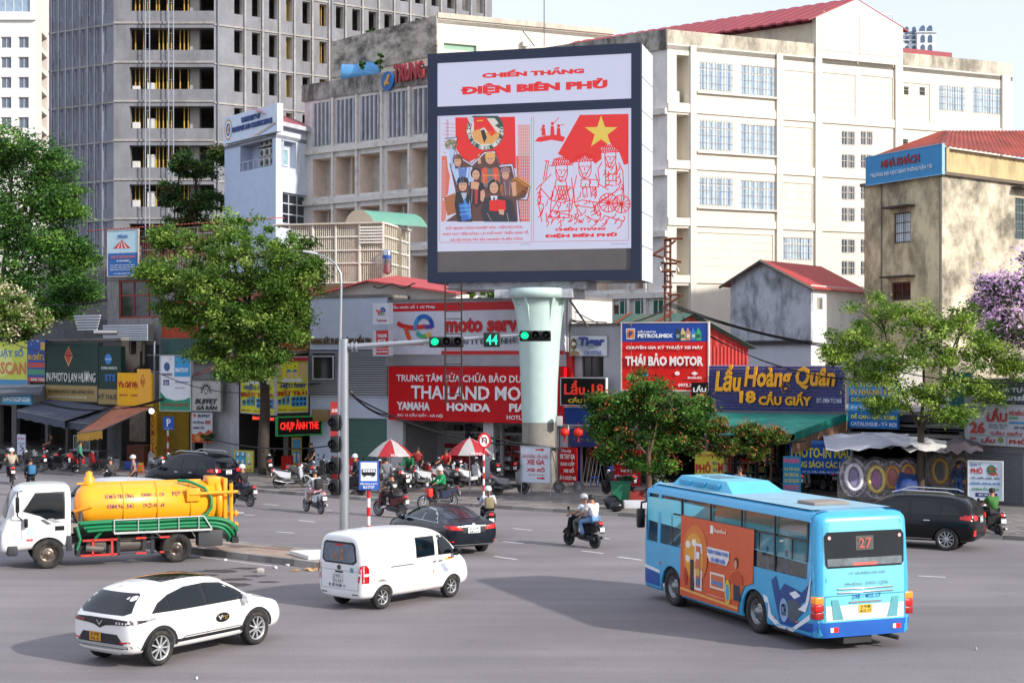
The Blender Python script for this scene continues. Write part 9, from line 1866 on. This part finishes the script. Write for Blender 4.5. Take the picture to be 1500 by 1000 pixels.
def person(label,pos,yaw,pose,shirt,trousers,helmet=None,hair='1a1412',slv=0,short=0,bag=None,group=None,stripe=None):
 o=E('person',pos,label,'person',group,rz=yaw);p=POSE[pose]
 def mk(nm,me,col,rough=.75):me=me.copy();me.materials.clear();me.materials.append(M(col,rough,var=.12,scale=5));me.name=nm;return link(nm,me,o)
 mk('body',figure(pose,'body'),SK,.6);mk('shirt',figure(pose,'shirt',slv),shirt);mk('trousers',figure(pose,'trousers',short),trousers)
 b=MB()
 for s_ in(-1,1):
  an,to=Vector(p['an']),Vector(p['to']);f=Vector((s_*.22,0,0))if pose=='walk' else Vector((0,0,0));an=Vector((an.x,an.y*s_,an.z-.02))+f;to=Vector((to.x,to.y*s_,to.z))+f;b.tube([an-(to-an)*.25,an.lerp(to,.4),to+(to-an)*.25],[.045,.055,.035],8)
 b.build('shoes',M('d0d0d0' if stripe else '2a2624',.6),o,local=True)
 b=MB()
 for s_ in(-1,1):
  ha,wr=Vector(p['ha']),Vector(p['wr']);d=(ha-wr).normalized();f=Vector((-s_*.16,0,0))if pose=='walk' else Vector((0,0,0));ha=Vector((ha.x,ha.y*s_,ha.z))+f;d.y*=s_
  for k in range(4):q=ha+Vector((0,(k-1.5)*.019,0));b.tube([q,q+d*(.055+.008*(k in(1,2))),q+d*.07+Vector((0,0,-.03)),q+d*.045+Vector((0,0,-.05))],[.01,.0095,.009,.008],5)
  b.tube([ha+Vector((0,-s_*.03,0)),ha+d*.03+Vector((0,-s_*.055,-.02)),ha+d*.05+Vector((0,-s_*.04,-.04))],[.012,.011,.009],5)
 b.build('fingers',M(SK,.6),o,local=True)
 h=(Vector(p['hd'])+Vector(p['ht']))/2;h.z+=.0;b=MB()
 for s_ in(-1,1):b.ball(h+Vector((.085,s_*.033,.0)),.011,1,5);b.ball(h+Vector((.0,s_*.092,-.01)),.022,0,5,rz=.03,ry=.012)
 b.tube([h+Vector((.088,0,.0)),h+Vector((.108,0,-.035)),h+Vector((.088,0,-.04))],[.009,.014,.008],6);b.box(h.x+.08,-.024,h.z-.066,h.x+.092,.024,h.z-.056,2);b.build('face',[M(SK,.6),M('120c0a',.3),M('8a3c34',.6)],o,local=True)
 if helmet:b=MB();b.lathe([(.128,-.03),(.135,.02),(.125,.07),(.09,.115),(.045,.138),(.001,.142)],Matrix.Translation(h+Vector((-.012,0,.02))),14);b.tube([h+Vector((.11,-.05,.03)),h+Vector((.15,0,.03)),h+Vector((.11,.05,.03))],.012,5);b.build('helmet',M(helmet,.25,var=.05,coat=.5),o,local=True)
 else:b=MB();b.lathe([(.1,-.06),(.108,.0),(.1,.05),(.07,.09),(.001,.105)],Matrix.Translation(h+Vector((-.018,0,.01))),12);b.build('hair',M(hair,.6),o,local=True)
 if helmet and stripe=='tail':b=MB();b.tube([h+Vector((-.1,0,-.02)),h+Vector((-.14,0,-.15)),h+Vector((-.15,0,-.34))],[.03,.035,.01],7);b.build('hair',M(hair,.6),o,local=True)
 if bag:c=Vector(p['ch']);b=MB();b.box(c.x-.36,-.15,c.z-.28,c.x-.14,.15,c.z+.12,c=.05);b.build('backpack',M(bag,.7,var=.15,scale=6),o,local=True)
 if stripe and stripe[0]!='t':c=Vector(p['ch']);b=MB();b.lathe([(.168,-.07),(.172,0),(.168,.06)],Matrix.Translation(c+Vector((0,0,-.04)))@Matrix.Diagonal((.93,1.0,1,1)),16);b.build('stripe',M(stripe,.7),o,local=True)
 return o
def onroad(f,r,z=0):
 a,c=G(*f,z),G(*r,z);d=a-c;return(a+c)/2,math.atan2(d.y,d.x)
RG='motorbikes riding through the junction'
def pair(f,r,blab,col,kind,plab,z=0,**k):
 pos,yaw=onroad(f,r,z);bike(blab,pos,yaw,col,kind,RG);pl=k.pop('pil',None);person(plab,pos,yaw,'ride',**k)
 if pl:person(pl.pop('label'),pos,yaw,'pillion',**pl)
 return pos,yaw
pair((338,739),(367,742),'black motorbike leaving along the kerb past the round-crowned tree','17181a',0,'rider in black with a white helmet beside the tanker truck',shirt='15161a',trousers='2a3040',helmet='d8d8da',slv=1)
pair((446,748),(473,753),'white step-through motorbike left of the traffic mast','c8ccd0',0,'rider with a big black backpack and pink skirt on the white motorbike',shirt='b8babc',trousers='c89aa0',helmet='2a2c30',slv=1,bag='1c1e22',short=1)
pair((556,755),(586,758),'dark red motorbike right of the bus stop sign','5c1a1c',0,'rider in a black shirt with a pale chest band on the dark red motorbike',shirt='15161a',trousers='17181c',helmet='1c1e22',stripe='b8b8ba')
pos,yaw=pair((621,746),(661,744),'dark blue motorbike with a red bag at its leg shield','1c2440',0,'delivery rider in a bright green jacket and white helmet',shirt='0f8a50',trousers='141a1c',helmet='dcdcdc',slv=1)
b=MB();b.box(.28,-.2,.5,.5,.2,.86,c=.06,T=Matrix.Translation(pos)@Matrix.Rotation(yaw,4,'Z'));tag(b.build('red_bag',M('d0301c',.6,var=.15)),'red delivery bag hanging in front of the green-jacketed rider','bag')
pair((704,776),(725,793),'black scooter beside the black sedan','141416',1,'rider in a white shirt with a tan backpack and silver helmet',shirt='c4c8dc',trousers='16181c',helmet='c8cace',slv=1,bag='8a7c5c',stripe='tail')
pair((831,797),(874,803),'black scooter carrying two riders before the bus','101113',1,'front rider with a silver helmet on the two-up scooter',shirt='c8ccd4',trousers='5a5c60',helmet='a8aab0',pil=dict(label='bareheaded pillion passenger in a white T-shirt and light jeans',shirt='dcdcdc',trousers='5f86b0',stripe='x' if 0 else None))
pair((10,702),(24,714),'red motorbike riding away at the left edge of the road','8a1c1c',0,'rider in a beige and red jacket with a white helmet at the left edge',shirt='a89a88',trousers='202228',helmet='dde2e8',slv=1)
pair((1437,782),(1465,789),'black scooter stopped behind the black SUV','0e0e10',1,'man in a bright green shirt sitting on the black scooter at the right edge',shirt='2f6a24',trousers='1c1e20')
pair((150,722),(172,728),'dark motorbike hidden behind the tanker truck','1c1e22',0,'rider with a dark helmet visible over the orange tank',shirt='3a3638',trousers='1c1c20',helmet='2c2e34')
# parked motorbikes
PK=[(8,686,80,'1c1e22',0,'dark motorbike parked at the left edge of the pavement'),(30,688,60,'2c2e34',0,'grey-black motorbike right of the white leaning board'),(48,690,150,'24262a',0,'first dark motorbike under the long grey awning'),(62,688,165,'8a8c92',0,'silver motorbike under the long grey awning'),(80,689,160,'1c1c1e',0,'black motorbike with bright hubs under the long grey awning'),(95,686,130,'1a1c20',1,'black scooter with a red box near the shorter awning'),(126,691,50,'a82424',0,'red motorbike hung with shopping bags by the food stall'),
      (70,676,100,'3a3c40',0,'motorbike in the second row under the long awning'),(228,692,130,'8a8e96',0,'silver motorbike nosing out beside the parking sign'),(256,694,140,'3a3e48',0,'dark motorbike behind the navy SUV'),(397,697,100,'101114',1,'black scooter standing in the photo studio doorway'),(428,714,20,'b8bac0',0,'white motorbike with brown seat at the photo studio kerb'),(447,708,35,'34383e',1,'white-fronted grey scooter beside the photo studio'),(463,704,40,'16181c',0,'dark motorbike behind the white-fronted scooter'),(476,708,60,'1c2024',0,'dark motorbike left of the red SỬA XE board'),
      (512,724,150,'141518',1,'black scooter beside the woman in a white helmet'),(540,712,80,'1c1e24',0,'dark motorbike behind the bus stop sign'),(585,722,120,'0f1012',1,'big black scooter between the umbrellas'),(604,716,60,'b0b4ba',0,'silver-white motorbike right of the big black scooter'),(618,712,40,'8a2024',0,'red motorbike among the silver ones before the moto shop'),(633,714,30,'c0c2c6',1,'cream scooter below the red-shirted man'),(652,710,20,'9a9ca2',0,'grey motorbike under the red-shirted man'),(672,712,40,'5c6068',0,'grey motorbike under the right umbrella'),(690,712,50,'c8cacc',1,'white scooter with a raised screen near the no-U-turn sign'),(727,704,100,'1a1c20',1,'dark scooter inside the moto shop bay'),(748,724,25,'8c8e94',0,'silver motorbike left of the white XE GA board'),(700,702,90,'24262a',0,'black motorbike behind the no-U-turn sign'),(640,702,70,'3c2426',0,'maroon motorbike at the back of the moto shop'),
      (560,706,100,'5a1c20',0,'dark red motorbike behind the grey-clothed pedestrian'),(1136,712,120,'1c1e20',0,'dark motorbike left of the leaning blue board'),(1180,722,70,'b8b4ac',1,'cream and red scooter right of the leaning blue board'),(1196,716,110,'17181c',0,'black motorbike before the blue PHOTO-IN board'),(1212,718,100,'1c1d22',0,'black motorbike next to the leftmost wreath'),(905,724,140,'17191c',1,'dark scooter half hidden beside the green bin'),(770,702,60,'2a2c30',0,'motorbike on the workshop floor beside the column'),(664,698,120,'1c1c1e',0,'black motorbike inside the left workshop bay')]
for px,py,yw,col,kd,lab in PK:bike(lab,G(px,py,SW),R(yw),col,kd,'motorbikes parked on the pavement',lean=-4)
p_=lambda x,y:G(x,y,SW)
PE=[('woman in black with a white helmet and mask standing by her scooter',p_(521,722),200,'stand','17181c','141518','d8d8dc',1),('pedestrian in a long grey coat beside the left umbrella',p_(566,727),95,'walk','6c6e74','5c5e64',None,1),('person in a green vest seated on a motorbike between the umbrellas',p_(597,716),250,'ride','12603c','1c1e22',None,1),('man in a red shirt sitting on a motorbike by the right umbrella',p_(652,710),250,'ride','b8242c','2a2c34',None,0),
      ('person in a green shirt loading bags onto the red motorbike',p_(117,693),20,'stand','3a8068','1c2028',None,1),('pedestrian with a blue backpack near the left edge of the road',G(45,727),120,'walk','1c2430','1a1c20',None,1),('person with a silver helmet standing behind the orange tank',p_(196,724),200,'stand','8a7068','3a3c44','c0c2c8',0),('man in dark clothes by the door of the photo studio',p_(456,697),220,'stand','1c1d20','1c1e22',None,0),
      ('person standing in the dark restaurant front behind the bus',p_(1084,748),240,'stand','8a7c88','2c3040',None,0),('man in blue jeans beside the white PHỞ board',p_(1404,734),250,'stand','2c3a5c','3a5c8a',None,1),('mechanic in red kneeling height behind the motorbikes of the moto shop',p_(612,706),270,'stand','8a1c20','1c1c20',None,0),('person seated at a motorbike under the long grey awning',p_(72,678),200,'ride','2a2426','1c1c20',None,0)]
for lab,pos,yw,pose,a,c,hm,sl in PE:person(lab,pos,R(yw),pose,a,c,helmet=hm,slv=sl,bag='2a6a94' if 'blue backpack' in lab else None)
# bicycle by the red board
o=E('bicycle',G(833,722,SW),'small bicycle leaning by the red XE TAY GA board','bicycle',rz=R(165))
for x in(-.45,.45):wheel(o,x,.0001,.27,.03,'9a9ca0',16,.93)
part('bicycle_frame',lambda:tubes(([(-.45,0,.27),(-.1,0,.3),(.3,0,.62),(-.15,0,.66),(-.1,0,.3)],.015),([(-.45,0,.27),(-.15,0,.66),(-.17,0,.78)],.013),([(.45,0,.27),(.3,0,.62),(.28,0,.85)],.015),([(.26,-.22,.88),(.28,0,.85),(.26,.22,.88)],.012)),M('1c1c20',.4),o);part('saddle',lambda:pbox([(-.05,.78),(-.28,.79),(-.28,.83),(-.05,.81)],.05),BLK,o)

for i,(px,py,col,lab)in enumerate([(300,697,'b82a24','red plastic stool by the grey plaster house'),(312,700,'2a5ab0','blue plastic stool by the grey plaster house'),(206,694,'b82a24','red plastic stool beside the food stall'),(486,716,'d8d8d8','white plastic stool under the red SỬA XE board'),(1232,724,'c87a3c','orange plastic stool below the wreaths'),(1262,728,'d0d0d0','white plastic stool below the yellow and pink wreath'),(1288,730,'b8a070','tan plastic stool below the orange wreath'),(870,712,'2a5ab0','blue plastic stool at the lantern doorway')]):stool(lab,px,py,col)
